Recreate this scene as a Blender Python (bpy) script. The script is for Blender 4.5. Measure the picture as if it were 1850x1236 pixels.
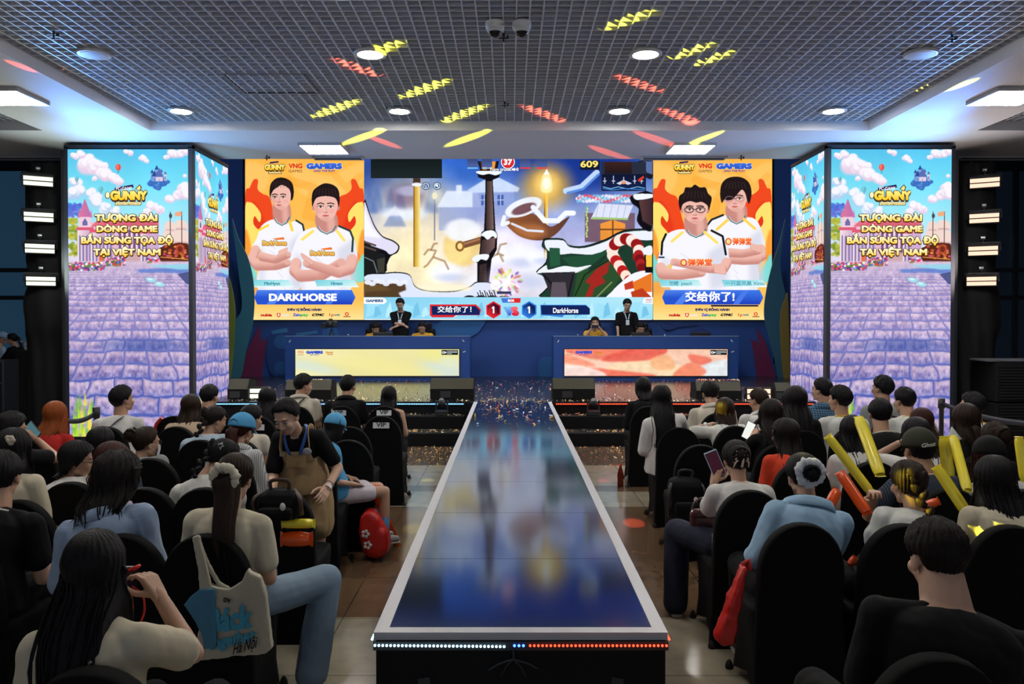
import bpy, bmesh, math, random
import numpy as np
from mathutils import Vector, Matrix, Euler, noise as mnoise

for _o in list(bpy.data.objects):
	bpy.data.objects.remove(_o)
scene = bpy.context.scene
COL = scene.collection
PI = math.pi
random.seed(7)

# ---------------------------------------------------------------- camera
FPX = 1440.0            # focal length in pixels of the 1850 px wide frame
CAMZ = 1.88
HORIZON, AXIS_X, PITCH_PX = 577.0, 921.0, 20.0
PITCH = math.atan(PITCH_PX / FPX)
cam_d = bpy.data.cameras.new('camera')
cam_d.sensor_width = 36.0
cam_d.lens = FPX / 1850.0 * 36.0
cam_d.shift_x = (925.0 - AXIS_X) / 1850.0
cam_d.shift_y = (HORIZON + PITCH_PX - 618.0) / 1850.0
cam_d.clip_end = 200
cam = bpy.data.objects.new('camera', cam_d)
COL.objects.link(cam)
cam.location = (0, 0, CAMZ)
cam.rotation_euler = (PI / 2 - PITCH, 0, 0)
scene.camera = cam

# ---------------------------------------------------------------- view and world
scene.view_settings.view_transform = 'Standard'
scene.view_settings.look = 'None'
scene.view_settings.gamma = 1.0
scene.view_settings.exposure = 0.0
scene.view_settings.use_curve_mapping = False
scene.cycles.use_denoising = True
scene.cycles.max_bounces = 6
scene.cycles.diffuse_bounces = 3
scene.cycles.glossy_bounces = 4
scene.cycles.sample_clamp_indirect = 4.0
world = bpy.data.worlds.new('world')
scene.world = world
world.use_nodes = True
world.node_tree.nodes['Background'].inputs[0].default_value = (0.42, 0.47, 0.58, 1)
world.node_tree.nodes['Background'].inputs[1].default_value = 0.72

PANEL_STRENGTH = 85.0     # square LED ceiling panels
ROUND_STRENGTH = 95.0     # round lights in the egg-crate ceiling
SCREEN_STRENGTH = 1.05


def lamp(name, kind, loc, target, energy, color, size=0.05, angle=None, blend=0.2):
	d = bpy.data.lights.new(name, kind)
	d.energy = energy
	d.color = color
	if kind == 'SPOT':
		d.spot_size = math.radians(angle)
		d.spot_blend = blend
		d.shadow_soft_size = size
	elif kind == 'AREA':
		d.size = size
	else:
		d.shadow_soft_size = size
	o = bpy.data.objects.new(name, d)
	COL.objects.link(o)
	o.location = loc
	v = Vector(target) - Vector(loc)
	o.rotation_euler = v.to_track_quat('-Z', 'Y').to_euler()
	return o


def pix(px, py, d):
	"""the point of the place seen at a pixel of the photograph, at depth d"""
	x = (px - AXIS_X) / FPX
	y = (HORIZON + PITCH_PX - py) / FPX
	dy = math.cos(PITCH) + y * math.sin(PITCH)
	dz = -math.sin(PITCH) + y * math.cos(PITCH)
	return Vector((x * d / dy, d, CAMZ + dz * d / dy))


# disco beams: thrown on the ceiling from two unseen points placed at the hall's back
YEL, RED, BLU = (1.0, 0.92, 0.05), (1.0, 0.12, 0.06), (0.1, 0.35, 1.0)
Y_SRC, R_SRC = Vector((6.5, 1.0, 2.3)), Vector((-6.5, 1.0, 2.3))
def ceil_pt(px, py, z):
	a = pix(px, py, 1.0) - Vector((0, 0, CAMZ))
	k = (z - CAMZ) / a.z
	return Vector((a.x * k, a.y * k, z))
for (px, py, z, s) in [(1140, 36, 4.75, 2.9), (690, 90, 4.75, 2.0), (772, 160, 4.75, 2.6), (610, 196, 4.75, 2.2),
					   (842, 205, 4.75, 2.6), (1255, 92, 4.75, 2.6), (1295, 105, 4.75, 2.2), (658, 247, 4.62, 2.0),
					   (845, 250, 4.62, 2.6), (1275, 249, 4.62, 2.4), (1738, 153, 4.62, 1.6)]:
	t = ceil_pt(px, py, z)
	dist = (t - Y_SRC).length
	lamp('beam_yellow', 'SPOT', Y_SRC, t, 75 * dist ** 2 / max(0.25, (z - Y_SRC.z) / dist), YEL, 0.01, s * 0.42, 0.3)
for (px, py, z, s) in [(640, 122, 4.75, 3.0), (978, 205, 4.75, 2.6), (1150, 151, 4.75, 2.4), (1228, 211, 4.75, 1.8),
					   (692, 256, 4.62, 2.2), (1185, 251, 4.62, 2.0), (1102, 277, 4.62, 1.7), (55, 120, 4.66, 2.2)]:
	t = ceil_pt(px, py, z)
	dist = (t - R_SRC).length
	lamp('beam_red', 'SPOT', R_SRC, t, 48 * dist ** 2 / max(0.25, (z - R_SRC.z) / dist), RED, 0.01, s * 0.42, 0.4)
# spots falling on the floor beside the catwalk and on its far end
def floor_pt(px, py, z):
	return ceil_pt(px, py, z)
for (px, py, z, c, s, e) in [(772, 868, 0, YEL, 1.6, 40), (790, 840, 0, YEL, 1.4, 40), (765, 832, 0, YEL, 1.2, 34), (748, 955, 0, YEL, 1.6, 22),
							 (1145, 945, 0, RED, 1.6, 120), (1090, 868, 0, RED, 1.5, 60), (1110, 840, 0, RED, 1.4, 60), (1055, 823, 0, RED, 1.0, 60),
							 (916, 766, .6, YEL, 0.9, 60), (970, 754, .6, YEL, .9, 60), (946, 770, .6, YEL, .7, 50), (960, 788, .6, YEL, .8, 50),
							 (880, 749, .6, RED, .8, 60), (960, 762, .6, RED, .8, 60), (1003, 770, .6, RED, .8, 60)]:
	src = Vector((-1.2 if c is YEL else 1.4, 13.6, 4.5))
	t = floor_pt(px, py, z)
	lamp('beam_floor', 'SPOT', src, t, e * (t - src).length ** 2, c, 0.01, s, 0.35)
# beams that catch single heads in the seats
for src, q, c, s, e in (((-4.8, 6.0, 4.4), (1618, 868, 4.0), YEL, 1.7, 22), ((-4.8, 6.0, 4.4), (1302, 742, 7.55), YEL, 1.3, 16), ((3.0, 8.0, 4.4), (246, 880, 3.85), RED, 1.1, 9)):
	t = pix(*q); d2 = (t - Vector(src)).length_squared
	lamp('beam_seat', 'SPOT', src, t, 4 * PI * e * d2, c, 0.02, s, 0.5)
# blue washes from the light trees beside the towers
for sx in (-1, 1):
	lamp('wash_blue', 'SPOT', (sx * 7.0, 12.2, 3.6), (sx * 3.9, 9.0, 4.75), 700, BLU, 0.1, 44, 0.9)
	lamp('wash_blue', 'SPOT', (sx * 6.6, 11.3, 3.1), (sx * 4.9, 12.0, 4.62), 300, (0.10, 0.42, 1.0), 0.3, 105, 1.0)


# added soft fill on the soffit, tinted like the floodlights of the light trees
for sx, c in ((-1, (.86, 1.0, .86)), (1, (1.0, .84, .78))):
	lamp('soffit_fill', 'AREA', (sx * 7.2, 12.0, 2.6), (0, 8.0, 4.9), 36, c, 0.6)
# unseen fill lamps added to brighten the backdrop, hidden by the soffit lip
for sx in (-3.6, 0, 3.6):
	lamp('backdrop_fill', 'AREA', (sx, 15.0, 6.4), (sx, 17.6, 0.8), 70, (.75, .85, 1.0), 0.6)


# ---------------------------------------------------------------- helpers
def tag(o, label=None, cat=None, group=None, kind=None):
	if label: o['label'] = label
	if cat: o['category'] = cat
	if group: o['group'] = group
	if kind: o['kind'] = kind
	return o


def lin(c):
	"""sRGB 0..255 -> linear"""
	r = []
	for v in c[:3]:
		v = v / 255.0
		r.append(v / 12.92 if v <= 0.04045 else ((v + 0.055) / 1.055) ** 2.4)
	return tuple(r)


MATS = {}
def mat(name, color, rough=0.6, metal=0.0, spec=0.5, noise=0.0, nscale=20.0, bump=0.0, bscale=60.0,
		stretch=None, emit=None, strength=0.0, sheen=0.0, trans=0.0, coat=0.0, lin_color=True):
	"""procedural principled material, optional colour mottling and bump"""
	if name in MATS: return MATS[name]
	m = bpy.data.materials.new(name)
	MATS[name] = m
	m.use_nodes = True
	nt = m.node_tree
	b = nt.nodes['Principled BSDF']
	c = tuple(color[:3]) if lin_color else lin(color)
	b.inputs['Base Color'].default_value = (*c, 1)
	b.inputs['Roughness'].default_value = rough
	b.inputs['Metallic'].default_value = metal
	b.inputs['Specular IOR Level'].default_value = spec
	if sheen: b.inputs['Sheen Weight'].default_value = sheen
	if trans: b.inputs['Transmission Weight'].default_value = trans
	if coat:
		b.inputs['Coat Weight'].default_value = coat
		b.inputs['Coat Roughness'].default_value = 0.1
	if emit is not None:
		b.inputs['Emission Color'].default_value = (*emit, 1)
		b.inputs['Emission Strength'].default_value = strength
	if noise or bump:
		tc = nt.nodes.new('ShaderNodeTexCoord')
		mp = nt.nodes.new('ShaderNodeMapping')
		nt.links.new(tc.outputs['Object'], mp.inputs['Vector'])
		if stretch: mp.inputs['Scale'].default_value = stretch
	if noise:
		n = nt.nodes.new('ShaderNodeTexNoise')
		n.inputs['Scale'].default_value = nscale
		n.inputs['Detail'].default_value = 4
		nt.links.new(mp.outputs['Vector'], n.inputs['Vector'])
		mx = nt.nodes.new('ShaderNodeMix')
		mx.data_type = 'RGBA'
		mx.inputs['A'].default_value = (*[v * (1 - noise) for v in c], 1)
		mx.inputs['B'].default_value = (*[min(1, v * (1 + noise)) for v in c], 1)
		nt.links.new(n.outputs['Fac'], mx.inputs['Factor'])
		nt.links.new(mx.outputs['Result'], b.inputs['Base Color'])
	if bump:
		n2 = nt.nodes.new('ShaderNodeTexNoise')
		n2.inputs['Scale'].default_value = bscale
		n2.inputs['Detail'].default_value = 3
		nt.links.new(mp.outputs['Vector'], n2.inputs['Vector'])
		bp = nt.nodes.new('ShaderNodeBump')
		bp.inputs['Strength'].default_value = bump
		bp.inputs['Distance'].default_value = 0.01
		nt.links.new(n2.outputs['Fac'], bp.inputs['Height'])
		nt.links.new(bp.outputs['Normal'], b.inputs['Normal'])
	return m


def smat(name, color, **k):
	return mat(name, color, lin_color=False, **k)


def emat(name, color, strength, sampling=True):
	if name in MATS: return MATS[name]
	m = bpy.data.materials.new(name)
	MATS[name] = m
	m.use_nodes = True
	nt = m.node_tree
	nt.nodes.clear()
	e = nt.nodes.new('ShaderNodeEmission')
	e.inputs[0].default_value = (*color, 1)
	e.inputs[1].default_value = strength
	o = nt.nodes.new('ShaderNodeOutputMaterial')
	nt.links.new(e.outputs[0], o.inputs[0])
	if not sampling: m.cycles.emission_sampling = 'NONE'
	return m


class MB:
	"""collects shapes; build() links them as one mesh object"""
	def __init__(self):
		self.v, self.f, self.s = [], [], []

	def add(self, vs, fs, smooth=False, M=None):
		n = len(self.v)
		if M is not None: vs = [M @ Vector(p) for p in vs]
		self.v.extend([tuple(p) for p in vs])
		for f in fs:
			self.f.append(tuple(i + n for i in f))
			self.s.append(smooth)
		return self

	def box(self, c, s, M=None, bev=0.0):
		x, y, z = [k / 2 for k in s]
		if bev <= 0:
			vs = [(c[0] + a * x, c[1] + b * y, c[2] + d * z) for a in (-1, 1) for b in (-1, 1) for d in (-1, 1)]
			fs = [(0, 1, 3, 2), (4, 6, 7, 5), (0, 4, 5, 1), (2, 3, 7, 6), (0, 2, 6, 4), (1, 5, 7, 3)]
			return self.add(vs, fs, False, M)
		bm = bmesh.new()
		bmesh.ops.create_cube(bm, size=1.0, matrix=Matrix.Translation(c) @ Matrix.Diagonal((*s, 1)))
		bmesh.ops.bevel(bm, geom=bm.edges[:], offset=min(bev, min(s) * 0.45), segments=2, affect='EDGES', profile=0.5)
		bm.verts.index_update()
		self.add([v.co.copy() for v in bm.verts], [[v.index for v in f.verts] for f in bm.faces], False, M)
		bm.free()
		return self

	def tube(self, pts, r, n=10, cap=True, M=None, smooth=True, flat=None):
		"""tube along points; r a number or list; flat = (fx, fy) section scaling"""
		pts = [Vector(p) for p in pts]
		rs = r if isinstance(r, (list, tuple)) else [r] * len(pts)
		vs, fs = [], []
		up = Vector((0, 0, 1))
		prev = None
		for i, p in enumerate(pts):
			t = (pts[min(i + 1, len(pts) - 1)] - pts[max(i - 1, 0)]).normalized()
			if prev is None:
				a = up if abs(t.dot(up)) < 0.95 else Vector((0, 1, 0))
				x = t.cross(a).normalized()
			else:
				x = (prev - t * prev.dot(t)).normalized()
			y = t.cross(x)
			prev = x
			fx, fy = flat or (1, 1)
			for k in range(n):
				an = 2 * PI * k / n
				vs.append(p + x * (math.cos(an) * rs[i] * fx) + y * (math.sin(an) * rs[i] * fy))
		for i in range(len(pts) - 1):
			for k in range(n):
				a, b = i * n + k, i * n + (k + 1) % n
				fs.append((a, b, b + n, a + n))
		self.add(vs, fs, smooth, M)
		if cap:
			m = len(vs)
			self.add(vs[:n], [tuple(range(n))[::-1]], False, M)
			self.add(vs[m - n:], [tuple(range(n))], False, M)
		return self

	def lathe(self, prof, n=32, c=(0, 0, 0), M=None, smooth=True):
		vs, fs = [], []
		for (r, z) in prof:
			for k in range(n):
				a = 2 * PI * k / n
				vs.append((c[0] + r * math.cos(a), c[1] + r * math.sin(a), c[2] + z))
		for i in range(len(prof) - 1):
			for k in range(n):
				a, b = i * n + k, i * n + (k + 1) % n
				fs.append((a, b, b + n, a + n))
		fs.append(tuple(range(n))[::-1])
		fs.append(tuple(range((len(prof) - 1) * n, len(prof) * n)))
		return self.add(vs, fs, smooth, M)

	def prism(self, poly, depth, M=None):
		"""polygon in local xz, extruded along y from 0 to depth"""
		n = len(poly)
		vs = [(x, 0, z) for x, z in poly] + [(x, depth, z) for x, z in poly]
		fs = [tuple(range(n)), tuple(range(n, 2 * n))[::-1]]
		fs += [(i, i + n, (i + 1) % n + n, (i + 1) % n) for i in range(n)]
		return self.add(vs, fs, False, M)

	def ell(self, c, r, n=20, m=12, M=None, R=None):
		vs, fs = [], []
		for i in range(m + 1):
			ph = PI * i / m
			for k in range(n):
				a = 2 * PI * k / n
				p = Vector((r[0] * math.sin(ph) * math.cos(a), r[1] * math.sin(ph) * math.sin(a), r[2] * math.cos(ph)))
				if R is not None: p = R @ p
				vs.append(p + Vector(c))
		for i in range(m):
			for k in range(n):
				a, b = i * n + k, i * n + (k + 1) % n
				fs.append((a, a + n, b + n, b))
		return self.add(vs, fs, True, M)

	def caps(self, p0, r0, p1, r1, n=14):
		"""tapered capsule"""
		p0, p1 = Vector(p0), Vector(p1)
		d = (p1 - p0)
		L = d.length
		t = d.normalized() if L > 1e-6 else Vector((0, 0, 1))
		pts, rs = [], []
		for i in range(1, 5):
			a = PI / 2 * (1 - i / 4)
			pts.append(p0 - t * (r0 * math.sin(a))); rs.append(max(1e-4, r0 * math.cos(a)))
		k = max(1, int(L / 0.05))
		for i in range(1, k):
			pts.append(p0 + d * (i / k)); rs.append(r0 + (r1 - r0) * i / k)
		for i in range(0, 4):
			a = PI / 2 * (i / 4)
			pts.append(p1 + t * (r1 * math.sin(a))); rs.append(max(1e-4, r1 * math.cos(a)))
		return self.tube(pts, rs, n)

	def mesh(self, name, material=None):
		me = bpy.data.meshes.new(name)
		me.from_pydata(self.v, [], self.f)
		if self.s: me.polygons.foreach_set('use_smooth', self.s)
		if material: me.materials.append(material)
		me.update()
		return me

	def build(self, name, material, parent=None, loc=None):
		o = bpy.data.objects.new(name, self.mesh(name, material))
		COL.objects.link(o)
		if parent is not None: o.parent = parent
		if loc is not None: o.location = loc
		return o


def empty(name, loc, rz=0.0):
	o = bpy.data.objects.new(name, None)
	COL.objects.link(o)
	o.empty_display_size = 0.1
	o.location = loc
	o.rotation_euler = (0, 0, rz)
	return o


def thing(name, label, cat, loc=(0, 0, 0), rz=0.0, group=None):
	return tag(empty(name, loc, rz), label, cat, group)


def copy_tree(o, parent=None):
	c = o.copy()
	COL.objects.link(c)
	c.parent = parent
	for ch in list(o.children):
		copy_tree(ch, c)
	return c


def rotM(axis, deg, pivot=(0, 0, 0)):
	p = Vector(pivot)
	return Matrix.Translation(p) @ Matrix.Rotation(math.radians(deg), 4, axis) @ Matrix.Translation(-p)
# ================================================================ the room
SOFZ, GRIDZ = 4.62, 4.75
SX = 5.22                      # half width of the egg-crate coffer
GY0, GY1 = -2.0, 11.6          # coffer depth range
STZ = 0.59                     # stage height
WALL_Y = 18.05

# floor with its bands of brown and beige polished tiles
def floor_material():
	m = bpy.data.materials.new('polished_tile_floor')
	m.use_nodes = True
	nt = m.node_tree
	b = nt.nodes['Principled BSDF']
	geo = nt.nodes.new('ShaderNodeNewGeometry')
	sep = nt.nodes.new('ShaderNodeSeparateXYZ')
	nt.links.new(geo.outputs['Position'], sep.inputs[0])
	mr = nt.nodes.new('ShaderNodeMapRange')
	mr.inputs['From Min'].default_value = 0
	mr.inputs['From Max'].default_value = 20
	nt.links.new(sep.outputs['Y'], mr.inputs['Value'])
	ramp = nt.nodes.new('ShaderNodeValToRGB')
	ramp.color_ramp.interpolation = 'CONSTANT'
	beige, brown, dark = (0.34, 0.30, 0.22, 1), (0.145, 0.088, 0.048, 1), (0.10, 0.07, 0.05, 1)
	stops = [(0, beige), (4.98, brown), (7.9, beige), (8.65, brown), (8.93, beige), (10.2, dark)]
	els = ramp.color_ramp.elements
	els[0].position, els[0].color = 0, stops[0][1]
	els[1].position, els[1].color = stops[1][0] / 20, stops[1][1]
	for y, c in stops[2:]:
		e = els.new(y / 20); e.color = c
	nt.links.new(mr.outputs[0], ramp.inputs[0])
	br = nt.nodes.new('ShaderNodeTexBrick')
	br.offset = 0.0
	br.inputs['Color1'].default_value = (1, 1, 1, 1)
	br.inputs['Color2'].default_value = (0.9, 0.9, 0.9, 1)
	br.inputs['Mortar'].default_value = (0.35, 0.35, 0.35, 1)
	br.inputs['Scale'].default_value = 1.0
	br.inputs['Mortar Size'].default_value = 0.004
	br.inputs['Brick Width'].default_value = 0.8
	br.inputs['Row Height'].default_value = 0.8
	mp = nt.nodes.new('ShaderNodeMapping')
	mp.inputs['Location'].default_value = (0.25, 0.62, 0)
	nt.links.new(geo.outputs['Position'], mp.inputs[0])
	nt.links.new(mp.outputs[0], br.inputs['Vector'])
	no = nt.nodes.new('ShaderNodeTexNoise')
	no.inputs['Scale'].default_value = 6
	no.inputs['Detail'].default_value = 6
	nt.links.new(geo.outputs['Position'], no.inputs['Vector'])
	mx = nt.nodes.new('ShaderNodeMix'); mx.data_type = 'RGBA'; mx.blend_type = 'MULTIPLY'
	mx.inputs['Factor'].default_value = 1
	nt.links.new(ramp.outputs[0], mx.inputs['A'])
	nt.links.new(br.outputs['Color'], mx.inputs['B'])
	mx2 = nt.nodes.new('ShaderNodeMix'); mx2.data_type = 'RGBA'; mx2.blend_type = 'OVERLAY'
	mx2.inputs['Factor'].default_value = 0.35
	nt.links.new(mx.outputs['Result'], mx2.inputs['A'])
	nt.links.new(no.outputs['Fac'], mx2.inputs['B'])
	nt.links.new(mx2.outputs['Result'], b.inputs['Base Color'])
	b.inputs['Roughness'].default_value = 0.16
	b.inputs['Specular IOR Level'].default_value = 0.5
	return m

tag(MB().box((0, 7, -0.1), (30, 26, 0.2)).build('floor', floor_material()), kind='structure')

white_paint = mat('white_plaster', (0.86, 0.87, 0.91), rough=0.75, noise=0.04, nscale=3)
grid_metal = mat('grey_grid_metal', (0.74, 0.76, 0.82), rough=0.5, metal=0.0)
plenum_dark = mat('dark_plenum', (0.09, 0.095, 0.105), rough=0.9)

# plaster soffit: bands around the coffer, made of boxes with visible upstands
sof = MB()
T = 0.35
def slab(x0, x1, y0, y1, z=SOFZ, t=T):
	sof.box(((x0 + x1) / 2, (y0 + y1) / 2, z + t / 2), (x1 - x0, y1 - y0, t))
slab(-13, 13, GY1, 13.4)                       # front band above the towers
slab(-13, 13, 13.4, 13.72, SOFZ + 0.012, 2.2)  # lip in front of the stage opening
for s in (-1, 1):
	a, b_ = sorted((s * SX, s * 6.78))
	slab(a, b_, GY0, GY1)
	a, b_ = sorted((s * 6.78, s * 13))
	slab(a, b_, GY0, 2.0)
slab(-13, 13, GY0 - 3, GY0)
tag(sof.build('ceiling', white_paint), kind='structure')

# egg-crate grids
def egg_crate(x0, x1, y0, y1, pitch=0.125):
	g = MB()
	n = int(round((x1 - x0) / pitch))
	for i in range(n + 1):
		x = x0 + (x1 - x0) * i / n
		g.box((x, (y0 + y1) / 2, GRIDZ + 0.033), (0.014, y1 - y0, 0.066))
	m = int(round((y1 - y0) / pitch))
	for i in range(m + 1):
		y = y0 + (y1 - y0) * i / m
		g.box(((x0 + x1) / 2, y, GRIDZ + 0.034), (x1 - x0, 0.012, 0.062))
	return g
tag(egg_crate(-SX + 0.01, SX - 0.01, GY0, GY1 - 0.01).build('ceiling', grid_metal), kind='structure')
for s in (-1, 1):
	a, b_ = sorted((s * 6.79, s * 12.9))
	tag(egg_crate(a, b_, 5.0, GY1 - 0.01).build('ceiling', grid_metal), kind='structure')
# the dark plenum slab above the grids, and the high ceiling over the stage
pl = MB()
pl.box((0, 4.5, GRIDZ + 0.62), (27, 19, 0.1))
tag(pl.build('ceiling', plenum_dark), kind='structure')
tag(MB().box((0, 16.2, 6.75), (26, 4.6, 0.1)).build('ceiling', mat('dark_ceiling', (0.05, 0.05, 0.06), rough=0.8)), kind='structure')
# ducts faintly seen above the cells
dk = MB()
dk.box((-1.8, 9.4, GRIDZ + 0.30), (0.9, 1.2, 0.3)); dk.box((3.0, 6.0, GRIDZ + 0.32), (0.6, 9, 0.3))
tag(dk.build('trim_1', mat('duct', (0.05, 0.055, 0.06), rough=0.6)), kind='structure')

# walls
navy_wall = smat('dark_blue_wall', (14, 34, 62), rough=0.8)
tag(MB().box((0, WALL_Y + 0.15, 3.4), (26, 0.2, 6.8)).build('wall_back', mat('wall_black', (0.012, 0.016, 0.022), rough=0.9)), kind='structure')
for s, nm in ((-1, 'wall_left'), (1, 'wall_right')):
	tag(MB().box((s * 12.9, 7, 3.4), (0.2, 26, 6.8)).build(nm, mat('wall_side', (0.03, 0.035, 0.045), rough=0.85)), kind='structure')

# dark window wall left of the stage: mullions, bluish panes
def window_wall(xs, y, z0, z1, tint, name):
	fr = MB()
	for x in xs:
		fr.box((x, y, (z0 + z1) / 2), (0.10, 0.14, z1 - z0))
	for z in (z0 + 0.05, 2.35, 2.95, z1 - 0.05):
		fr.box(((xs[0] + xs[-1]) / 2, y + 0.01, z), (xs[-1] - xs[0], 0.11, 0.09))
	f = tag(fr.build(name, mat('dark_mullion', (0.008, 0.012, 0.018), rough=0.4)), kind='structure')
	MB().box(((xs[0] + xs[-1]) / 2, y + 0.02, (z0 + z1) / 2), (xs[-1] - xs[0], 0.012, z1 - z0)).build(
		'pane', mat('dusk_glass_' + name, tint, rough=0.12, spec=0.6, emit=tint, strength=0.8), f)
window_wall([-12.7, -11.6, -10.35, -9.9, -8.75, -7.6], 17.4, 0, 5.2, (0.012, 0.035, 0.065), 'window_1')
window_wall([7.9, 8.8, 9.9, 11.0, 12.7], 17.4, 0, 5.2, (0.003, 0.005, 0.009), 'window_2')
# black masking curtains either side of the towers
def curtain(x0, x1, y, z0, z1, label, folds=14, amp=0.05):
	n = folds * 8
	vs, fs = [], []
	for j in range(9):
		z = z0 + (z1 - z0) * j / 8
		for i in range(n + 1):
			t = i / n
			x = x0 + (x1 - x0) * t
			yy = y + amp * math.sin(t * folds * 2 * PI + 0.6 * math.sin(j)) * (0.6 + 0.4 * math.sin(7 * t + j * 0.3))
			vs.append((x, yy, z))
	for j in range(8):
		for i in range(n):
			a = j * (n + 1) + i
			fs.append((a, a + 1, a + n + 2, a + n + 1))
	mb = MB().add(vs, fs, True)
	o = mb.build('curtain', mat('black_drape', (0.006, 0.0065, 0.008), rough=0.85, sheen=0.1))
	md = o.modifiers.new('thick', 'SOLIDIFY'); md.thickness = 0.01
	return tag(o, label, 'curtain')
curtain(6.75, 7.95, 14.4, 0.0, 4.6, 'black masking drape hanging between the right screen tower and the dark windows')
curtain(-7.9, -6.85, 14.4, 0.0, 4.6, 'black masking drape hanging between the left screen tower and the dark windows')

# ---------------------------------------------------------------- ceiling fixtures
panel_glow = emat('panel_glow', (1.0, 0.98, 0.94), PANEL_STRENGTH)
panel_frame = mat('panel_frame_white', (0.55, 0.55, 0.58), rough=0.4)
def square_panel(x, y, label):
	t = thing('ceiling_panel_light', label, 'ceiling light', (x, y, SOFZ - 0.045), 0, 'square LED panels on the white soffit')
	f = MB()
	for sx, sy, lx, ly in ((0, 1, .66, .03), (0, -1, .66, .03), (1, 0, .03, .66), (-1, 0, .03, .66)):
		f.box((sx * .33, sy * .33, .0225), (lx, ly, .045))
	f.build('frame', panel_frame, t)
	MB().box((0, 0, 0.012), (.63, .63, .01)).build('diffuser', panel_glow, t)
square_panel(-2.95, 12.73, 'square LED panel on the soffit above the left poster of the stage screen')
square_panel(2.87, 12.73, 'square LED panel on the soffit above the right poster of the stage screen')
square_panel(-6.15, 9.77, 'square LED panel at the left edge of the ceiling, beside the grid')
square_panel(6.1, 9.77, 'square LED panel at the right edge of the ceiling, next to a yellow streak')
round_on = emat('round_glow', (1.0, 0.96, 0.88), ROUND_STRENGTH)
round_off = mat('round_unlit', (0.5, 0.5, 0.55), rough=0.5)
round_rim = mat('round_rim', (0.5, 0.5, 0.5), rough=0.35)
def round_light(x, y, on, label):
	t = thing('round_ceiling_light', label, 'ceiling light', (x, y, GRIDZ - 0.03), 0, 'round lights in the grid ceiling')
	MB().lathe([(.150, .0), (.172, .0), (.176, .012), (.165, .035), (.150, .035)], 40).build('rim', round_rim, t)
	MB().lathe([(.0005, -.004), (.12, -.003), (.155, .004), (.155, .02), (.0005, .02)], 40).build('diffuser', round_on if on else round_off, t)
	MB().box((0, 0, .06), (.05, .12, .06)).build('bracket', mat('bracket_dark', (0.05, 0.05, 0.05), rough=.5), t)
RL = [(-1.50, 8.61, 1, 'lit round ceiling light left of the dome cameras, beside a yellow patch'),
	  (1.46, 8.61, 1, 'lit round ceiling light right of the dome cameras, beside yellow streaks'),
	  (-4.47, 8.61, 0, 'unlit round white ceiling disc at the left side of the grid'),
	  (4.42, 8.61, 0, 'unlit round white ceiling disc at the right side of the grid'),
	  (-1.51, 10.95, 1, 'lit round ceiling light second from left in the row nearest the stage'),
	  (1.50, 10.95, 1, 'lit round ceiling light third from left in the row nearest the stage'),
	  (-4.50, 10.95, 1, 'lit round ceiling light in the left corner of the grid ceiling'),
	  (4.43, 10.95, 1, 'lit round ceiling light in the right corner of the grid ceiling')]
for x, y, on, lb in RL: round_light(x, y, on, lb)
# the same fixtures further back over the audience light the room
def over_audience(x, y, e):
	o = MB().lathe([(.0005, .0), (.16, .0), (.16, .03), (.0005, .03)], 24).build('round_ceiling_light', round_on, None, (x, y, GRIDZ - 0.03))
	tag(o, 'round ceiling light above the seats, out of view overhead', 'ceiling light', 'round lights over the audience')
for y in (6.2, 3.8):
	for x in (-4.45, -1.5, 1.5, 4.45):
		over_audience(x, y, 1)

def dome_camera(x, y, label):
	t = thing('dome_camera', label, 'security camera', (x, y, GRIDZ), 0, 'dome cameras on the grid ceiling')
	MB().lathe([(.0005, .02), (.088, .02), (.092, .0), (.092, -.045), (.078, -.075), (.060, -.085), (.0005, -.085)], 32).build('housing', mat('camera_white', (0.5, .5, .52), rough=.4), t)
	MB().lathe([(.064, -.072), (.066, -.085), (.058, -.112), (.040, -.132), (.018, -.142), (.0005, -.144)], 32).build('dome', mat('camera_dome', (.008, .008, .01), rough=.08), t)
	MB().lathe([(.060, -.080), (.072, -.080), (.070, -.092), (.062, -.096)], 32).build('trim_ring', mat('camera_ring', (.45, .45, .46), rough=.3), t)
	MB().box((0, 0, .055), (.22, .05, .02)).build('mounting_bracket', mat('bracket_dark', (0.05, 0.05, 0.05)), t)
dome_camera(-.145, 7.75, 'white dome camera with black dome, left one of the pair')
dome_camera(.115, 7.75, 'white dome camera with black dome, right one of the pair')

def sprinkler(px, py, label, z=GRIDZ):
	p = ceil_pt(px, py, z - 0.03)
	t = thing('sprinkler', label, 'sprinkler', (p.x, p.y, z), 0, 'small dark sprinklers')
	MB().lathe([(.0005, .05), (.012, .05), (.012, -.02), (.02, -.03), (.0005, -.032)], 12).build('stem', mat('sprinkler_dark', (.03, .03, .03), rough=.4, metal=.6), t)
	m = MB(); m.box((0, 0, -.05), (.09, .012, .012)); m.box((0, 0, -.06), (.014, .014, .05)); m.box((.04, 0, -.035), (.02, .03, .03))
	m.build('deflector', MATS['sprinkler_dark'], t)
for px, py, lb, z in ((97, 62, 'small dark sprinkler near the left edge of the grid ceiling', GRIDZ), (912, 188, 'small dark sprinkler at the centre front of the grid', GRIDZ),
				  (1720, 68, 'small dark sprinkler near the right edge of the grid ceiling', GRIDZ), (910, 66, 'small dark sprinkler between the two dome cameras', GRIDZ),
				  (482, 284, 'small sprinkler on the soffit lip above the left poster', SOFZ), (1339, 284, 'small sprinkler on the soffit lip above the right poster', SOFZ)):
	sprinkler(px, py, lb, z)
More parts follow.
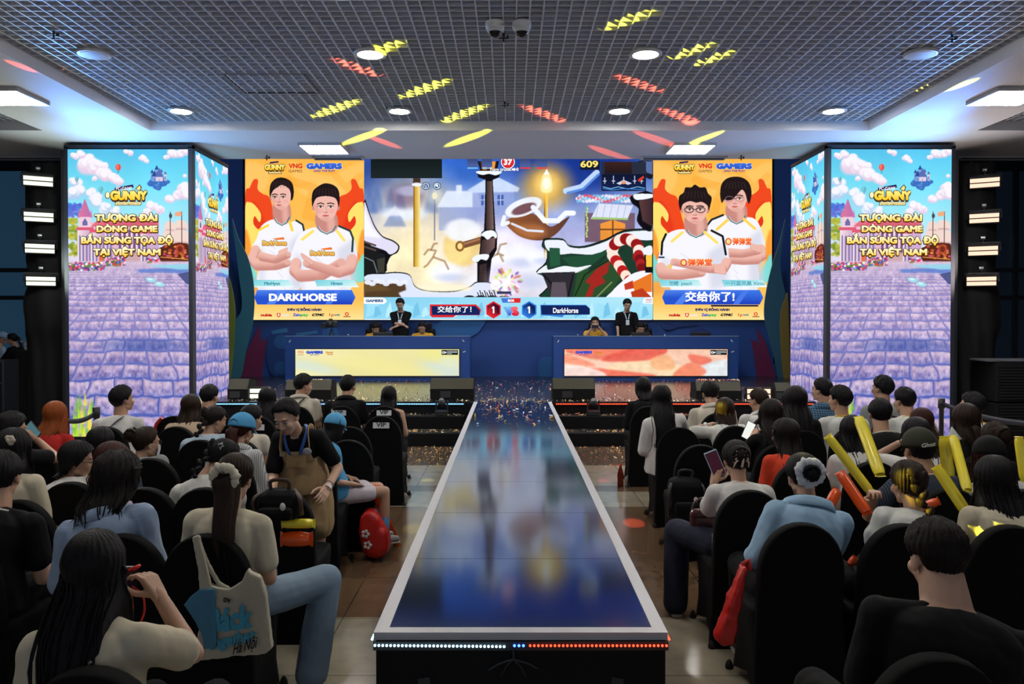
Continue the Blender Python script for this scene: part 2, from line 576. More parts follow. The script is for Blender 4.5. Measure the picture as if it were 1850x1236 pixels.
def slot_diffuser(x0, x1, label):
	t = thing('air_diffuser', label, 'air vent', ((x0 + x1) / 2, 13.55, SOFZ + .005), 0, 'linear air diffusers on the soffit lip')
	w = x1 - x0
	f = MB(); f.box((0, .11, -.012), (w, .02, .03)); f.box((0, -.11, -.012), (w, .02, .03)); f.box((w / 2, 0, -.012), (.02, .24, .03)); f.box((-w / 2, 0, -.012), (.02, .24, .03))
	f.build('frame', panel_frame, t)
	MB().box((0, 0, 0.002), (w, .2, .01)).build('slot', mat('slot_black', (.01, .01, .012), rough=.8), t)
	l = MB()
	for k in range(3): l.box((0, -.06 + k * .06, -.014), (w - .03, .008, .02))
	l.build('louvre', mat('louvre_grey', (.2, .2, .21), rough=.5), t)
slot_diffuser(-3.32, -2.5, 'long linear air diffuser above the left poster and game screen')
slot_diffuser(2.25, 3.65, 'long linear air diffuser above the right poster')
slot_diffuser(-9.2, -7.3, 'long linear air diffuser at the far left above the floodlights')
slot_diffuser(7.6, 9.6, 'long linear air diffuser at the far right above the floodlights')
# access hatch in the grid
p = ceil_pt(492, 152, GRIDZ)
h = MB()
for sx, sy, lx, ly in ((0, 1, .95, .02), (0, -1, .95, .02), (1, 0, .02, .8), (-1, 0, .02, .8)):
	h.box((sx * .47, sy * .4, 0), (lx, ly, .05))
tag(h.build('trim_2', mat('hatch_edge', (.16, .165, .18), rough=.5), None, (p.x, p.y, GRIDZ + .02)), kind='structure')
# ================================================================ pictures shown on the LED screens
def smooth_closed(pts, k=6):
	"""Catmull-Rom through closed points"""
	P = [np.array(p, float) for p in pts]
	n = len(P)
	out = []
	for i in range(n):
		a, b, c, d = P[i - 1], P[i], P[(i + 1) % n], P[(i + 2) % n]
		for j in range(k):
			t = j / k
			out.append(0.5 * ((2 * b) + (c - a) * t + (2 * a - 5 * b + 4 * c - d) * t * t + (3 * b - a - 3 * c + d) * t ** 3))
	return [tuple(p) for p in out]


def box_blur(a, r):
	if r < 1: return a
	for ax in (0, 1):
		k = 2 * r + 1
		pad = [(0, 0)] * a.ndim
		pad[ax] = (r + 1, r)
		c = np.cumsum(np.pad(a, pad, mode='edge'), axis=ax)
		a = (np.take(c, range(k, c.shape[ax]), axis=ax) - np.take(c, range(0, c.shape[ax] - k), axis=ax)) / k
	return a


def value_noise(h, w, fy, fx, rng, octaves=4):
	out = np.zeros((h, w)); amp = 1.0; tot = 0
	for o in range(octaves):
		gy, gx = int(fy * 2 ** o) + 2, int(fx * 2 ** o) + 2
		g = rng.random((gy + 1, gx + 1))
		y = np.linspace(0, fy * 2 ** o, h); x = np.linspace(0, fx * 2 ** o, w)
		y = np.minimum(y, gy - 1e-3); x = np.minimum(x, gx - 1e-3)
		yi, xi = y.astype(int), x.astype(int)
		ty, tx = y - yi, x - xi
		ty = (ty * ty * (3 - 2 * ty))[:, None]; tx = (tx * tx * (3 - 2 * tx))[None, :]
		a = g[yi][:, xi]; b = g[yi][:, xi + 1]; c = g[yi + 1][:, xi]; d = g[yi + 1][:, xi + 1]
		out += amp * ((a * (1 - tx) + b * tx) * (1 - ty) + (c * (1 - tx) + d * tx) * ty)
		tot += amp; amp *= 0.5
	return out / tot


class Canvas:
	"""a small picture painted with numpy, in the pixel frame x0..x1, y0..y1"""
	def __init__(self, x0, y0, x1, y1, res, seed=1):
		self.x0, self.y0, self.x1, self.y1, self.res = x0, y0, x1, y1, res
		self.w, self.h = int((x1 - x0) * res) + 1, int((y1 - y0) * res) + 1
		self.a = np.zeros((self.h, self.w, 3))
		self.X, self.Y = np.meshgrid(np.linspace(x0, x1, self.w), np.linspace(y0, y1, self.h))
		self.T = lambda x, y: (x, y)
		self.rng = np.random.default_rng(seed)
		self.layer = None

	def zoom(self, ox, oy, s):
		self.T = lambda x, y: (ox + x / s, oy + y / s)
		self.S = 1.0 / s
	S = 1.0

	def vgrad(self, stops):
		ys = [self.T(0, s[0])[1] for s in stops]
		for c in range(3):
			self.a[:, :, c] = np.interp(self.Y, ys, [s[1][c] for s in stops])

	def blend(self, m, color, sl=None):
		sl = sl or (slice(0, self.h), slice(0, self.w))
		col = np.asarray(color, float)
		self.a[sl] = self.a[sl] * (1 - m[..., None]) + col * m[..., None]

	def win(self, x0, y0, x1, y1):
		r = self.res
		i0 = max(0, int((x0 - self.x0) * r) - 1); i1 = min(self.w, int((x1 - self.x0) * r) + 3)
		j0 = max(0, int((y0 - self.y0) * r) - 1); j1 = min(self.h, int((y1 - self.y0) * r) + 3)
		return (slice(j0, max(j0, j1)), slice(i0, max(i0, i1)))

	def mask(self, pts, soft=0.0):
		q = np.array([self.T(*p) for p in pts])
		soft = soft * self.S
		sl = self.win(q[:, 0].min() - soft * 2, q[:, 1].min() - soft * 2, q[:, 0].max() + soft * 2, q[:, 1].max() + soft * 2)
		X, Y = self.X[sl], self.Y[sl]
		m = np.zeros(X.shape)
		if X.size == 0: return m, sl
		for ox in (-.25, .25):
			for oy in (-.25, .25):
				px, py = X + ox / self.res, Y + oy / self.res
				ins = np.zeros(X.shape, bool)
				for i in range(len(q)):
					(ax, ay), (bx, by) = q[i - 1], q[i]
					if ay == by: continue
					ins ^= ((ay > py) != (by > py)) & (px < (bx - ax) * (py - ay) / (by - ay) + ax)
				m += ins / 4.0
		if soft:
			r = int(soft * self.res / 1.6)
			m = box_blur(box_blur(m, r), r)
		return m, sl

	def poly(self, pts, color, alpha=1.0, soft=0.0, smooth=0, grad=None):
		if smooth: pts = smooth_closed(pts, smooth)
		m, sl = self.mask(pts, soft)
		if m.size == 0: return
		if grad is not None:                       # (colour at the other end, axis, a, b)
			c2, ax, a, b = grad
			V = (self.X if ax == 'x' else self.Y)[sl]
			a = self.T(a, 0)[0] if ax == 'x' else self.T(0, a)[1]
			b = self.T(b, 0)[0] if ax == 'x' else self.T(0, b)[1]
			t = np.clip((V - a) / (b - a), 0, 1)[..., None]
			col = np.asarray(color, float) * (1 - t) + np.asarray(c2, float) * t
			k = (m * alpha)[..., None]
			self.a[sl] = self.a[sl] * (1 - k) + col * k
		else:
			self.blend(m * alpha, color, sl)

	def ell(self, cx, cy, rx, ry, color, alpha=1.0, soft=0.0, rot=0.0):
		cx, cy = self.T(cx, cy)
		rx, ry, soft = rx * self.S, ry * self.S, soft * self.S
		R = max(rx, ry) + soft
		sl = self.win(cx - R, cy - R, cx + R, cy + R)
		c, s = math.cos(rot), math.sin(rot)
		dx, dy = self.X[sl] - cx, self.Y[sl] - cy
		u, v = dx * c + dy * s, -dx * s + dy * c
		d = np.sqrt((u / rx) ** 2 + (v / ry) ** 2)
		e = max(soft, 0.6 / self.res) / min(rx, ry)
		m = np.clip((1 + e / 2 - d) / e, 0, 1)
		m = m * m * (3 - 2 * m)
		self.blend(m * alpha, color, sl)

	def line(self, pts, w, color, alpha=1.0):
		q = [self.T(*p) for p in pts]
		w = w * self.S
		xs = [p[0] for p in q]; ys = [p[1] for p in q]
		sl = self.win(min(xs) - w, min(ys) - w, max(xs) + w, max(ys) + w)
		X, Y = self.X[sl], self.Y[sl]
		D = np.full(X.shape, 1e9)
		for (ax, ay), (bx, by) in zip(q[:-1], q[1:]):
			L = (bx - ax) ** 2 + (by - ay) ** 2 + 1e-9
			t = np.clip(((X - ax) * (bx - ax) + (Y - ay) * (by - ay)) / L, 0, 1)
			D = np.minimum(D, np.hypot(X - ax - t * (bx - ax), Y - ay - t * (by - ay)))
		self.blend(np.clip((w / 2 - D) * self.res + .5, 0, 1) * alpha, color, sl)

	def puffs(self, pts, color, shade, n=8, spread=0.6):
		"""cloud: clusters of soft balls lit from above"""
		for (x, y, r) in pts:
			for k in range(n):
				a, d = self.rng.random() * 2 * PI, self.rng.random() * spread
				rr = r * (0.35 + 0.45 * self.rng.random())
				xx, yy = x + math.cos(a) * r * d * 1.2, y + math.sin(a) * r * d * .7
				self.ell(xx, yy + rr * .35, rr, rr * .9, shade, .75, rr * .6)
				self.ell(xx, yy, rr * .85, rr * .75, color, .9, rr * .45)

	def mottle(self, amt, fy, fx, sl=None):
		n = value_noise(self.h, self.w, fy, fx, self.rng) - .5
		self.a = np.clip(self.a * (1 + amt * n[..., None]), 0, 255)

	def mesh(self, name, W, dz=0.0):
		"""grid mesh with one colour per point; W maps a pixel to local space"""
		nx, ny = self.w, self.h
		p00, p10, p01 = W(self.x0, self.y0, dz), W(self.x1, self.y0, dz), W(self.x0, self.y1, dz)
		u = np.linspace(0, 1, nx)[None, :, None]; v = np.linspace(0, 1, ny)[:, None, None]
		V = np.array(p00) + u * (np.array(p10) - np.array(p00)) + v * (np.array(p01) - np.array(p00))
		i = np.arange(nx * ny).reshape(ny, nx)
		q = np.stack([i[1:, :-1], i[1:, 1:], i[:-1, 1:], i[:-1, :-1]], -1).reshape(-1, 4)
		me = bpy.data.meshes.new(name)
		me.vertices.add(nx * ny); me.vertices.foreach_set('co', V.reshape(-1).astype(np.float32))
		me.loops.add(q.size); me.loops.foreach_set('vertex_index', q.reshape(-1).astype(np.int32))
		me.polygons.add(len(q)); me.polygons.foreach_set('loop_start', (np.arange(len(q)) * 4).astype(np.int32))
		me.update(calc_edges=True)
		c = np.clip(self.a / 255.0, 0, 1)
		c = np.where(c <= 0.04045, c / 12.92, ((c + 0.055) / 1.055) ** 2.4)
		c = np.concatenate([c.reshape(-1, 3), np.ones((nx * ny, 1))], 1)
		at = me.color_attributes.new('picture', 'FLOAT_COLOR', 'POINT')
		at.data.foreach_set('color', c.reshape(-1).astype(np.float32))
		me.materials.append(screen_mat())
		return me


def screen_mat():
	if 'led_picture' in MATS: return MATS['led_picture']
	m = bpy.data.materials.new('led_picture')
	MATS['led_picture'] = m
	m.use_nodes = True
	nt = m.node_tree
	nt.nodes.clear()
	at = nt.nodes.new('ShaderNodeAttribute'); at.attribute_name = 'picture'
	e = nt.nodes.new('ShaderNodeEmission'); e.inputs[1].default_value = SCREEN_STRENGTH
	o = nt.nodes.new('ShaderNodeOutputMaterial')
	nt.links.new(at.outputs['Color'], e.inputs[0]); nt.links.new(e.outputs[0], o.inputs[0])
	m.cycles.emission_sampling = 'NONE'
	return m


def glyphs(body, bold=0.0, shear=0.0, spacing=1.0):
	"""flat triangles of a line of lettering, cap height about 0.7"""
	c = bpy.data.curves.new('t', 'FONT')
	c.body = body
	c.offset = bold
	c.shear = shear
	c.space_character = spacing
	c.resolution_u = 3
	o = bpy.data.objects.new('t', c)
	COL.objects.link(o)
	dg = bpy.context.evaluated_depsgraph_get()
	me = bpy.data.meshes.new_from_object(o.evaluated_get(dg))
	v = [tuple(x.co) for x in me.vertices]
	f = [tuple(p.vertices) for p in me.polygons]
	bpy.data.objects.remove(o); bpy.data.curves.remove(c); bpy.data.meshes.remove(me)
	return v, f


class Flat:
	"""flat coloured shapes and lettering laid over a screen, layer on layer"""
	def __init__(self, W, step=0.0004):
		self.W, self.step, self.k = W, step, 1
		self.v, self.f, self.c = [], [], []
		self.T = lambda x, y: (x, y)

	def zoom(self, ox, oy, s):
		self.T = lambda x, y: (ox + x / s, oy + y / s)

	def _add(self, pts, faces, color):
		n = len(self.v)
		dz = self.k * self.step
		self.v += [self.W(*self.T(*p), dz) for p in pts]
		self.f += [tuple(i + n for i in f) for f in faces]
		cols = color if isinstance(color, list) else [color] * len(pts)
		self.c += [lin(x) for x in cols]
		self.k += 1

	def poly(self, pts, color):
		self._add(pts, [tuple(range(len(pts)))], color)

	def rect(self, x0, y0, x1, y1, c0, c1=None):
		self.poly([(x0, y1), (x1, y1), (x1, y0), (x0, y0)], [c1 or c0, c1 or c0, c0, c0])

	def ell(self, cx, cy, rx, ry, color, n=28):
		self.poly([(cx + rx * math.cos(-2 * PI * i / n), cy + ry * math.sin(-2 * PI * i / n)) for i in range(n)], color)

	def line(self, pts, w, color):
		for (ax, ay), (bx, by) in zip(pts[:-1], pts[1:]):
			L = math.hypot(bx - ax, by - ay) or 1
			nx, ny = -(by - ay) / L * w / 2, (bx - ax) / L * w / 2
			self.poly([(ax + nx, ay + ny), (bx + nx, by + ny), (bx - nx, by - ny), (ax - nx, ay - ny)], color)

	def text(self, body, x0, x1, ybase, ytop, color, color2=None, bold=0.0, shear=0.0, outline=None, ow=0.05, drop=0, cap=0.70):
		"""lettering fitted between x0..x1, capitals from ybase up to ytop; weight by overlaid shifted copies"""
		horn = [(body[:i] + q, y) for c_, q, y in (('Ợ', 'O', .70), ('ớ', 'o', .50)) for i in [body.find(c_)] if i >= 0]
		body = body.replace('Ợ', 'Ọ').replace('ớ', 'ó')
		v, f = glyphs(body, 0.0, shear)
		if not v: return
		for pre, y in horn:                                  # the hook of the horned O
			x = max(p[0] for p in glyphs(pre, 0.0, shear)[0]); n = len(v)
			v = v + [(x - .10, y - .12), (x - .02, y - .16), (x + .09, y - .02), (x + .09, y + .08), (x + .02, y + .08), (x + .02, y)]
			f = f + [(n, n + 1, n + 2, n + 5), (n + 5, n + 2, n + 3, n + 4)]
		xs = [p[0] for p in v]
		a, b = min(xs) - bold, max(xs) + bold
		sx = (x1 - x0) / (b - a)
		sy = (ybase - ytop) / (cap + 2 * bold)
		def put(r, col, col2, oy=0):
			n = 1 if r <= 0 else (6 if r < .04 else 10)
			for i in range(n):
				dx, dy = (r * math.cos(2 * PI * i / n), r * math.sin(2 * PI * i / n)) if n > 1 else (0, 0)
				pts = [(x0 + (p[0] + dx - a) * sx, ybase - (p[1] + dy + bold) * sy + oy) for p in v]
				cs = col
				if col2:
					cs = []
					for p in v:
						t = min(1, max(0, p[1] / cap))
						cs.append(tuple(col2[j] * (1 - t) + col[j] * t for j in range(3)))
				self._add(pts, f, cs)
				self.k -= 0.9
			self.k += .9 * n
			self.k = math.ceil(self.k)
		if outline:
			if drop: put(bold + ow, outline, None, drop)
			put(bold + ow, outline, None)
		put(bold, color, color2)

	def build(self, name, parent):
		me = bpy.data.meshes.new(name)
		me.from_pydata([tuple(p) for p in self.v], [], self.f)
		at = me.color_attributes.new('picture', 'FLOAT_COLOR', 'POINT')
		at.data.foreach_set('color', np.array([(*c, 1) for c in self.c], np.float32).reshape(-1))
		me.materials.append(screen_mat())
		me.update()
		o = bpy.data.objects.new(name, me)
		COL.objects.link(o)
		o.parent = parent
		return o


# ---------------------------------------------------------------- tower picture
def paint_tower():
	c = Canvas(122, 270, 343, 806, 1.5, 3)
	c.vgrad([(270, (88, 196, 238)), (330, (116, 222, 246)), (400, (165, 232, 248)), (440, (205, 225, 245)), (470, (220, 215, 235))])
	c.mottle(.10, 5, 3)
	c.zoom(120, 260, 4.752)
	wht, pnk, blu = (250, 246, 252), (228, 205, 228), (176, 205, 236)
	c.puffs([(200, 120, 60), (170, 170, 90), (260, 190, 80), (320, 190, 45), (120, 90, 40), (70, 100, 35), (330, 270, 70), (400, 290, 55), (450, 330, 45), (240, 300, 25)], wht, pnk, 10)
	c.puffs([(560, 75, 30), (530, 65, 25), (660, 120, 35), (690, 150, 22), (930, 80, 50), (1010, 75, 45), (870, 110, 25), (1030, 60, 30)], wht, pnk, 8)
	c.puffs([(60, 330, 60), (90, 400, 70), (40, 430, 60), (200, 430, 55), (250, 490, 70), (330, 560, 60), (420, 590, 50)], wht, blu, 9)
	c.puffs([(1010, 380, 60), (960, 440, 55), (900, 480, 45), (1040, 420, 60), (1030, 280, 22), (740, 540, 45), (800, 570, 45), (690, 600, 40)], wht, pnk, 9)
	# hot-air balloons
	for x, y, r, k1, k2 in ((450, 205, 24, (232, 82, 70), (250, 150, 130)), (88, 310, 17, (110, 175, 190), (150, 210, 215)), (298, 400, 20, (100, 180, 195), (160, 215, 220))):
		c.ell(x, y, r, r * 1.2, k1); c.ell(x - r * .3, y - r * .2, r * .35, r, k2, .7, r * .4)
		c.line([(x - r * .5, y + r), (x - 2, y + r * 1.8), (x + 2, y + r * 1.8), (x + r * .5, y + r)], 2.5, (110, 90, 100)); c.ell(x, y + r * 1.9, r * .18, r * .18, (110, 80, 70))
	# floating castle on its rock
	b1, b2, b3 = (60, 110, 190), (96, 150, 220), (42, 80, 150)
	for x, y, r in ((740, 350, 38), (790, 375, 40), (840, 350, 36), (875, 335, 25), (800, 395, 22), (760, 330, 40), (830, 320, 40)):
		c.ell(x, y, r, r * .7, b1, 1, 8); c.ell(x - 6, y - r * .3, r * .6, r * .3, b2, .7, 10)
	for x, w, t, bt in ((745, 24, 255, 320), (785, 30, 225, 320), (825, 26, 250, 320), (860, 20, 265, 325), (765, 40, 285, 330), (808, 60, 290, 330)):
		c.poly([(x - w / 2, bt), (x + w / 2, bt), (x + w / 2, t), (x - w / 2, t)], (130, 165, 225) if x < 800 else (225, 205, 225))
		c.poly([(x - w * .65, t + 2), (x + w * .65, t + 2), (x, t - w * 1.3)], b3 if x < 800 else (90, 110, 180))
		c.poly([(x - 3, bt - 8), (x + 3, bt - 8), (x + 3, t + 22), (x - 3, t + 22)], b3)
	c.line([(785, 190), (785, 215)], 3, b3)
	# lilac and green tree at the left edge
	for k in range(60):
		x, y = c.rng.random() * 110 + 10, 530 + c.rng.random() * 110
		c.ell(x, y, 16, 14, (70 + 50 * c.rng.random(), 90 + 50 * c.rng.random(), 215), .85, 6)
	for k in range(90):
		y = 660 + c.rng.random() * 330; x = 10 + c.rng.random() * (75 if y < 800 else 95)
		g = c.rng.random()
		c.ell(x, y, 17, 14, (110 + 100 * g, 140 + 60 * g, 45 + 30 * g), .8, 8)
	# pink palace with spires
	c.poly([(205, 690), (800, 690), (800, 1050), (205, 1050)], (236, 190, 208), grad=((205, 170, 205), 'x', 205, 800))
	c.poly([(205, 730), (260, 680), (800, 685), (800, 730)], (226, 110, 130))
	c.poly([(440, 700), (610, 640), (770, 700), (770, 730), (440, 730)], (215, 100, 120))
	for x in range(450, 700, 42):
		c.poly([(x, 1040), (x + 22, 1040), (x + 22, 760), (x, 760)], (120, 85, 130)); c.poly([(x + 22, 1045), (x + 36, 1045), (x + 36, 745), (x + 22, 745)], (245, 220, 225))
	c.poly([(490, 1055), (690, 1055), (660, 960), (520, 960)], (190, 150, 160))
	for k in range(6): c.line([(495 + k * 4, 1045 - k * 14), (685 - k * 4, 1045 - k * 14)], 4, (235, 210, 205))
	for x0, x1, tp, sp in ((90, 225, 740, 480), (205, 330, 760, 0), (330, 400, 700, 0), (640, 720, 770, 0)):
		c.poly([(x0, 1060), (x1, 1060), (x1, tp), (x0, tp)], (244, 222, 228), grad=((200, 160, 195), 'x', x0, x1))
		c.poly([(x0 - 8, tp + 22), (x1 + 8, tp + 22), (x1 + 8, tp - 5), (x0 - 8, tp - 5)], (222, 92, 120))
		if sp:
			c.poly([(x0 + 15, tp - 5), (x1 - 15, tp - 5), (x1 - 15, tp - 100), (x0 + 15, tp - 100)], (240, 205, 220))
			c.poly([(x0 + 8, tp - 95), (x1 - 8, tp - 95), ((x0 + x1) / 2, sp)], (226, 120, 150), grad=((180, 110, 180), 'x', x0, x1))
			for xx in (x0 + 15, x1 - 15): c.poly([(xx - 12, tp - 90), (xx + 12, tp - 90), (xx, tp - 165)], (210, 120, 165))
			c.poly([(135, 720), (180, 720), (180, 690), (157, 655), (135, 690)], (110, 110, 165))
		for xx in np.arange(x0 + 14, x1 - 14, 30):
			c.poly([(xx, 1040), (xx + 14, 1040), (xx + 14, tp + 80), (xx + 7, tp + 60), (xx, tp + 80)], (130, 120, 175))
	c.poly([(278, 1055), (316, 1055), (316, 990), (297, 970), (278, 990)], (230, 110, 70))
	# ship with sails
	for x0, x1, y0, y1 in ((858, 930, 690, 770), (945, 1040, 680, 760), (840, 940, 775, 880), (930, 1050, 770, 880)):
		c.poly([(x0 + 6, y0), (x1 - 4, y0 + 4), (x1 + 6, y1), (x0 - 8, y1 + 8)], (240, 215, 205), smooth=5); c.poly([(x0 + 8, y1 - 18), (x1, y1 - 14), (x1 + 6, y1), (x0 - 4, y1 + 6)], (200, 160, 165), .7, 6)
	for x in (900, 1000): c.line([(x, 600), (x, 940)], 7, (95, 60, 55))
	c.poly([(940, 605), (1000, 592), (1000, 635), (940, 640)], (240, 170, 130)); c.ell(903, 635, 14, 22, (70, 75, 95))
	c.poly([(800, 920), (1052, 880), (1052, 1095), (860, 1085), (820, 1050)], (92, 40, 30), smooth=3)
	for k in range(45): c.ell(840 + c.rng.random() * 210, 900 + c.rng.random() * 110, 14, 10, ((200, 90, 50), (235, 150, 70), (130, 45, 35), (225, 90, 150))[k % 4], .8, 5)
	c.line([(815, 1000), (1050, 1020)], 7, (235, 160, 80)); c.line([(825, 1040), (1050, 1060)], 6, (60, 30, 30)); c.ell(985, 930, 40, 45, (190, 80, 50), .8, 6); c.ell(985, 930, 22, 26, (110, 40, 30), .9, 5)
	# pavement: cobbles in perspective
	hy = c.T(0, 1040)[1]
	yy = c.Y - (hy - 6)
	m = np.clip((c.Y - hy + 2) / 3, 0, 1)
	dep = 1.0 / np.maximum(yy, 4)
	vx = c.T(590, 0)[0]
	wob = value_noise(c.h, c.w, 14, 8, c.rng) - .5
	row = 62 * np.log(np.maximum(yy, 6)) / 8.2 + wob * .35
	ri = np.floor(row)
	u = (c.X - vx) * 5.1 / (np.maximum(yy, 5) + 26) + wob * .28 + (np.sin(ri * 91.7) * 437.5 % 1)
	ui = np.floor(u)
	fu, fv = u - ui, row - ri
	h = np.abs(np.sin(ui * 12.9898 + ri * 78.233) * 43758.5453) % 1
	gw = 0.042
	edge = np.minimum(np.minimum(fu, 1 - fu) * 1.3, np.minimum(fv, 1 - fv))
	stone = np.clip((edge - gw) / .06, 0, 1)
	near = np.clip((c.Y - 560) / 150, 0, 1)
	base = np.stack([182 - 34 * near + 34 * (h - .5), 164 - 28 * near + 34 * (h - .5), 206 - 18 * near + 22 * (h - .5)], -1)
	grain = value_noise(c.h, c.w, 70, 40, c.rng, 3) - .5
	base += grain[..., None] * np.array([130, 116, 84])
	pink = np.clip(1 - np.abs(fv - .25) * 3, 0, 1) * .45
	base = base * (1 - pink[..., None]) + np.array([246, 214, 220]) * pink[..., None]
	shade = np.clip((fv - .72) * 3.2, 0, 1) * .55
	base = base * (1 - shade[..., None]) + np.array([92, 112, 196]) * shade[..., None]
	groutc = np.array([84, 98, 178]) * near[..., None] + np.array([150, 140, 196]) * (1 - near[..., None])
	pv = base * stone[..., None] + groutc * (1 - stone[..., None])
	lightg = np.clip((near - .2) * 1.5, 0, 1) * np.clip(1 - fu * 6, 0, 1)
	pv = pv * (1 - .5 * lightg[..., None]) + np.array([232, 186, 196]) * (.5 * lightg[..., None])
	far = np.clip(1 - (c.Y - hy) / 40, 0, 1)[..., None] * .7
	pv = pv * (1 - far) + np.array([228, 204, 220]) * far
	c.a = c.a * (1 - m[..., None]) + np.clip(pv, 0, 255) * m[..., None]
	c.poly([(600, 1110), (1060, 1085), (1060, 1150), (820, 1135), (640, 1140)], (60, 110, 205), .65, 14)
	c.poly([(700, 1070), (1060, 1060), (1060, 1110), (960, 1110), (760, 1085)], (150, 215, 235), .9, 6)
	c.poly([(960, 1150), (1060, 1130), (1060, 1240), (1040, 1240)], (70, 80, 130), .9, 4)
	# flower beds
	for (x0, x1, y0, y1, n) in ((15, 330, 1050, 1115, 130), (340, 500, 1010, 1075, 70), (700, 800, 1015, 1045, 30)):
		c.poly([(x0, y1 + 8), (x1, y1 - 20), (x1, y0 + 20), (x0, y0 + 10)], (80, 110, 70), 1, 10)
		for k in range(n):
			q = ((225, 60, 80), (245, 160, 190), (90, 120, 220), (250, 250, 245), (120, 150, 60), (210, 60, 110), (90, 60, 130))[k % 7]
			c.ell(x0 + c.rng.random() * (x1 - x0), y0 + c.rng.random() * (y1 - y0), 11, 10, q, .9, 5)
	# blue shadow pools and drops on the near stones
	c.zoom(0, 260, 2.471)
	c.ell(640, 925, 190, 26, (50, 78, 160), .55, 30)
	for x, y in ((675, 625), (715, 645)): c.ell(x, y, 24, 11, (160, 225, 235), .9, 4, .2); c.ell(x - 4, y - 3, 12, 4, (225, 250, 250), .9, 3, .2)
	for k in range(40):
		x = 310 + c.rng.random() * 100; y = 1165 + c.rng.random() * 175
		c.poly([(x, y + 40), (x + 9, y - 45 * c.rng.random() - 10), (x + 18, y + 40)], ((190, 225, 60), (240, 220, 90), (120, 190, 70))[k % 3], .85, 3)
	return c


def tower_lettering(F):
	F.zoom(120, 260, 4.752)
	brown, lemon, cream = (96, 52, 10), (252, 214, 62), (255, 246, 176)
	F.poly([(415, 415), (585, 385), (578, 358), (420, 385)], (52, 34, 92))
	F.text('PC-GAME', 430, 570, 408, 378, (255, 255, 255), bold=.02)
	F.text('GUNNY', 383, 702, 498, 412, (255, 240, 130), (250, 200, 40), bold=.075, outline=(84, 50, 30), ow=.07, drop=10)
	F.ell(360, 455, 22, 32, (84, 50, 30)); F.ell(361, 453, 17, 27, (255, 246, 190))
	F.poly([(600, 400), (640, 358), (660, 385), (645, 420)], (84, 50, 30)); F.poly([(610, 400), (640, 368), (650, 388), (640, 412)], (255, 235, 140))
	F.poly([(422, 545), (652, 545), (658, 512), (428, 512)], (84, 50, 30)); F.poly([(428, 540), (647, 540), (652, 516), (434, 516)], (255, 240, 170))
	F.text('gunnypc.vnggames.com', 440, 640, 535, 523, (110, 70, 20), bold=.02)
	for s, a, b, y0, y1 in (('TƯỢNG ĐÀI', 250, 797, 685, 622), ('DÒNG GAME', 268, 800, 782, 722), ('BẮN SÚNG TỌA ĐỘ', 138, 935, 884, 822), ('TẠI VIỆT NAM', 247, 832, 988, 928)):
		F.text(s, a, b, y0, y1, (255, 250, 205), (255, 214, 84), bold=.058, outline=(80, 40, 8), ow=.07, drop=6)


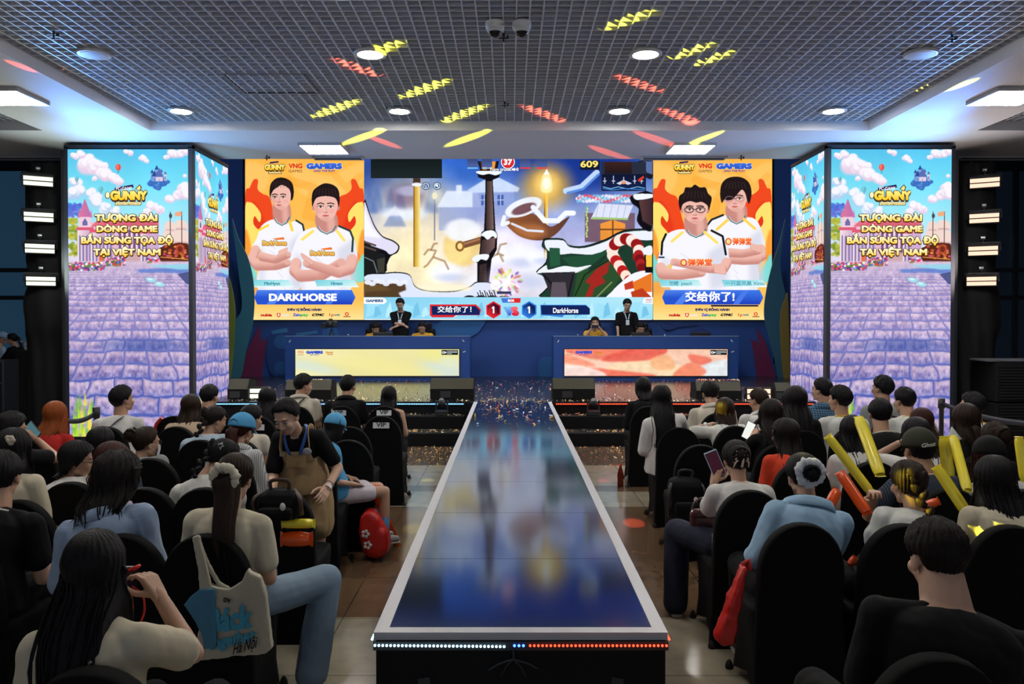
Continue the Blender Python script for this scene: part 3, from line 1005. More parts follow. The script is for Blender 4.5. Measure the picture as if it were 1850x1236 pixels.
# ---------------------------------------------------------------- the game on the main screen
def paint_game():
	c = Canvas(658, 229, 1180, 578, 1.3, 11)
	c.vgrad([(229, (22, 50, 140)), (300, (62, 100, 190)), (350, (128, 156, 215)), (420, (176, 180, 228)), (500, (220, 220, 242)), (578, (244, 240, 238))])
	c.zoom(640, 270, 2.875)
	c.ell(150, 150, 160, 140, (40, 70, 150), .8, 130); c.ell(1150, 80, 300, 170, (20, 48, 140), .85, 160); c.ell(560, 70, 200, 110, (50, 105, 205), .8, 120)
	c.ell(300, 430, 240, 300, (255, 240, 200), .7, 260); c.ell(380, 580, 330, 180, (255, 238, 185), .7, 200)
	c.ell(700, 560, 260, 170, (250, 242, 250), .8, 170)
	c.mottle(.22, 9, 12)
	# misty houses and pines
	for x in (80, 120, 190, 240, 400): c.poly([(x - 40, 330), (x + 40, 330), (x, 150 + (x % 50))], (70, 105, 180), .45, 14)
	for k in range(5): c.ell(200 + 30 * k, 330 + 14 * (k % 2), 60, 26, (235, 242, 252), .7, 30)
	c.poly([(150, 400), (270, 400), (215, 290)], (120, 140, 190), .7, 8); c.poly([(175, 345), (255, 345), (213, 285)], (245, 248, 255), .8, 10)
	c.poly([(440, 420), (640, 420), (640, 290), (440, 290)], (150, 165, 215), .7, 6)
	c.poly([(430, 300), (480, 215), (640, 215), (660, 300)], (225, 235, 252), .95, 5); c.poly([(530, 225), (560, 225), (560, 185), (530, 185)], (235, 240, 252), .9, 4)
	c.poly([(615, 330), (830, 330), (830, 200), (615, 200)], (150, 165, 220), .8, 5)
	c.poly([(590, 210), (720, 130), (860, 200), (850, 220), (600, 225)], (205, 222, 250), .95, 5)
	for x in (745, 660): c.poly([(x, 290), (x + 32, 290), (x + 32, 235), (x, 235)], (60, 90, 170), .9, 3); c.line([(x + 16, 235), (x + 16, 290)], 4, (190, 205, 240)); c.line([(x, 262), (x + 32, 262)], 4, (190, 205, 240))
	c.ell(270, 240, 90, 60, (110, 80, 120), .55, 60); c.ell(290, 215, 70, 26, (200, 205, 235), .6, 20)
	# golden lamp posts with a glow
	for x, w, t, b in ((325, 34, 170, 610), (997, 20, 190, 570)):
		c.poly([(x - w / 2, b), (x + w / 2, b), (x + w / 2, t), (x - w / 2, t)], (190, 140, 30), grad=((255, 232, 150), 'x', x - w / 2, x + w / 2))
		c.poly([(x - w / 2, b), (x - w / 2 + 5, b), (x - w / 2 + 5, t), (x - w / 2, t)], (120, 80, 20))
	c.poly([(305, 180), (345, 180), (340, 90), (310, 90)], (70, 52, 40)); c.ell(325, 182, 26, 10, (245, 248, 255), .95, 4)
	c.line([(418, 240), (418, 470)], 6, (120, 120, 140)); c.ell(418, 240, 14, 18, (250, 240, 190), .9, 8); c.ell(418, 240, 40, 40, (255, 250, 220), .4, 50)
	c.ell(1000, 190, 120, 110, (255, 190, 60), .75, 120); c.ell(1000, 180, 60, 60, (255, 215, 120), .9, 70)
	c.poly([(970, 215), (1028, 215), (1018, 130), (982, 130)], (255, 240, 170), 1, 6, smooth=4); c.poly([(985, 130), (1015, 130), (1000, 100)], (250, 250, 255)); c.ell(1000, 175, 20, 30, (255, 255, 235), 1, 12)
	# great round tank-like snow globe and snowy tea cup
	c.ell(565, 500, 100, 108, (235, 200, 120), .9, 30); c.ell(540, 530, 70, 70, (252, 228, 150), .8, 60); c.ell(565, 420, 95, 60, (244, 246, 252), .95, 26)
	c.line([(555, 500), (660, 470)], 34, (120, 80, 55)); c.line([(560, 494), (650, 466)], 10, (170, 120, 85)); c.ell(550, 502, 24, 28, (150, 100, 50)); c.ell(550, 502, 13, 16, (250, 220, 140))
	cup = [(790, 370), (830, 430), (900, 465), (990, 470), (1060, 430), (1120, 350), (1080, 370), (1020, 400), (960, 350), (900, 330)]
	c.poly(cup, (150, 88, 48), 1, 3, smooth=5, grad=((96, 60, 52), 'x', 790, 1120)); c.poly([(820, 400), (960, 390), (1000, 440), (900, 460)], (190, 120, 70), .7, 20, smooth=4)
	c.ell(880, 300, 100, 44, (238, 242, 252), 1, 6, -.35); c.ell(882, 308, 66, 24, (120, 82, 90), 1, 8, -.35); c.line([(780, 350), (770, 390), (800, 380)], 20, (240, 244, 254))
	c.line([(930, 300), (990, 370), (1060, 370), (1100, 330), (1140, 330)], 26, (242, 245, 255)); c.line([(820, 385), (900, 420), (980, 425)], 12, (225, 228, 244))
	c.line([(1100, 215), (1180, 195), (1260, 120)], 30, (190, 215, 250)); c.line([(1110, 225), (1190, 205), (1270, 130)], 12, (90, 140, 220))
	# toy shop house on the right
	c.poly([(1200, 480), (1460, 480), (1460, 330), (1200, 330)], (118, 92, 110)); c.mottle(.05, 40, 60)
	c.poly([(1230, 360), (1420, 365), (1450, 290), (1270, 280)], (222, 226, 246)); c.poly([(1240, 350), (1420, 356), (1425, 366), (1230, 362)], (160, 200, 120))
	for k in range(5): c.line([(1270 + 36 * k, 285), (1255 + 36 * k, 355)], 3, (170, 180, 215))
	c.poly([(1280, 470), (1410, 470), (1410, 385), (1345, 365), (1280, 385)], (235, 150, 60)); c.line([(1345, 370), (1345, 470)], 8, (120, 70, 40)); c.line([(1280, 415), (1410, 415)], 8, (120, 70, 40))
	for k in range(70): c.ell(1160 + k * 4.2, 255 + 14 * math.sin(k * 1.7), 9, 9, ((250, 240, 250), (120, 190, 230), (235, 90, 110), (190, 225, 250))[k % 4], .9, 3)
	for k in range(20): c.ell(1210 + 3 * math.sin(k), 300 + k * 8, 5, 5, ((120, 210, 120), (240, 220, 120))[k % 2], .9, 3)
	# drifting snow banks and light figures
	for x, y, rx, ry in ((760, 600, 120, 110), (880, 640, 110, 90), (700, 690, 130, 60), (850, 560, 90, 60), (960, 560, 60, 40), (480, 640, 90, 50)):
		c.ell(x, y, rx, ry, (246, 248, 255), .8, ry * .8); c.ell(x + 20, y + ry * .5, rx * .7, ry * .4, (178, 190, 232), .55, ry * .6)
	c.mottle(.06, 16, 24)
	for p in ([(365, 545), (385, 520), (425, 525), (410, 560), (380, 600), (365, 610)], [(400, 520), (415, 490), (430, 488)], [(415, 560), (470, 580), (490, 620)], [(720, 555), (750, 540), (775, 550)], [(745, 545), (760, 495), (790, 488)], [(760, 550), (775, 580)]):
		c.line(p, 11, (150, 110, 70), .6)
	# near lamp post, black iron with snow
	ink, iron = (18, 16, 22), (58, 44, 46)
	c.poly([(640, 60), (752, 60), (742, 110), (760, 122), (752, 145), (720, 158), (728, 300), (735, 420), (745, 440), (742, 520), (715, 570), (700, 710), (640, 712), (640, 590), (618, 570), (650, 550), (662, 430), (675, 420), (680, 300), (682, 158), (645, 145), (638, 120), (655, 105)], ink)
	c.poly([(688, 165), (716, 165), (726, 415), (686, 415)], iron, grad=((120, 98, 92), 'x', 686, 722)); c.poly([(650, 60), (742, 60), (735, 112), (660, 112)], (60, 34, 30)); c.poly([(662, 62), (690, 62), (688, 105), (668, 105)], (235, 140, 40)); c.poly([(708, 62), (735, 62), (728, 105), (706, 105)], (240, 160, 60))
	c.poly([(665, 470), (735, 455), (730, 510), (700, 545), (655, 545)], iron, grad=((122, 92, 92), 'x', 660, 730)); c.poly([(652, 600), (690, 590), (688, 690), (650, 700)], iron)
	c.poly([(636, 122), (668, 132), (700, 126), (735, 134), (764, 122), (755, 112), (645, 112)], (240, 245, 255), smooth=3); c.poly([(660, 445), (680, 425), (720, 420), (742, 440), (738, 462), (720, 450), (695, 468), (675, 452)], (244, 248, 255), smooth=3)
	c.poly([(612, 572), (640, 548), (700, 545), (690, 575), (660, 570), (640, 585)], (240, 245, 255), smooth=3)
	# left snowy ledge
	c.poly([(50, 270), (80, 330), (110, 400), (150, 450), (200, 470), (235, 500), (225, 535), (190, 555), (170, 600), (160, 640), (50, 660)], ink, smooth=3)
	c.poly([(50, 278), (75, 330), (106, 405), (148, 456), (196, 476), (228, 502), (218, 530), (185, 545), (150, 520), (50, 520)], (226, 222, 246), smooth=3); c.poly([(50, 300), (90, 400), (140, 460), (50, 450)], (250, 250, 255), .9, 8)
	c.poly([(50, 470), (90, 500), (150, 520), (120, 530), (160, 545), (160, 640), (120, 650), (50, 650)], (26, 28, 30)); c.line([(55, 560), (100, 580), (120, 640)], 5, (120, 130, 140)); c.poly([(118, 570), (160, 560), (155, 640), (125, 640)], (60, 60, 52))
	for y in (480, 505): c.line([(55, y), (110, y + 18)], 10, (90, 70, 70))
	# ground snow line
	gl = [(50, 660), (150, 645), (230, 640), (290, 655), (315, 710), (380, 735), (520, 738), (600, 715), (640, 690), (720, 700), (720, 780), (50, 780)]
	c.poly([(x, y - 4) for x, y in gl], ink, smooth=4); c.poly([(x, y + 2) for x, y in gl], (222, 230, 250), smooth=4)
	c.poly([(310, 712), (380, 700), (540, 700), (620, 712), (600, 735), (380, 740)], (255, 246, 214), .9, 14)
	c.poly([(52, 680), (180, 690), (265, 700), (270, 730), (230, 745), (260, 790), (52, 790)], (84, 62, 40), 1, 4); c.poly([(52, 690), (120, 700), (200, 730), (52, 740)], (112, 84, 50), .8, 10)
	for k in range(9): c.ell(70 + k * 24, 690 + 8 * math.sin(k * 2), 18, 12, (235, 240, 255), .95, 4)
	for x in (600, 660, 720, 780): c.ell(x, 772, 30, 14, ink, 1, 4)
	# cannon flash
	c.ell(790, 690, 95, 90, (240, 215, 245), .55, 80)
	for k in range(70):
		a = c.rng.random() * 2 * PI; r = 20 + 55 * c.rng.random()
		c.ell(795 + r * math.cos(a), 685 + r * .95 * math.sin(a), 12, 7, ((250, 240, 140), (225, 120, 170), (120, 90, 190), (255, 255, 250), (210, 130, 70), (180, 230, 120))[k % 6], .75, 4, a)
	c.poly([(735, 730), (770, 690), (740, 660), (790, 670), (815, 640), (815, 685), (850, 700), (805, 705), (790, 735), (775, 708)], (255, 250, 255), .95, 6)
	c.ell(735, 705, 26, 30, (252, 252, 255), .9, 10)
	# right snowy platform with green wood
	pf = [(985, 480), (1000, 465), (1090, 468), (1120, 500), (1200, 505), (1310, 470), (1400, 425), (1500, 415), (1550, 420), (1550, 780), (1000, 780), (1010, 720), (985, 660), (950, 640), (1000, 590), (1005, 530), (980, 510)]
	c.poly([(x - 4, y - 5) for x, y in pf], ink, smooth=3); c.poly(pf, (30, 60, 46), smooth=3)
	c.poly([(990, 485), (1005, 470), (1088, 473), (1120, 506), (1200, 511), (1312, 476), (1402, 431), (1550, 424), (1550, 470), (1440, 470), (1330, 510), (1250, 545), (1130, 540), (1075, 545), (1010, 525)], (236, 240, 254), smooth=3)
	c.poly([(1015, 510), (1070, 512), (1072, 600), (1020, 612)], (38, 88, 62)); c.poly([(1080, 560), (1240, 545), (1330, 520), (1330, 570), (1200, 605), (1130, 610)], (34, 78, 54))
	c.poly([(950, 640), (1000, 600), (1010, 625), (1090, 605), (1160, 612), (1230, 600), (1240, 615), (1160, 640), (1000, 640)], (240, 244, 255), smooth=3)
	c.poly([(975, 640), (1150, 635), (1140, 700), (1120, 780), (1030, 780), (1000, 700)], (48, 44, 52)); c.line([(985, 650), (1030, 700), (1020, 780)], 7, ink); c.line([(1140, 650), (1110, 780)], 7, ink); c.poly([(1030, 690), (1100, 690), (1110, 770), (1020, 770)], (92, 82, 92))
	c.poly([(1160, 640), (1330, 560), (1390, 660), (1340, 740), (1200, 780), (1140, 770)], (44, 78, 44), 1, 4); c.poly([(1200, 690), (1260, 620), (1330, 580), (1320, 640), (1290, 660), (1310, 690), (1250, 720), (1240, 760), (1200, 770), (1230, 700)], (168, 38, 34), .95, 5)
	c.line([(1150, 760), (1200, 650), (1330, 570)], 6, (18, 36, 24)); c.line([(1250, 780), (1340, 690)], 8, (120, 140, 90))
	c.line([(1230, 620), (1330, 540), (1400, 520)], 22, (30, 56, 44))
	# candy cane
	for k in range(22):
		a = PI * 1.05 + k * PI * 1.05 / 21
		x, y = 1412 + 70 * math.cos(a), 535 + 70 * math.sin(a)
		c.ell(x, y, 30, 30, (150, 24, 26) if (k // 3) % 2 else (250, 232, 222), 1, 3)
	for k in range(16):
		t = k / 15
		c.ell(1345 + 85 * t, 550 + 130 * t, 30 - 4 * t, 27, (188, 30, 30) if (k // 3) % 2 else (250, 228, 214), 1, 3)
	for k in range(10):
		t = k / 9
		c.ell(1480 + 16 * t, 545 + 70 * t, 25, 24, (120, 20, 26) if (k // 3) % 2 else (170, 34, 36), 1, 3)
	# ribbon, pot and snow at the right edge
	c.poly([(1390, 690), (1460, 640), (1550, 640), (1550, 780), (1320, 780), (1340, 740)], (244, 244, 255), smooth=3); c.poly([(1405, 700), (1450, 680), (1460, 720), (1410, 730)], (196, 60, 40)); c.poly([(1450, 690), (1550, 640), (1550, 740), (1460, 740)], (230, 120, 40)); c.poly([(1440, 740), (1500, 720), (1550, 770), (1450, 780)], (190, 60, 30))
	c.poly([(1510, 540), (1550, 530), (1550, 640), (1515, 640)], ink); c.poly([(1518, 550), (1550, 545), (1550, 610), (1520, 610)], (250, 200, 70)); c.poly([(1500, 520), (1530, 500), (1550, 505), (1550, 545), (1510, 545)], (238, 242, 255), smooth=3)
	c.poly([(1440, 240), (1550, 225), (1550, 410), (1510, 415), (1470, 370), (1480, 310), (1445, 280)], ink, smooth=3); c.poly([(1480, 265), (1550, 255), (1550, 400), (1500, 370)], (92, 60, 58), grad=((60, 40, 50), 'x', 1480, 1550)); c.poly([(1450, 240), (1470, 230), (1550, 232), (1550, 250), (1470, 262)], (240, 244, 255), smooth=3)
	c.poly([(1440, 90), (1480, 60), (1550, 60), (1550, 150), (1510, 140), (1500, 100)], (24, 28, 40), smooth=3); c.poly([(1500, 62), (1550, 62), (1550, 130), (1520, 120)], (90, 110, 160))
	return c


def game_overlay(F):
	F.zoom(640, 270, 2.875)
	F.rect(86, -60, 456, 150, (24, 28, 30), (30, 40, 42)); F.rect(90, 30, 452, 146, (18, 24, 24), (30, 40, 42))
	for x, g in ((372, 0), (430, 1)):
		F.ell(x, 190, 21, 21, (30, 60, 110)); F.ell(x, 190, 17, 17, (220, 235, 250)); F.ell(x, 190, 13, 13, (40, 70, 120))
		if g: F.ell(x - 2, 187, 9, 7, (235, 245, 255)); F.poly([(x - 2, 192), (x + 12, 205), (x + 6, 192)], (235, 245, 255))
		else: F.ell(x - 5, 186, 2.6, 3.4, (240, 250, 255)); F.ell(x + 5, 186, 2.6, 3.4, (240, 250, 255)); F.poly([(x - 8, 193), (x, 200), (x + 8, 193)], (240, 250, 255))
	# turn counter
	for x, c1 in ((615, (120, 190, 240)), (690, (120, 190, 240)), (888, (235, 60, 60)), (975, (235, 60, 60))):
		F.rect(x - 27, 40, x + 27, 92, (46, 60, 110), (80, 100, 160)); F.rect(x - 27, 94, x + 27, 101, c1)
	F.ell(798, 66, 36, 36, (250, 250, 250)); F.ell(798, 66, 32, 32, (214, 40, 50)); F.text('37', 776, 820, 82, 50, (255, 255, 255), bold=.05)
	F.text('Turn trước', 702, 815, 113, 96, (255, 255, 255), bold=.03, outline=(30, 40, 90), ow=.05)
	F.poly([(818, 110), (830, 110), (830, 115), (840, 105), (830, 95), (830, 100), (818, 100)], (255, 255, 255)); F.text('0', 841, 853, 113, 96, (255, 255, 255), bold=.03, outline=(30, 40, 90), ow=.05)
	F.rect(1172, 60, 1274, 108, (20, 26, 50)); F.text('609', 1174, 1266, 95, 60, (255, 230, 120), bold=.03, outline=(50, 40, 30), ow=.05)
	# minimap
	F.rect(1282, 66, 1514, 218, (40, 46, 64)); F.rect(1286, 130, 1512, 215, (16, 22, 46), (24, 34, 80)); F.rect(1300, 66, 1440, 128, (60, 34, 30), (30, 24, 30))
	for x, h in ((1300, 20), (1345, 26), (1398, 22), (1455, 26), (1490, 20)): F.line([(x, 180), (x, 180 - h * 1.6)], 5, (170, 180, 205)); F.line([(x - 9, 166), (x + 9, 166)], 4, (210, 215, 235))
	F.poly([(1360, 178), (1398, 160), (1440, 178), (1420, 186), (1398, 176), (1378, 186)], (200, 210, 230)); F.ell(1398, 174, 12, 8, (235, 150, 110)); F.poly([(1470, 160), (1500, 138), (1504, 150), (1480, 172)], (205, 60, 40))
	F.line([(1290, 196), (1330, 206), (1370, 196), (1420, 208), (1470, 196), (1508, 204)], 4, (120, 190, 230)); F.line([(1290, 205), (1340, 212), (1400, 205), (1508, 212)], 4, (60, 130, 210))
	F.text('60', 708, 735, 748, 730, (255, 255, 255), bold=.03, outline=(30, 30, 60), ow=.06); F.rect(742, 738, 818, 752, (40, 50, 80), (70, 80, 120)); F.rect(815, 738, 834, 752, (235, 240, 250))
	for k in range(8): F.line([(640 + 12 * k, 742 - 10 * (k % 2)), (652 + 12 * k, 770)], 5, (20, 24, 34))
	# match bar along the bottom of the screen
	z = 3.3636
	F.zoom(650, 530, z)
	F.poly([(28, 157), (1778, 157), (1778, 24), (28, 24)], [(140, 214, 242), (150, 220, 244), (178, 232, 248), (130, 206, 238)])
	for k in range(26):
		x = 40 + k * 66 + 20 * math.sin(k * 5.1)
		F.poly([(x, 150), (x + 46, 128), (x + 60 * (k % 3 == 0) + 30, 52 + 30 * (k % 2)), (x + 8, 60 + 20 * (k % 3))], ((158, 224, 246), (120, 196, 232), (188, 236, 250))[k % 3])
	F.poly([(28, 64), (150, 66), (168, 50), (160, 34), (140, 26), (28, 26)], (244, 250, 255)); F.text('GAMERS', 40, 145, 54, 37, (66, 92, 140), bold=.06, shear=.05)
	F.poly([(1715, 62), (1778, 66), (1778, 24), (1725, 28), (1716, 44)], (240, 246, 255)); F.text('VNG', 1733, 1770, 46, 34, (222, 120, 110), bold=.04); F.text('GAMES', 1734, 1769, 58, 50, (150, 150, 160), bold=.02)
	# name plates
	F.poly([(442, 146), (570, 146), (585, 134), (730, 134), (738, 100), (708, 68), (428, 68), (428, 134)], (222, 40, 48))
	F.poly([(442, 132), (728, 132), (730, 104), (704, 78), (438, 78)], (20, 36, 92)); F.text('交给你了！', 474, 680, 114, 84, (255, 255, 255), bold=.02)
	F.poly([(1098, 132), (1230, 146), (1240, 132), (1396, 130), (1396, 92), (1372, 70), (1096, 70)], (60, 130, 214)); F.poly([(1104, 130), (1396, 130), (1396, 94), (1370, 74), (1100, 74)], (20, 36, 92))
	F.text('DarkHorse', 1173, 1326, 120, 88, (255, 255, 255), bold=.025)
	for x, c1, c2 in ((813, (226, 40, 50), (60, 16, 40)), (1029, (50, 120, 220), (18, 34, 88))):
		F.poly([(x, 154), (x + 44, 128), (x + 44, 74), (x, 48), (x - 44, 74), (x - 44, 128)], c1); F.poly([(x, 144), (x + 36, 123), (x + 36, 79), (x, 58), (x - 36, 79), (x - 36, 123)], [c1, c2, c2, c2, c2, c1])
		F.poly([(x - 4, 122), (x + 5, 122), (x + 5, 80), (x - 2, 80), (x - 10, 88), (x - 10, 95), (x - 4, 91)], (255, 255, 255))
	F.poly([(868, 58), (975, 58), (978, 30), (858, 30)], (222, 40, 48)); F.poly([(868, 58), (915, 58), (920, 30), (858, 30)], (70, 120, 214)); F.text('BO5', 900, 938, 52, 37, (255, 255, 255), bold=.06)
	F.text('V', 872, 932, 136, 80, (120, 190, 245), (70, 70, 200), bold=.10, shear=-.15); F.text('S', 918, 968, 138, 80, (250, 110, 120), (214, 30, 60), bold=.10, shear=-.15)


# ---------------------------------------------------------------- the two team posters
def paint_poster(left):
	x0, x1 = (443, 658) if left else (1180, 1395)
	c = Canvas(x0, 229, x1, 578, 1.5, 21 if left else 22)
	c.vgrad([(229, (250, 176, 66)), (330, (250, 186, 78)), (500, (252, 196, 96)), (540, (250, 190, 84)), (578, (255, 226, 150))])
	if left: c.zoom(400, 270, 2.746); W0 = 118
	else: c.zoom(1160, 270, 2.746); W0 = 52
	o = W0 - 118
	light, deep = (255, 206, 120), (244, 158, 44)
	for pts in ([(340, 60), (520, 130), (700, 60), (700, 160), (560, 220), (460, 160), (380, 170)], [(380, 200), (520, 160), (640, 240), (600, 330), (480, 260)], [(130, 60), (240, 110), (200, 220), (118, 200)]):
		c.poly([(x + o, y) for x, y in pts], light, .55, 12, smooth=4)
	c.line([(330 + o, 150), (460 + o, 190), (420 + o, 330), (560 + o, 350)], 40, deep, .35); c.line([(540 + o, 100), (620 + o, 190), (690 + o, 130)], 34, deep, .3)
	red, red2, yel, cyan = (238, 74, 34), (226, 52, 28), (255, 224, 110), (120, 222, 216)
	def flame(s):
		f = (lambda x: x + o) if s < 0 else (lambda x: 118 + 708 - x + o)
		def P(pts): return [(f(x), y) for x, y in pts]
		c.poly(P([(118, 230), (140, 190), (160, 150), (182, 152), (180, 195), (205, 220), (240, 240), (262, 330), (280, 420), (230, 470), (160, 520), (118, 560)]), red, 1, 2, smooth=5)
		c.poly(P([(118, 330), (150, 260), (175, 270), (210, 340), (220, 430), (150, 520), (118, 500)]), red2, .7, 10, smooth=5)
		c.poly(P([(118, 290), (140, 262), (168, 278), (196, 320), (190, 360), (165, 330), (160, 370), (196, 420), (180, 480), (140, 520), (118, 540)]), yel, 1, 2, smooth=5)
		c.poly(P([(118, 400), (140, 440), (150, 520), (140, 580), (118, 600)]), (250, 150, 50), .9, 6, smooth=4)
		c.poly(P([(118, 520), (150, 570), (175, 620), (170, 650), (118, 650)]), cyan, .95, 5, smooth=4)
	flame(-1); flame(1)
	c.poly([(118 + o, 650), (230 + o, 640), (300 + o, 700), (118 + o, 720)], (240, 140, 60), .5, 20)
	skin, skin_sh, shirt, shirt_sh, hair = (238, 186, 172), (202, 138, 128), (244, 243, 250), (206, 208, 226), (34, 24, 26)

	def man(fx, fy, w, h, neck_y, sh, arms, style, glasses=None, tone=0.0, lean=0):
		"""head centre fx,fy half sizes w,h; sh = shirt outline; arms = list of limb strokes"""
		c.poly(sh, shirt, 1, 2, smooth=4)
		xs = [p[0] for p in sh]; ys = [p[1] for p in sh]
		a, b = min(xs), max(xs)
		c.poly([(b - 14, min(ys) + 60), (b - 4, max(ys) - 30), (b - (b - a) * .26, max(ys)), (b - (b - a) * .3, min(ys) + 120)], shirt_sh, .7, 22)
		c.poly([(a + 20, min(ys) + 130), (a + 60, min(ys) + 150), (a + 70, max(ys)), (a + 30, max(ys))], shirt_sh, .5, 18)
		for k in range(7):
			yk = min(ys) + 120 + 36 * k
			c.line([(fx - 70 + 14 * k, yk), (fx - 30 + 10 * k, yk + 26)], 7, shirt_sh, .35)
		# neck and face
		c.poly([(fx - w * .72, fy + h * .4), (fx + w * .76, fy + h * .4), (fx + w * 1.0, neck_y - 8), (fx + w * .2, neck_y + 22), (fx - w * .75, neck_y - 6)], skin_sh, 1, 3, smooth=3)
		c.poly([(fx + w * .1, fy + h * .9), (fx + w * .65, fy + h * .5), (fx + w * .8, neck_y - 4), (fx + w * .2, neck_y + 14)], skin, .7, 10)
		face = [(fx - w, fy - h * .3), (fx - w * .92, fy + h * .25), (fx - w * .62, fy + h * .72), (fx - w * .12, fy + h), (fx + w * .25, fy + h * .98), (fx + w * .72, fy + h * .66), (fx + w * .95, fy + h * .2), (fx + w, fy - h * .35), (fx + w * .6, fy - h * .9), (fx - w * .6, fy - h * .9)]
		c.ell(fx + w * 1.02, fy + h * .08, w * .15, h * .2, skin_sh, 1, 3); c.ell(fx - w * 1.0, fy + h * .08, w * .12, h * .18, skin_sh, 1, 3)
		c.poly(face, skin, 1, 2, smooth=5)
		c.poly([(fx - w, fy - h * .2), (fx - w * .7, fy - h * .1), (fx - w * .6, fy + h * .6), (fx - w * .7, fy + h * .6)], skin_sh, .6, 10)
		c.poly([(fx - w * .5, fy + h * .75), (fx + w * .5, fy + h * .75), (fx + w * .2, fy + h), (fx - w * .2, fy + h)], skin_sh, .45, 9)
		c.ell(fx - w * .45, fy + h * .32, w * .25, h * .14, (240, 160, 150), .5, 10); c.ell(fx + w * .48, fy + h * .32, w * .25, h * .14, (240, 160, 150), .5, 10)
		for s in (-1, 1):
			ex, ey = fx + s * w * .42 + lean, fy + h * .02
			c.ell(ex, ey, w * .20, h * .06, (246, 234, 232), 1, 2); c.ell(ex, ey, w * .095, h * .062, (40, 26, 24), 1, 2)
			c.line([(ex - w * .24, ey - h * .04), (ex, ey - h * .1), (ex + w * .24, ey - h * .03)], 3.2, (60, 36, 34))
			c.line([(ex - w * .27, ey - h * .2 + (s > 0) * -2), (ex, ey - h * .27), (ex + w * .27, ey - h * .2)], 5, (50, 34, 32))
		c.line([(fx + lean + 1, fy + h * .0), (fx + lean + w * .1, fy + h * .34)], 3, skin_sh, .8); c.line([(fx + lean - w * .14, fy + h * .4), (fx + lean + w * .16, fy + h * .4)], 4, (180, 112, 104))
		c.poly([(fx + lean - w * .3, fy + h * .62), (fx + lean - w * .08, fy + h * .57), (fx + lean + w * .08, fy + h * .57), (fx + lean + w * .3, fy + h * .62), (fx + lean, fy + h * .7)], (206, 92, 96), 1, 1.5, smooth=3)
		# hair
		H = [(fx + x * w, fy + y * h) for x, y in style]
		c.poly(H, hair, 1, 2, smooth=4)
		for k in range(7):
			t = k / 6
			c.line([(fx - w * .7 + 1.4 * w * t, fy - h * 1.25 + .12 * h * abs(t - .5)), (fx - w * .9 + 1.8 * w * t, fy - h * .75)], 3, (84, 64, 62), .5)
		if glasses:
			for s in (-1, 1):
				q = [(fx + lean + s * w * .46 + w * .36 * math.cos(t) * (1 if abs(math.cos(t)) > .5 else 1), fy + h * .04 + h * .19 * math.sin(t)) for t in np.linspace(0, 2 * PI, 20)]
				c.line(q, 4 if glasses == 'thick' else 2.5, (34, 30, 36) if glasses == 'thick' else (150, 110, 110))
			c.line([(fx + lean - w * .1, fy + h * .02), (fx + lean + w * .1, fy + h * .02)], 3, (40, 34, 38))
		# crew neck and shoulder trims
		c.line([(fx - w * .62, neck_y - 14), (fx - w * .4, neck_y + 10), (fx + w * .1, neck_y + 24), (fx + w * .6, neck_y + 8), (fx + w * .85, neck_y - 16)], 6, (70, 120, 130))
		c.line([(fx - w * .58, neck_y - 14), (fx - w * .36, neck_y + 7), (fx + w * .1, neck_y + 20), (fx + w * .56, neck_y + 5)], 2.5, (230, 238, 240))

	def limb(pts, w0, w1, col=skin, sh=skin_sh):
		n = 44
		q = [np.array(p, float) for p in pts]
		for i in range(len(q) - 1):
			for k in range(n):
				p = q[i] + (q[i + 1] - q[i]) * k / n
				r = w0 + (w1 - w0) * ((i + k / n) / (len(q) - 1))
				c.ell(p[0], p[1] + 4, r, r, sh, .35, 5); c.ell(p[0], p[1] - 3, r * .92, r * .85, col, .5, 7)

	def fingers(x, y, dx, dy, w=6, n=4):
		for k in range(n):
			xx, yy = x + k * w * .9 * (dy / (abs(dx) + abs(dy))), y + k * w * 1.1 * abs(dx) / (abs(dx) + abs(dy))
			c.line([(xx, yy), (xx + dx, yy + dy)], w * 1.25, skin_sh); c.line([(xx, yy - 1), (xx + dx, yy + dy - 1)], w, skin)

	side_part = [(-1.12, .05), (-1.16, -.5), (-1.0, -1.1), (-.4, -1.5), (.4, -1.5), (1.1, -1.15), (1.3, -.5), (1.22, .1), (1.0, .25), (.98, -.3), (.75, -.7), (.1, -.95), (-.3, -.8), (-.75, -.55), (-1.0, -.2)]
	crop = [(-1.1, .0), (-1.16, -.55), (-1.05, -1.05), (-.7, -1.35), (-.1, -1.6), (.6, -1.5), (1.05, -1.15), (1.16, -.5), (1.06, .05), (.96, -.35), (.7, -.62), (0, -.72), (-.7, -.62), (-.96, -.3)]
	fluffy = [(-1.15, .1), (-1.3, -.4), (-1.25, -.9), (-.9, -1.15), (-.75, -1.5), (-.3, -1.5), (0, -1.7), (.4, -1.5), (.85, -1.5), (1.05, -1.1), (1.35, -.8), (1.25, -.3), (1.12, .1), (1.0, -.25), (.55, -.5), (.1, -.45), (-.4, -.55), (-.95, -.35)]
	curtain_h = [(-1.2, .35), (-1.35, -.3), (-1.2, -1.1), (-.6, -1.55), (.4, -1.6), (1.15, -1.2), (1.4, -.4), (1.2, .4), (1.0, .15), (.85, -.35), (.55, -.65), (.15, -.3), (-.3, .1), (-.75, .15), (-1.0, .1)]
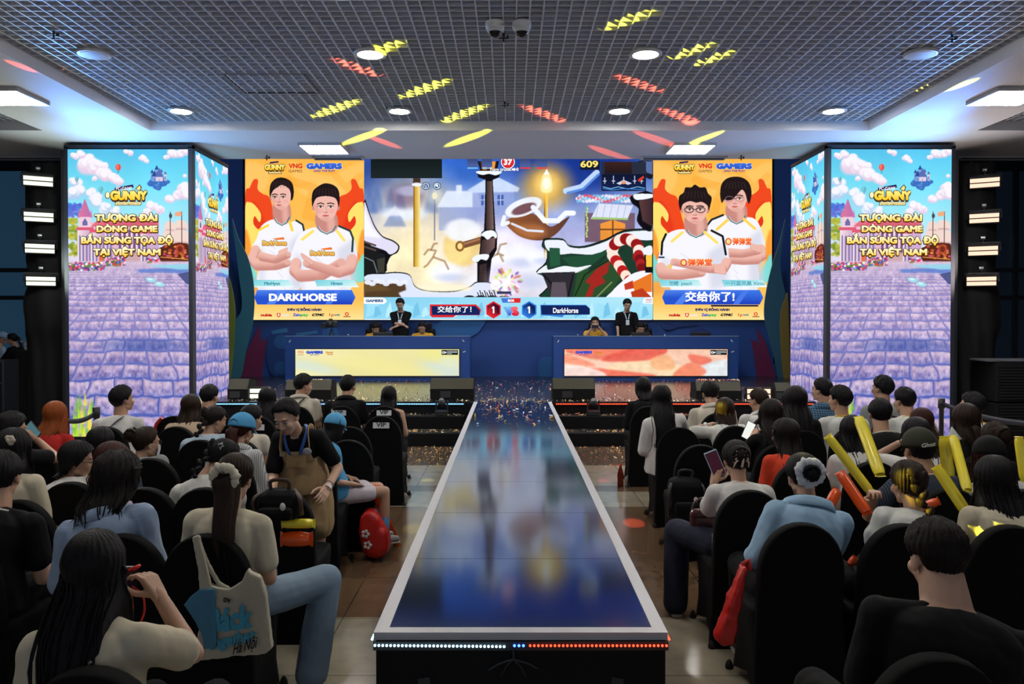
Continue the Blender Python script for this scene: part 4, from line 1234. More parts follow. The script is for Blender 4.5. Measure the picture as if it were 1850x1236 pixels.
	if left:
		man(296, 236, 49, 63, 352, [(262, 345), (200, 378), (176, 440), (152, 490), (200, 500), (192, 560), (186, 700), (380, 700), (400, 560), (412, 400), (380, 355), (330, 362)], [], side_part, lean=-10)
		c.line([(186, 400), (232, 376)], 12, (252, 214, 70)); c.line([(340, 360), (352, 400)], 14, (252, 214, 70)); c.line([(372, 352), (404, 372), (412, 410)], 9, (30, 50, 52))
		limb([(170, 495), (150, 545), (180, 578)], 21, 19); limb([(180, 575), (270, 575), (330, 560)], 22, 17); limb([(200, 530), (270, 545), (335, 520)], 20, 14); fingers(290, 505, 36, -14, 8)
		man(518, 283, 60, 72, 395, [(470, 385), (400, 410), (372, 450), (344, 548), (400, 560), (404, 700), (640, 700), (625, 570), (676, 548), (655, 430), (620, 400), (575, 378), (520, 410)], [], crop)
		c.line([(402, 446), (455, 405)], 14, (252, 226, 110)); c.line([(575, 405), (610, 450)], 14, (252, 226, 110)); c.line([(585, 380), (640, 404), (654, 440), (650, 505)], 10, (36, 62, 58))
		limb([(372, 560), (362, 600), (392, 628)], 24, 24); limb([(392, 625), (500, 620), (600, 560)], 28, 24); limb([(650, 545), (640, 590), (580, 610), (420, 560)], 28, 20); fingers(400, 520, 40, 26, 10)
	else:
		man(464, 242, 57, 66, 345, [(410, 325), (345, 350), (318, 385), (400, 500), (395, 560), (388, 700), (570, 700), (575, 545), (612, 480), (575, 360), (520, 335), (470, 352)], [], curtain_h, 'thin', lean=-4)
		c.line([(372, 396), (424, 350)], 14, (252, 214, 90)); c.line([(505, 345), (560, 392)], 14, (252, 214, 90)); c.line([(402, 325), (345, 348), (320, 380)], 10, (30, 40, 44))
		limb([(592, 490), (596, 530), (560, 545)], 20, 18); limb([(575, 545), (500, 550), (420, 545)], 20, 16); limb([(430, 510), (500, 515), (580, 500)], 20, 16); fingers(540, 470, 44, 12, 9)
		man(262, 296, 62, 72, 412, [(205, 395), (130, 415), (100, 470), (76, 560), (100, 590), (150, 570), (145, 700), (385, 700), (375, 580), (420, 560), (432, 540), (410, 430), (340, 400), (265, 425)], [], fluffy, 'thick')
		c.line([(148, 455), (200, 412)], 14, (252, 224, 110)); c.line([(310, 410), (372, 462)], 14, (252, 224, 110)); c.line([(118, 420), (100, 460), (96, 520)], 11, (20, 24, 28)); c.line([(345, 402), (400, 430), (416, 520)], 11, (20, 24, 28)); c.line([(84, 535), (108, 535)], 8, (30, 60, 90))
		limb([(92, 585), (100, 615), (190, 620), (300, 605)], 26, 22); limb([(420, 560), (405, 590), (330, 590), (150, 555)], 24, 16); fingers(360, 575, 48, 8, 11)
	return c


def gunny_logo(F, x, y, s):
	F.text('GUNNY', x - 50 * s, x + 50 * s, y + 16 * s, y - 14 * s, (255, 240, 140), (248, 196, 40), bold=.075, outline=(70, 42, 20), ow=.08, drop=3 * s)
	F.poly([(x - 26 * s, y - 16 * s), (x + 20 * s, y - 22 * s), (x + 18 * s, y - 30 * s), (x - 24 * s, y - 25 * s)], (60, 40, 80))
	F.poly([(x - 32 * s, y + 34 * s), (x + 34 * s, y + 34 * s), (x + 34 * s, y + 22 * s), (x - 32 * s, y + 22 * s)], (70, 42, 20)); F.poly([(x - 29 * s, y + 31 * s), (x + 31 * s, y + 31 * s), (x + 31 * s, y + 25 * s), (x - 29 * s, y + 25 * s)], (255, 240, 170))


def poster_overlay(F, left):
	if left: F.zoom(400, 270, 2.746); o = 0
	else: F.zoom(1160, 270, 2.746); o = -57
	gunny_logo(F, 266 + o, 88, 1.0)
	F.text('VNG', 335 + o, 403 + o, 95, 70, (222, 60, 30), bold=.05); F.text('GAMES', 335 + o, 403 + o, 115, 101, (130, 70, 40), bold=.01)
	F.text('GAMERS', 423 + o, 600 + o, 99, 69, (60, 110, 220), (40, 80, 190), bold=.09, outline=(220, 232, 255), ow=.03); F.text('LEAD THE PLAY', 460 + o, 566 + o, 113, 103, (60, 50, 160), bold=.04)
	if left:
		names = ((165, 350, 'MinHyun', 216, 295), (478, 672, 'Hirenn', 546, 604)); team = 'DARKHORSE'
		for x, y in ((265, 462), (502, 512)):
			F.poly([(x - 10, y - 18), (x + 46, y - 26), (x + 52, y - 14), (x + 10, y - 12)], (236, 120, 50))
			F.text('DarkHorse', x - 60, x + 62, y + 16, y - 10, (255, 220, 120), (246, 170, 60), bold=.05, outline=(70, 36, 20), ow=.07)
	else:
		names = ((92, 288, '勿鲤  peach', 132, 245), (404, 606, '一只蓝凤凰 Xiniu', 410, 602)); team = '交给你了!'
		for x, y, w in ((490, 458, 50), (282, 562, 64)):
			F.ell(x - w - 14, y, 16, 18, (216, 84, 30)); F.ell(x - w - 14, y, 10, 12, (255, 220, 150))
			F.text('弹弹堂', x - w + 6, x + w, y + 14, y - 14, (255, 120, 50), (226, 70, 24), bold=.04, outline=(255, 235, 200), ow=.04)
	for a, b, s, ta, tb in names:
		F.poly([(a, 682), (b + 10, 682), (b - 12, 648), (a - 12, 648)], [(150, 220, 228), (220, 246, 246), (176, 232, 236), (120, 205, 220)])
		F.poly([(a + 4, 684), (b + 14, 684), (b + 12, 680), (a + 4, 680)], (240, 252, 252))
		F.text(s, ta, tb, 674, 657, (70, 150, 176), bold=.05 if left else .02)
	o2 = 0 if left else -71
	A, B = 168 + o2, 668 + o2
	F.poly([(A + 14, 770), (B - 18, 770), (B, 735), (B - 18, 698), (A + 14, 698), (A, 735)], [(40, 84, 206), (30, 60, 186), (60, 110, 226), (60, 120, 232), (80, 130, 236), (40, 84, 206)])
	F.poly([(A + 60, 768), (A + 100, 768), (A + 160, 700), (A + 120, 700)], (80, 130, 236)); F.poly([(B - 150, 768), (B - 120, 768), (B - 70, 700), (B - 100, 700)], (74, 120, 232))
	if left: F.text(team, 240, 576, 753, 715, (255, 255, 255), bold=.05)
	else:
		F.text(team, 210, 455, 752, 712, (255, 255, 255), bold=.035); F.rect(338, 772, 572, 780, (10, 20, 60))
	o3 = 0 if left else -70
	F.text('ĐƠN VỊ ĐỒNG HÀNH', 330 + o3, 500 + o3, 802, 789, (20, 34, 100), bold=.07)
	F.text('nubia', 200 + o3, 257 + o3, 829, 814, (196, 30, 40), bold=.06, cap=.7)
	F.poly([(280 + o3, 826), (289 + o3, 834), (298 + o3, 826), (298 + o3, 812), (280 + o3, 812)], (214, 40, 40)); F.ell(289 + o3, 821, 5, 7, (255, 220, 200)); F.text('msi', 303 + o3, 340 + o3, 828, 814, (236, 226, 210), bold=.08)
	F.text('Zalo', 360 + o3, 398 + o3, 828, 813, (30, 80, 200), bold=.05); F.text('pay', 398 + o3, 436 + o3, 828, 813, (40, 190, 90), bold=.05)
	F.text('CTMC', 454 + o3, 516 + o3, 828, 814, (40, 40, 44), bold=.09, shear=.3)
	F.text('1p', 540 + o3, 562 + o3, 828, 812, (210, 90, 30), bold=.03); F.text('GAME', 564 + o3, 592 + o3, 826, 817, (30, 120, 140), bold=.06)
	F.ell(627 + o3, 817, 10, 9, (220, 70, 30)); F.ell(627 + o3, 817, 5, 4, (255, 226, 170)); F.rect(610 + o3, 828, 645 + o3, 832, (150, 50, 30))


# ---------------------------------------------------------------- desk banners
def paint_banner(left):
	c = Canvas(534, 631, 829, 679, 2.0, 31 if left else 33)
	if left:
		c.vgrad([(631, (240, 232, 170)), (679, (232, 226, 160))])
		for x, y, rx, ry, q in ((560, 665, 50, 14, (214, 232, 232)), (580, 640, 60, 12, (244, 238, 196)), (800, 668, 40, 16, (206, 228, 240)), (790, 642, 30, 12, (240, 236, 150)), (680, 660, 100, 14, (246, 236, 160)), (545, 676, 60, 8, (246, 240, 180)), (812, 655, 18, 10, (226, 236, 214))):
			c.ell(x, y, rx, ry, q, .8, ry * 1.4, .15)
		for y in np.arange(632, 679, 2.5): c.line([(534, y), (829, y)], .7, (214, 206, 130), .5)
	else:
		c.vgrad([(631, (246, 196, 170)), (679, (246, 214, 190))])
		for pts, q in (([(534, 631), (600, 650), (660, 631)], (240, 120, 96)), ([(600, 679), (680, 640), (760, 679)], (250, 222, 180)), ([(600, 652), (650, 631), (720, 631), (690, 650)], (232, 90, 76)), ([(540, 679), (560, 664), (640, 670), (700, 679)], (238, 104, 84)),
					   ([(534, 660), (580, 664), (610, 679), (534, 679)], (248, 236, 230)), ([(760, 640), (800, 648), (790, 660), (765, 655)], (236, 110, 90)), ([(780, 662), (829, 650), (829, 679), (790, 679)], (224, 236, 244)), ([(730, 679), (760, 655), (790, 668), (780, 679)], (242, 130, 96)), ([(534, 640), (570, 650), (590, 662), (534, 655)], (250, 150, 120)), ([(690, 650), (720, 640), (735, 665), (700, 668)], (248, 180, 130))):
			c.poly(pts, q, .85, 3, smooth=4)
		c.mottle(.16, 8, 30)
	return c


def banner_overlay(F):
	F.zoom(500, 570, 5.0)
	F.text('VNG', 190, 246, 340, 318, (226, 110, 90), bold=.03); F.text('GAMES', 190, 244, 360, 346, (170, 140, 120), bold=.01)
	F.text('GAMERS', 268, 420, 346, 318, (50, 80, 200), bold=.1); F.text('LEAD THE PLAY', 302, 388, 360, 350, (60, 60, 160), bold=.05)
	F.text('Gunny', 444, 514, 342, 322, (214, 130, 40), bold=.05, shear=.2); F.rect(458, 348, 512, 356, (226, 150, 80))
	F.rect(1488, 311, 1636, 355, (14, 24, 34)); F.text('12+', 1494, 1534, 344, 322, (255, 255, 255), bold=.06); F.rect(1539, 316, 1541, 350, (230, 230, 230))
	for k in range(3): F.text('CHƠI QUÁ 180 PHÚT MỖI NGÀY' if k < 2 else 'HẠI SỨC KHỎE', 1546, 1630 if k < 2 else 1580, 326 + 11 * k, 319 + 11 * k, (220, 226, 226), bold=.04)
# ================================================================ screens, towers, stage, desks
cab_black = mat('led_cabinet_black', (0.012, 0.013, 0.016), rough=0.55)
trim_dark = mat('tower_edge_dark', (0.018, 0.022, 0.035), rough=0.5)

# --- the wall of LED behind the stage: three panels side by side
SCR_Y = 17.9
def frame_fn(d, ox=0.0, oy=0.0, oz=0.0):
	"""maps photo pixels on the upright plane at depth d into world space, dz towards the audience"""
	def W(px, py, dz=0.0):
		p = pix(px, py, d)
		return (p.x - ox, d - dz - oy, p.z - oz)
	return W

def flat_screen(name, x0, x1, canvas, overlay, label):
	W = frame_fn(SCR_Y)
	a, b = Vector(W(x0, 577)), Vector(W(x1, 229))
	t = thing(name, label, 'screen', ((a.x + b.x) / 2, SCR_Y, a.z))
	Wl = frame_fn(SCR_Y, (a.x + b.x) / 2, SCR_Y, a.z)
	MB().box((0, .055, (b.z - a.z) / 2), (b.x - a.x - .004, .1, b.z - a.z)).build('cabinet', cab_black, t)
	pic = bpy.data.objects.new('picture', canvas.mesh('picture', Wl, .004))
	COL.objects.link(pic); pic.parent = t
	F = Flat(Wl); F.k = 16
	overlay(F)
	F.build('lettering', t)
	return t
flat_screen('game_screen', 658, 1180, paint_game(), game_overlay, 'large centre LED screen showing a snowy cartoon battle and a match score bar')
flat_screen('poster_screen', 443, 658, paint_poster(True), lambda F: poster_overlay(F, True), 'orange LED poster of two bare-eyed players in white jerseys over white Latin capitals')
flat_screen('poster_screen', 1180, 1395, paint_poster(False), lambda F: poster_overlay(F, False), 'orange LED poster with two players in glasses over a Chinese team name')

# --- blue printed backdrop below and beside the screens, with a cut-out leaf at either side
bd_navy = smat('backdrop_navy', (22, 62, 128), rough=0.7, noise=.08, nscale=.8)
bd = thing('stage_backdrop', 'navy stage backdrop printed with faint teal controller shapes below the screens', 'backdrop', (0, 18.0, STZ))
zt = frame_fn(SCR_Y)(0, 577)[2]
m = MB(); m.box((0, .03, (zt - STZ) / 2), (14.6, .06, zt - STZ))
for s in (-1, 1): m.box((s * 6.65, .03, 2.9), (1.4, .06, 5.8 - STZ))
m.build('panel', bd_navy, bd)
Wb = frame_fn(17.96, 0, 18.0, STZ)
def printed(pts, color, name, dz, smooth=3):
	q = smooth_closed(pts, smooth) if smooth else pts
	P = [Wb(x, y, dz) for x, y in q]
	mb = MB(); mb.add(P, [tuple(range(len(P)))])
	mb.build('print', smat(name, color, rough=.7), bd)
teal, teal2, deep = (26, 84, 140), (40, 104, 150), (12, 44, 104)
printed([(800, 578), (880, 578), (865, 600), (846, 612), (846, 640), (780, 660), (770, 600)], teal, 'print_teal', .002, 0)
printed([(972, 655), (985, 645), (1005, 652), (1010, 690), (980, 690)], teal, 'print_teal', .002)
printed([(488, 605), (520, 590), (560, 592), (575, 640), (560, 680), (500, 682), (482, 650)], (18, 56, 116), 'print_blue', .002)
printed([(490, 598), (518, 592), (521, 600), (492, 604)], teal2, 'print_teal_light', .003, 0)
printed([(534, 602), (574, 597), (574, 602), (536, 608)], teal2, 'print_teal_light', .003, 0)
for cx, cy, r in ((508, 618, 13), (597, 603, 15), (508, 665, 12)):
	printed([(cx + r * math.cos(-a), cy + r * math.sin(-a)) for a in np.linspace(0, 2 * PI, 18)[:-1]], teal, 'print_teal', .004, 0)
printed([(1196, 586), (1206, 580), (1218, 585), (1222, 592), (1206, 597), (1197, 592)], deep, 'print_deep', .002)
printed([(1218, 587), (1260, 585), (1260, 588), (1220, 592)], deep, 'print_deep', .003, 0)
printed([(1246, 598), (1268, 592), (1282, 600), (1282, 606), (1246, 606)], deep, 'print_deep', .003, 0)
# burgundy flame prints
printed([(430, 690), (444, 640), (454, 618), (470, 585), (472, 618), (483, 610), (478, 640), (472, 692)], (96, 18, 64), 'print_burgundy', .005, 0)
printed([(1366, 592), (1370, 620), (1356, 612), (1362, 640), (1368, 692), (1405, 692), (1392, 650), (1384, 620)], (96, 14, 52), 'print_burgundy', .005, 0)
# leaf cut-outs: boards standing in front of the screen edges
def leaf(pts, color, label, d, rough=.6):
	W = frame_fn(d)
	q = smooth_closed(pts, 5)
	P = [Vector(W(x, y)) for x, y in q]
	n = len(P)
	base = Vector(((min(p.x for p in P) + max(p.x for p in P)) / 2, d, min(p.z for p in P)))
	vs = [p - base for p in P] + [p - base + Vector((0, .04, 0)) for p in P]
	fs = [tuple(range(n)), tuple(range(n, 2 * n))[::-1]] + [(i, i + n, (i + 1) % n + n, (i + 1) % n) for i in range(n)]
	tag(MB().add(vs, fs).build('leaf_cutout', smat('leaf_%d_%d_%d' % color, color, rough=rough), None, base), label, 'stage decoration', 'leaf cut-outs at the sides of the stage')
leaf([(419, 395), (430, 430), (446, 462), (456, 500), (459, 545), (455, 590), (443, 640), (434, 682), (412, 682), (412, 600), (436, 560), (432, 500), (424, 440)], (42, 104, 124), 'teal leaf-shaped board curving over the left edge of the left poster', 17.6)
leaf([(412, 500), (422, 540), (424, 590), (416, 683), (406, 683), (406, 540)], (108, 120, 40), 'narrow olive leaf board beside the left screen tower', 17.4)
leaf([(1420, 395), (1408, 440), (1398, 470), (1386, 520), (1381, 570), (1392, 620), (1402, 660), (1406, 682), (1424, 682), (1424, 560), (1410, 480)], (38, 84, 108), 'teal leaf-shaped board curving over the right edge of the right poster', 17.6)
leaf([(1419, 540), (1412, 560), (1410, 600), (1416, 683), (1426, 683), (1424, 540)], (112, 96, 40), 'narrow olive leaf board beside the right screen tower', 17.4)

# --- the two screen towers
TY0, TY1 = 12.35, 13.95
pa, pb = pix(122.5, 270, TY0), pix(343, 806, TY0)
TW, TZ1 = pb.x - pa.x, pa.z
TZ0 = max(0.06, pb.z)
tower_canvas = paint_tower()
Wt = lambda px, py, dz=0.0: ((px - 232.5) / 220.5 * TW, -dz, TZ0 + (806 - py) / 536.0 * (TZ1 - TZ0))
tower_pic = tower_canvas.mesh('picture', Wt, .006)
Ft = Flat(Wt, .0004); Ft.k = 20; tower_lettering(Ft)
def tower(xc, inner, label):
	t = thing('screen_tower', label, 'screen tower', (xc, TY0, 0), 0, 'LED screen towers beside the stage')
	D = TY1 - TY0
	MB().box((0, D / 2 + .01, TZ1 / 2 + .01), (TW + .02, D - .02, TZ1 + .02)).build('cabinet', trim_dark, t)
	e = MB()
	for sx in (-1, 1): e.box((sx * (TW / 2 + .03), .05, TZ1 / 2 + .02), (.06, .12, TZ1 + .04))
	e.box((0, .05, TZ1 + .045), (TW + .12, .12, .05)); e.box((inner * (TW / 2 + .03), D - .03, TZ1 / 2), (.05, .08, TZ1)); e.box((inner * (TW / 2 + .02), D / 2, TZ1 + .045), (.08, D, .05))
	e.build('edge_trim', trim_dark, t)
	MB().box((-inner * (TW / 2 + .09), .5, TZ1 / 2), (.1, .9, TZ1)).build('side_skin', mat('tower_skin', (.006, .008, .012), rough=.6), t)
	f = bpy.data.objects.new('front_picture', tower_pic); COL.objects.link(f); f.parent = t
	lf = Ft.build('front_lettering', t)
	k = (D - .16) / TW
	for src, nm in ((f, 'side_picture'), (lf, 'side_lettering')):
		o = bpy.data.objects.new(nm, src.data); COL.objects.link(o); o.parent = t
		if inner > 0: o.matrix_local = Matrix.Translation((TW / 2 + .062, D / 2 + .02, 0)) @ Matrix.Rotation(PI / 2, 4, 'Z') @ Matrix.Diagonal((k, 1, 1, 1))
		else: o.matrix_local = Matrix.Translation((-TW / 2 - .062, D / 2 + .02, 0)) @ Matrix.Rotation(-PI / 2, 4, 'Z') @ Matrix.Diagonal((k, 1, 1, 1))
	return t
tower((pa.x + pb.x) / 2, 1, 'tall LED tower on the left showing a cobbled fairytale street')
tower((pix(1503, 270, TY0).x + pix(1717.5, 270, TY0).x) / 2 + .0, -1, 'tall LED tower on the right showing a cobbled fairytale street')

# --- stage, steps, catwalk
stage_black = mat('stage_skirt_black', (0.005, 0.005, 0.006), rough=0.65, spec=.2)
stage_top = mat('stage_top_dark', (0.016, 0.018, 0.026), rough=0.22, noise=.3, nscale=3)
SE = 12.47
st = thing('stage', 'low black stage across the hall with a two-coloured light strip along its edge', 'stage', (0, SE, 0))
MB().box((0, 2.76, (STZ - .02) / 2), (9.6, 5.5, STZ - .02)).build('body', stage_black, st)
MB().box((0, 2.765, STZ - .01), (9.6, 5.53, .02)).build('deck', stage_top, st)
for s in (-1, 1): MB().box((s * 6.0, 3.55, STZ / 2), (2.4, 3.9, STZ)).build('wing', stage_top, st)
def bead_strip(parent, p0, p1, n, r, m, name='light_strip'):
	b = MB()
	p0, p1 = Vector(p0), Vector(p1)
	for i in range(n):
		q = p0 + (p1 - p0) * ((i + .5) / n)
		b.ell(q, (r, r, r), 8, 5)
	o = b.build(name, m, parent)
	return o
blue_bead = emat('bead_blue', (0.16, 0.50, 1.0), 5.0, False)
white_blue = emat('bead_ice', (0.45, 0.78, 1.0), 6.0, False)
red_bead = emat('bead_red', (1.0, 0.055, 0.02), 4.5, False)
deep_blue = emat('bead_deep_blue', (0.05, 0.15, 1.0), 6.0, False)
for s, mm in ((-1, blue_bead), (1, red_bead)):
	MB().box((s * 2.75, -.012, STZ - .035), (4.1, .012, .02)).build('strip_tape', mat('tape_black', (.02, .02, .02)), st)
	tag(bead_strip(st, (s * .72, -.022, STZ - .035), (s * 4.75, -.022, STZ - .035), 150, .009, mm), kind='stuff')
for s in (-1, 1):
	ss = thing('stage_steps', 'black steps up to the stage %s the catwalk' % ('to the left of' if s < 0 else 'to the right of'), 'steps', (s * 1.95, SE, 0), 0, 'stage steps beside the catwalk')
	MB().box((0, -.36, .197 / 2), (2.5, .7, .197), bev=.01).build('lower_step', stage_black, ss)
	MB().box((0, -.14, .393 / 2 + .0005), (2.5, .24, .393), bev=.01).build('upper_step', stage_black, ss)
CW, CY0, CY1 = 1.21, 3.26, SE - .02
cwx = pix(943.5, 1147, CY0).x
cw = thing('catwalk', 'long glossy black catwalk with white borders and blue and red light strips', 'catwalk', (cwx * 0 + .045, CY0, 0))
L = CY1 - CY0
MB().box((0, L / 2, (STZ - .03) / 2), (CW - .02, L, STZ - .03)).build('body', stage_black, cw)
gl = MB()
def gloss():
	m = mat('led_floor_gloss', (0.006, 0.008, 0.014), rough=0.095, spec=.6, coat=0.0)
	b = m.node_tree.nodes['Principled BSDF']
	b.inputs['IOR'].default_value = 2.7
	b.inputs['Specular Tint'].default_value = (.62, .78, 1, 1)
	return m
nseg = 9
for k in range(nseg):
	y0, y1 = L * k / nseg, L * (k + 1) / nseg
	gl.box((0, (y0 + y1) / 2, STZ - .016), (CW - .1, y1 - y0 - .004, .03))
gl.build('floor_screen', gloss(), cw)
bw = MB()
for s in (-1, 1): bw.box((s * (CW / 2 - .028), L / 2, STZ - .0135), (.056, L, .031))
bw.box((0, .028, STZ - .0135), (CW - .112, .056, .031))
bw.build('border', mat('catwalk_white', (.50, .50, .53), rough=.4), cw)
MB().box((0, -.006, STZ - .05), (CW, .012, .035)).build('strip_tape', MATS['tape_black'], cw)
tag(bead_strip(cw, (-CW / 2, -.016, STZ - .045), (-.06, -.016, STZ - .05), 34, .0052, white_blue), kind='stuff')
bead_strip(cw, (-.035, -.016, STZ - .046), (.02, -.016, STZ - .046), 3, .0058, deep_blue)
tag(bead_strip(cw, (.03, -.016, STZ - .046), (CW / 2, -.016, STZ - .046), 34, .0052, red_bead), kind='stuff')
tag(bead_strip(cw, (-CW / 2 - .008, 0, STZ - .03), (-CW / 2 - .008, L, STZ - .03), 420, .0052, white_blue), kind='stuff')
tag(bead_strip(cw, (CW / 2 + .008, 0, STZ - .03), (CW / 2 + .008, L, STZ - .03), 420, .0052, red_bead), kind='stuff')
for s in (-1, 1): MB().box((s * .37, -.004, .2), (.05, .012, .42), M=rotM('Y', s * 8, (s * .37, 0, .2))).build('brace', mat('brace_dark', (.03, .033, .04), rough=.4, metal=.5), cw)
cb = MB()
for k, (x, z) in enumerate(((-.10, .045), (-.05, .07), (.05, .07), (.10, .04))):
	cb.tube([(-.03, -.02, STZ - .10), (-.03 + x * .6, -.024, STZ - .10 - z * .4), (-.03 + x, -.02, STZ - .10 - z)], .004, 6)
cb.tube([(-.03, -.015, STZ - .06), (-.03, -.02, STZ - .10)], .004, 6)
cb.build('cable', mat('cable_black', (.02, .02, .022), rough=.5), cw)

# --- players' desks
desk_blue = smat('desk_blue', (24, 66, 136), rough=.55, noise=.04, nscale=2)
desk_side = smat('desk_side_blue', (24, 66, 136), rough=.6)
DY = 16.7
W_d = frame_fn(DY)
def desk(xl, xr, lx, rx, left, label):
	a, b = Vector(W_d(xl, 608)), Vector(W_d(xr, 608))
	H = a.z - STZ
	w = b.x - a.x
	t = thing('players_desk', label, 'desk', ((a.x + b.x) / 2, DY, STZ), 0, 'blue desks on the stage')
	MB().box((0, .02, H / 2), (w, .04, H)).build('front_panel', desk_blue, t)
	for s in (-1, 1): MB().box((s * (w / 2 - .02), .37, H / 2), (.04, .66, H)).build('side_panel', desk_side, t)
	MB().box((0, .45, H - .22), (w - .08, .6, .03)).build('tabletop', mat('desk_top', (.05, .07, .11), rough=.5), t)
	MB().box((0, .02, H + .006), (w + .02, .06, .012)).build('top_edge', smat('desk_edge', (130, 150, 180), rough=.4), t)
	e = MB()
	cx = (a.x + b.x) / 2
	p0, p1 = Vector(W_d(lx, 680)), Vector(W_d(rx, 631))
	e.box(((p0.x + p1.x) / 2 - cx, -.012, (p0.z + p1.z) / 2 - STZ), (p1.x - p0.x + .03, .03, p1.z - p0.z + .03))
	e.build('banner_bezel', cab_black, t)
	Wl = lambda px, py, dz=0.0: ((p0.x - cx) + (px - 534) / 295.0 * (p1.x - p0.x), -.03 - dz, (p0.z - STZ) + (680 - py) / 49.0 * (p1.z - p0.z))
	o = bpy.data.objects.new('banner_picture', paint_banner(left).mesh('banner_picture', Wl, .002)); COL.objects.link(o); o.parent = t
	F = Flat(Wl, .0004); F.k = 16; banner_overlay(F); F.build('banner_lettering', t)
	k = MB()
	for (x, z, r) in ((-w / 2 + .1, H - .1, .5), (w / 2 - .14, H - .09, -.7), (w / 2 - .12, H - .32, 1.2)):
		k.box((x, -.003, z), (.02, .004, .06), M=Matrix.Translation((x, 0, z)) @ Matrix.Rotation(r, 4, 'Y') @ Matrix.Translation((-x, 0, -z)))
	k.build('confetti_scrap', smat('confetti_white', (200, 205, 200)), t)
	return t
desk(515, 849, 534.5, 829.5, True, 'blue players desk on the left with a pale yellow banner')
desk(1000, 1334, 1019.5, 1313.5, False, 'blue players desk on the right with a red and peach banner')

# --- confetti
def confetti(name, n, xr, yr, z, cols, label, dens=None, seed=3, size=.03):
	rng = random.Random(seed)
	o0 = None
	parts = {}
	for i in range(n):
		x = rng.uniform(*xr); y = yr[0] + (yr[1] - yr[0]) * (rng.random() ** (dens or 1))
		c = rng.choice(cols)
		b = parts.setdefault(c, MB())
		M = Matrix.Translation((x, y, z + .006 + rng.random() * .014)) @ Euler((rng.gauss(0, .5), rng.gauss(0, .5), rng.random() * 6)).to_matrix().to_4x4()
		s = size * rng.uniform(.5, 1.2)
		b.add([M @ Vector((-s, -s * .3, 0)), M @ Vector((s, -s * .3, 0)), M @ Vector((s, s * .3, .004)), M @ Vector((-s, s * .3, 0))], [(0, 1, 2, 3)])
	me = bpy.data.meshes.new(name)
	vs, fs, mi = [], [], []
	for k, (c, b) in enumerate(parts.items()):
		nn = len(vs); vs += b.v; fs += [tuple(i + nn for i in f) for f in b.f]; mi += [k] * len(b.f)
		me.materials.append(smat('confetti_%s_%s_%s' % c, c, rough=.35, metal=.35))
	me.from_pydata(vs, [], fs); me.polygons.foreach_set('material_index', mi); me.update()
	o = bpy.data.objects.new(name, me); COL.objects.link(o)
	return tag(o, label, 'confetti', kind='stuff')
GOLD, PALE, REDC, SILV, PNK = (226, 176, 90), (250, 226, 170), (214, 90, 60), (220, 224, 230), (230, 130, 120)
confetti('confetti', 900, (-4.7, 4.7), (12.5, 13.0), STZ, [GOLD, PALE, PALE, SILV], 'gold confetti lying thickly along the front edge of the stage', 1.6, 3, .018)
confetti('confetti', 1100, (-4.6, 4.6), (12.6, 16.6), STZ, [GOLD, PALE, REDC, SILV, PNK], 'mixed confetti scattered across the dark stage deck', 1.0, 4, .017)
confetti('confetti', 150, (-.5, .58), (9.2, 12.4), STZ + .003, [GOLD, SILV, REDC, SILV], 'confetti strewn on the far end of the catwalk', .5, 5, .026)
confetti('confetti', 260, (-3.1, -.75), (11.80, 12.05), .197, [GOLD, PALE], 'gold confetti on the lower step left of the catwalk', 1, 6, .017)
confetti('confetti', 260, (.8, 3.1), (11.80, 12.05), .197, [GOLD, PALE, REDC], 'gold and red confetti on the lower step right of the catwalk', 1, 7, .017)
confetti('confetti', 200, (-3.1, -.75), (12.22, 12.44), .393, [GOLD, PALE], 'gold confetti on the upper step left of the catwalk', 1, 8, .017)
confetti('confetti', 220, (.8, 3.1), (12.22, 12.44), .393, [GOLD, REDC, PALE], 'gold and red confetti on the upper step right of the catwalk', 1, 9, .017)
confetti('confetti', 300, (-2.6, -.7), (10.0, 11.72), 0.0, [GOLD, PALE, GOLD], 'gold confetti on the floor below the left steps', .6, 10, .017)
confetti('confetti', 300, (.75, 2.6), (9.8, 11.72), 0.0, [GOLD, REDC, PALE], 'gold and red confetti on the floor below the right steps', .6, 11, .017)
# ================================================================ people
VOX_SCENE = bpy.data.scenes.new('workbench')          # modelling is done apart so that the big scene is not re-evaluated
def vox(mb, size, smooth=2, disp=0.0, dscale=9.0, seed=0.0):
	"""one continuous skin over overlapping volumes"""
	me = mb.mesh('t')
	me.shade_smooth()
	for a in [a.name for a in me.attributes if a.name in ('sharp_face', 'sharp_edge')]: me.attributes.remove(me.attributes[a])
	o = bpy.data.objects.new('t', me); VOX_SCENE.collection.objects.link(o)
	md = o.modifiers.new('r', 'REMESH'); md.mode = 'VOXEL'; md.voxel_size = size; md.use_smooth_shade = True
	if smooth:
		sm = o.modifiers.new('s', 'SMOOTH'); sm.iterations = smooth; sm.factor = 0.5
	vl = VOX_SCENE.view_layers[0]
	vl.update()
	r = bpy.data.meshes.new_from_object(o.evaluated_get(vl.depsgraph))
	bpy.data.objects.remove(o); bpy.data.meshes.remove(me)
	if disp:
		nv = len(r.vertices)
		co, no = np.empty(nv * 3, np.float32), np.empty(nv * 3, np.float32)
		r.vertices.foreach_get('co', co); r.vertex_normals.foreach_get('vector', no)
		d = np.empty(nv, np.float32)
		for i, (x, y, z) in enumerate(co.reshape(-1, 3).tolist()):
			d[i] = mnoise.noise(Vector((x * dscale + seed, y * dscale, z * dscale * .6))) + .5 * mnoise.noise(Vector((x * dscale * 2.3, y * dscale * 2.3 + seed, z * dscale * 1.5 + (x + y) * 9)))
		r.vertices.foreach_set('co', (co.reshape(-1, 3) + no.reshape(-1, 3) * (d * disp)[:, None]).reshape(-1))
	r.polygons.foreach_set('use_smooth', [True] * len(r.polygons))
	r.update()
	return r


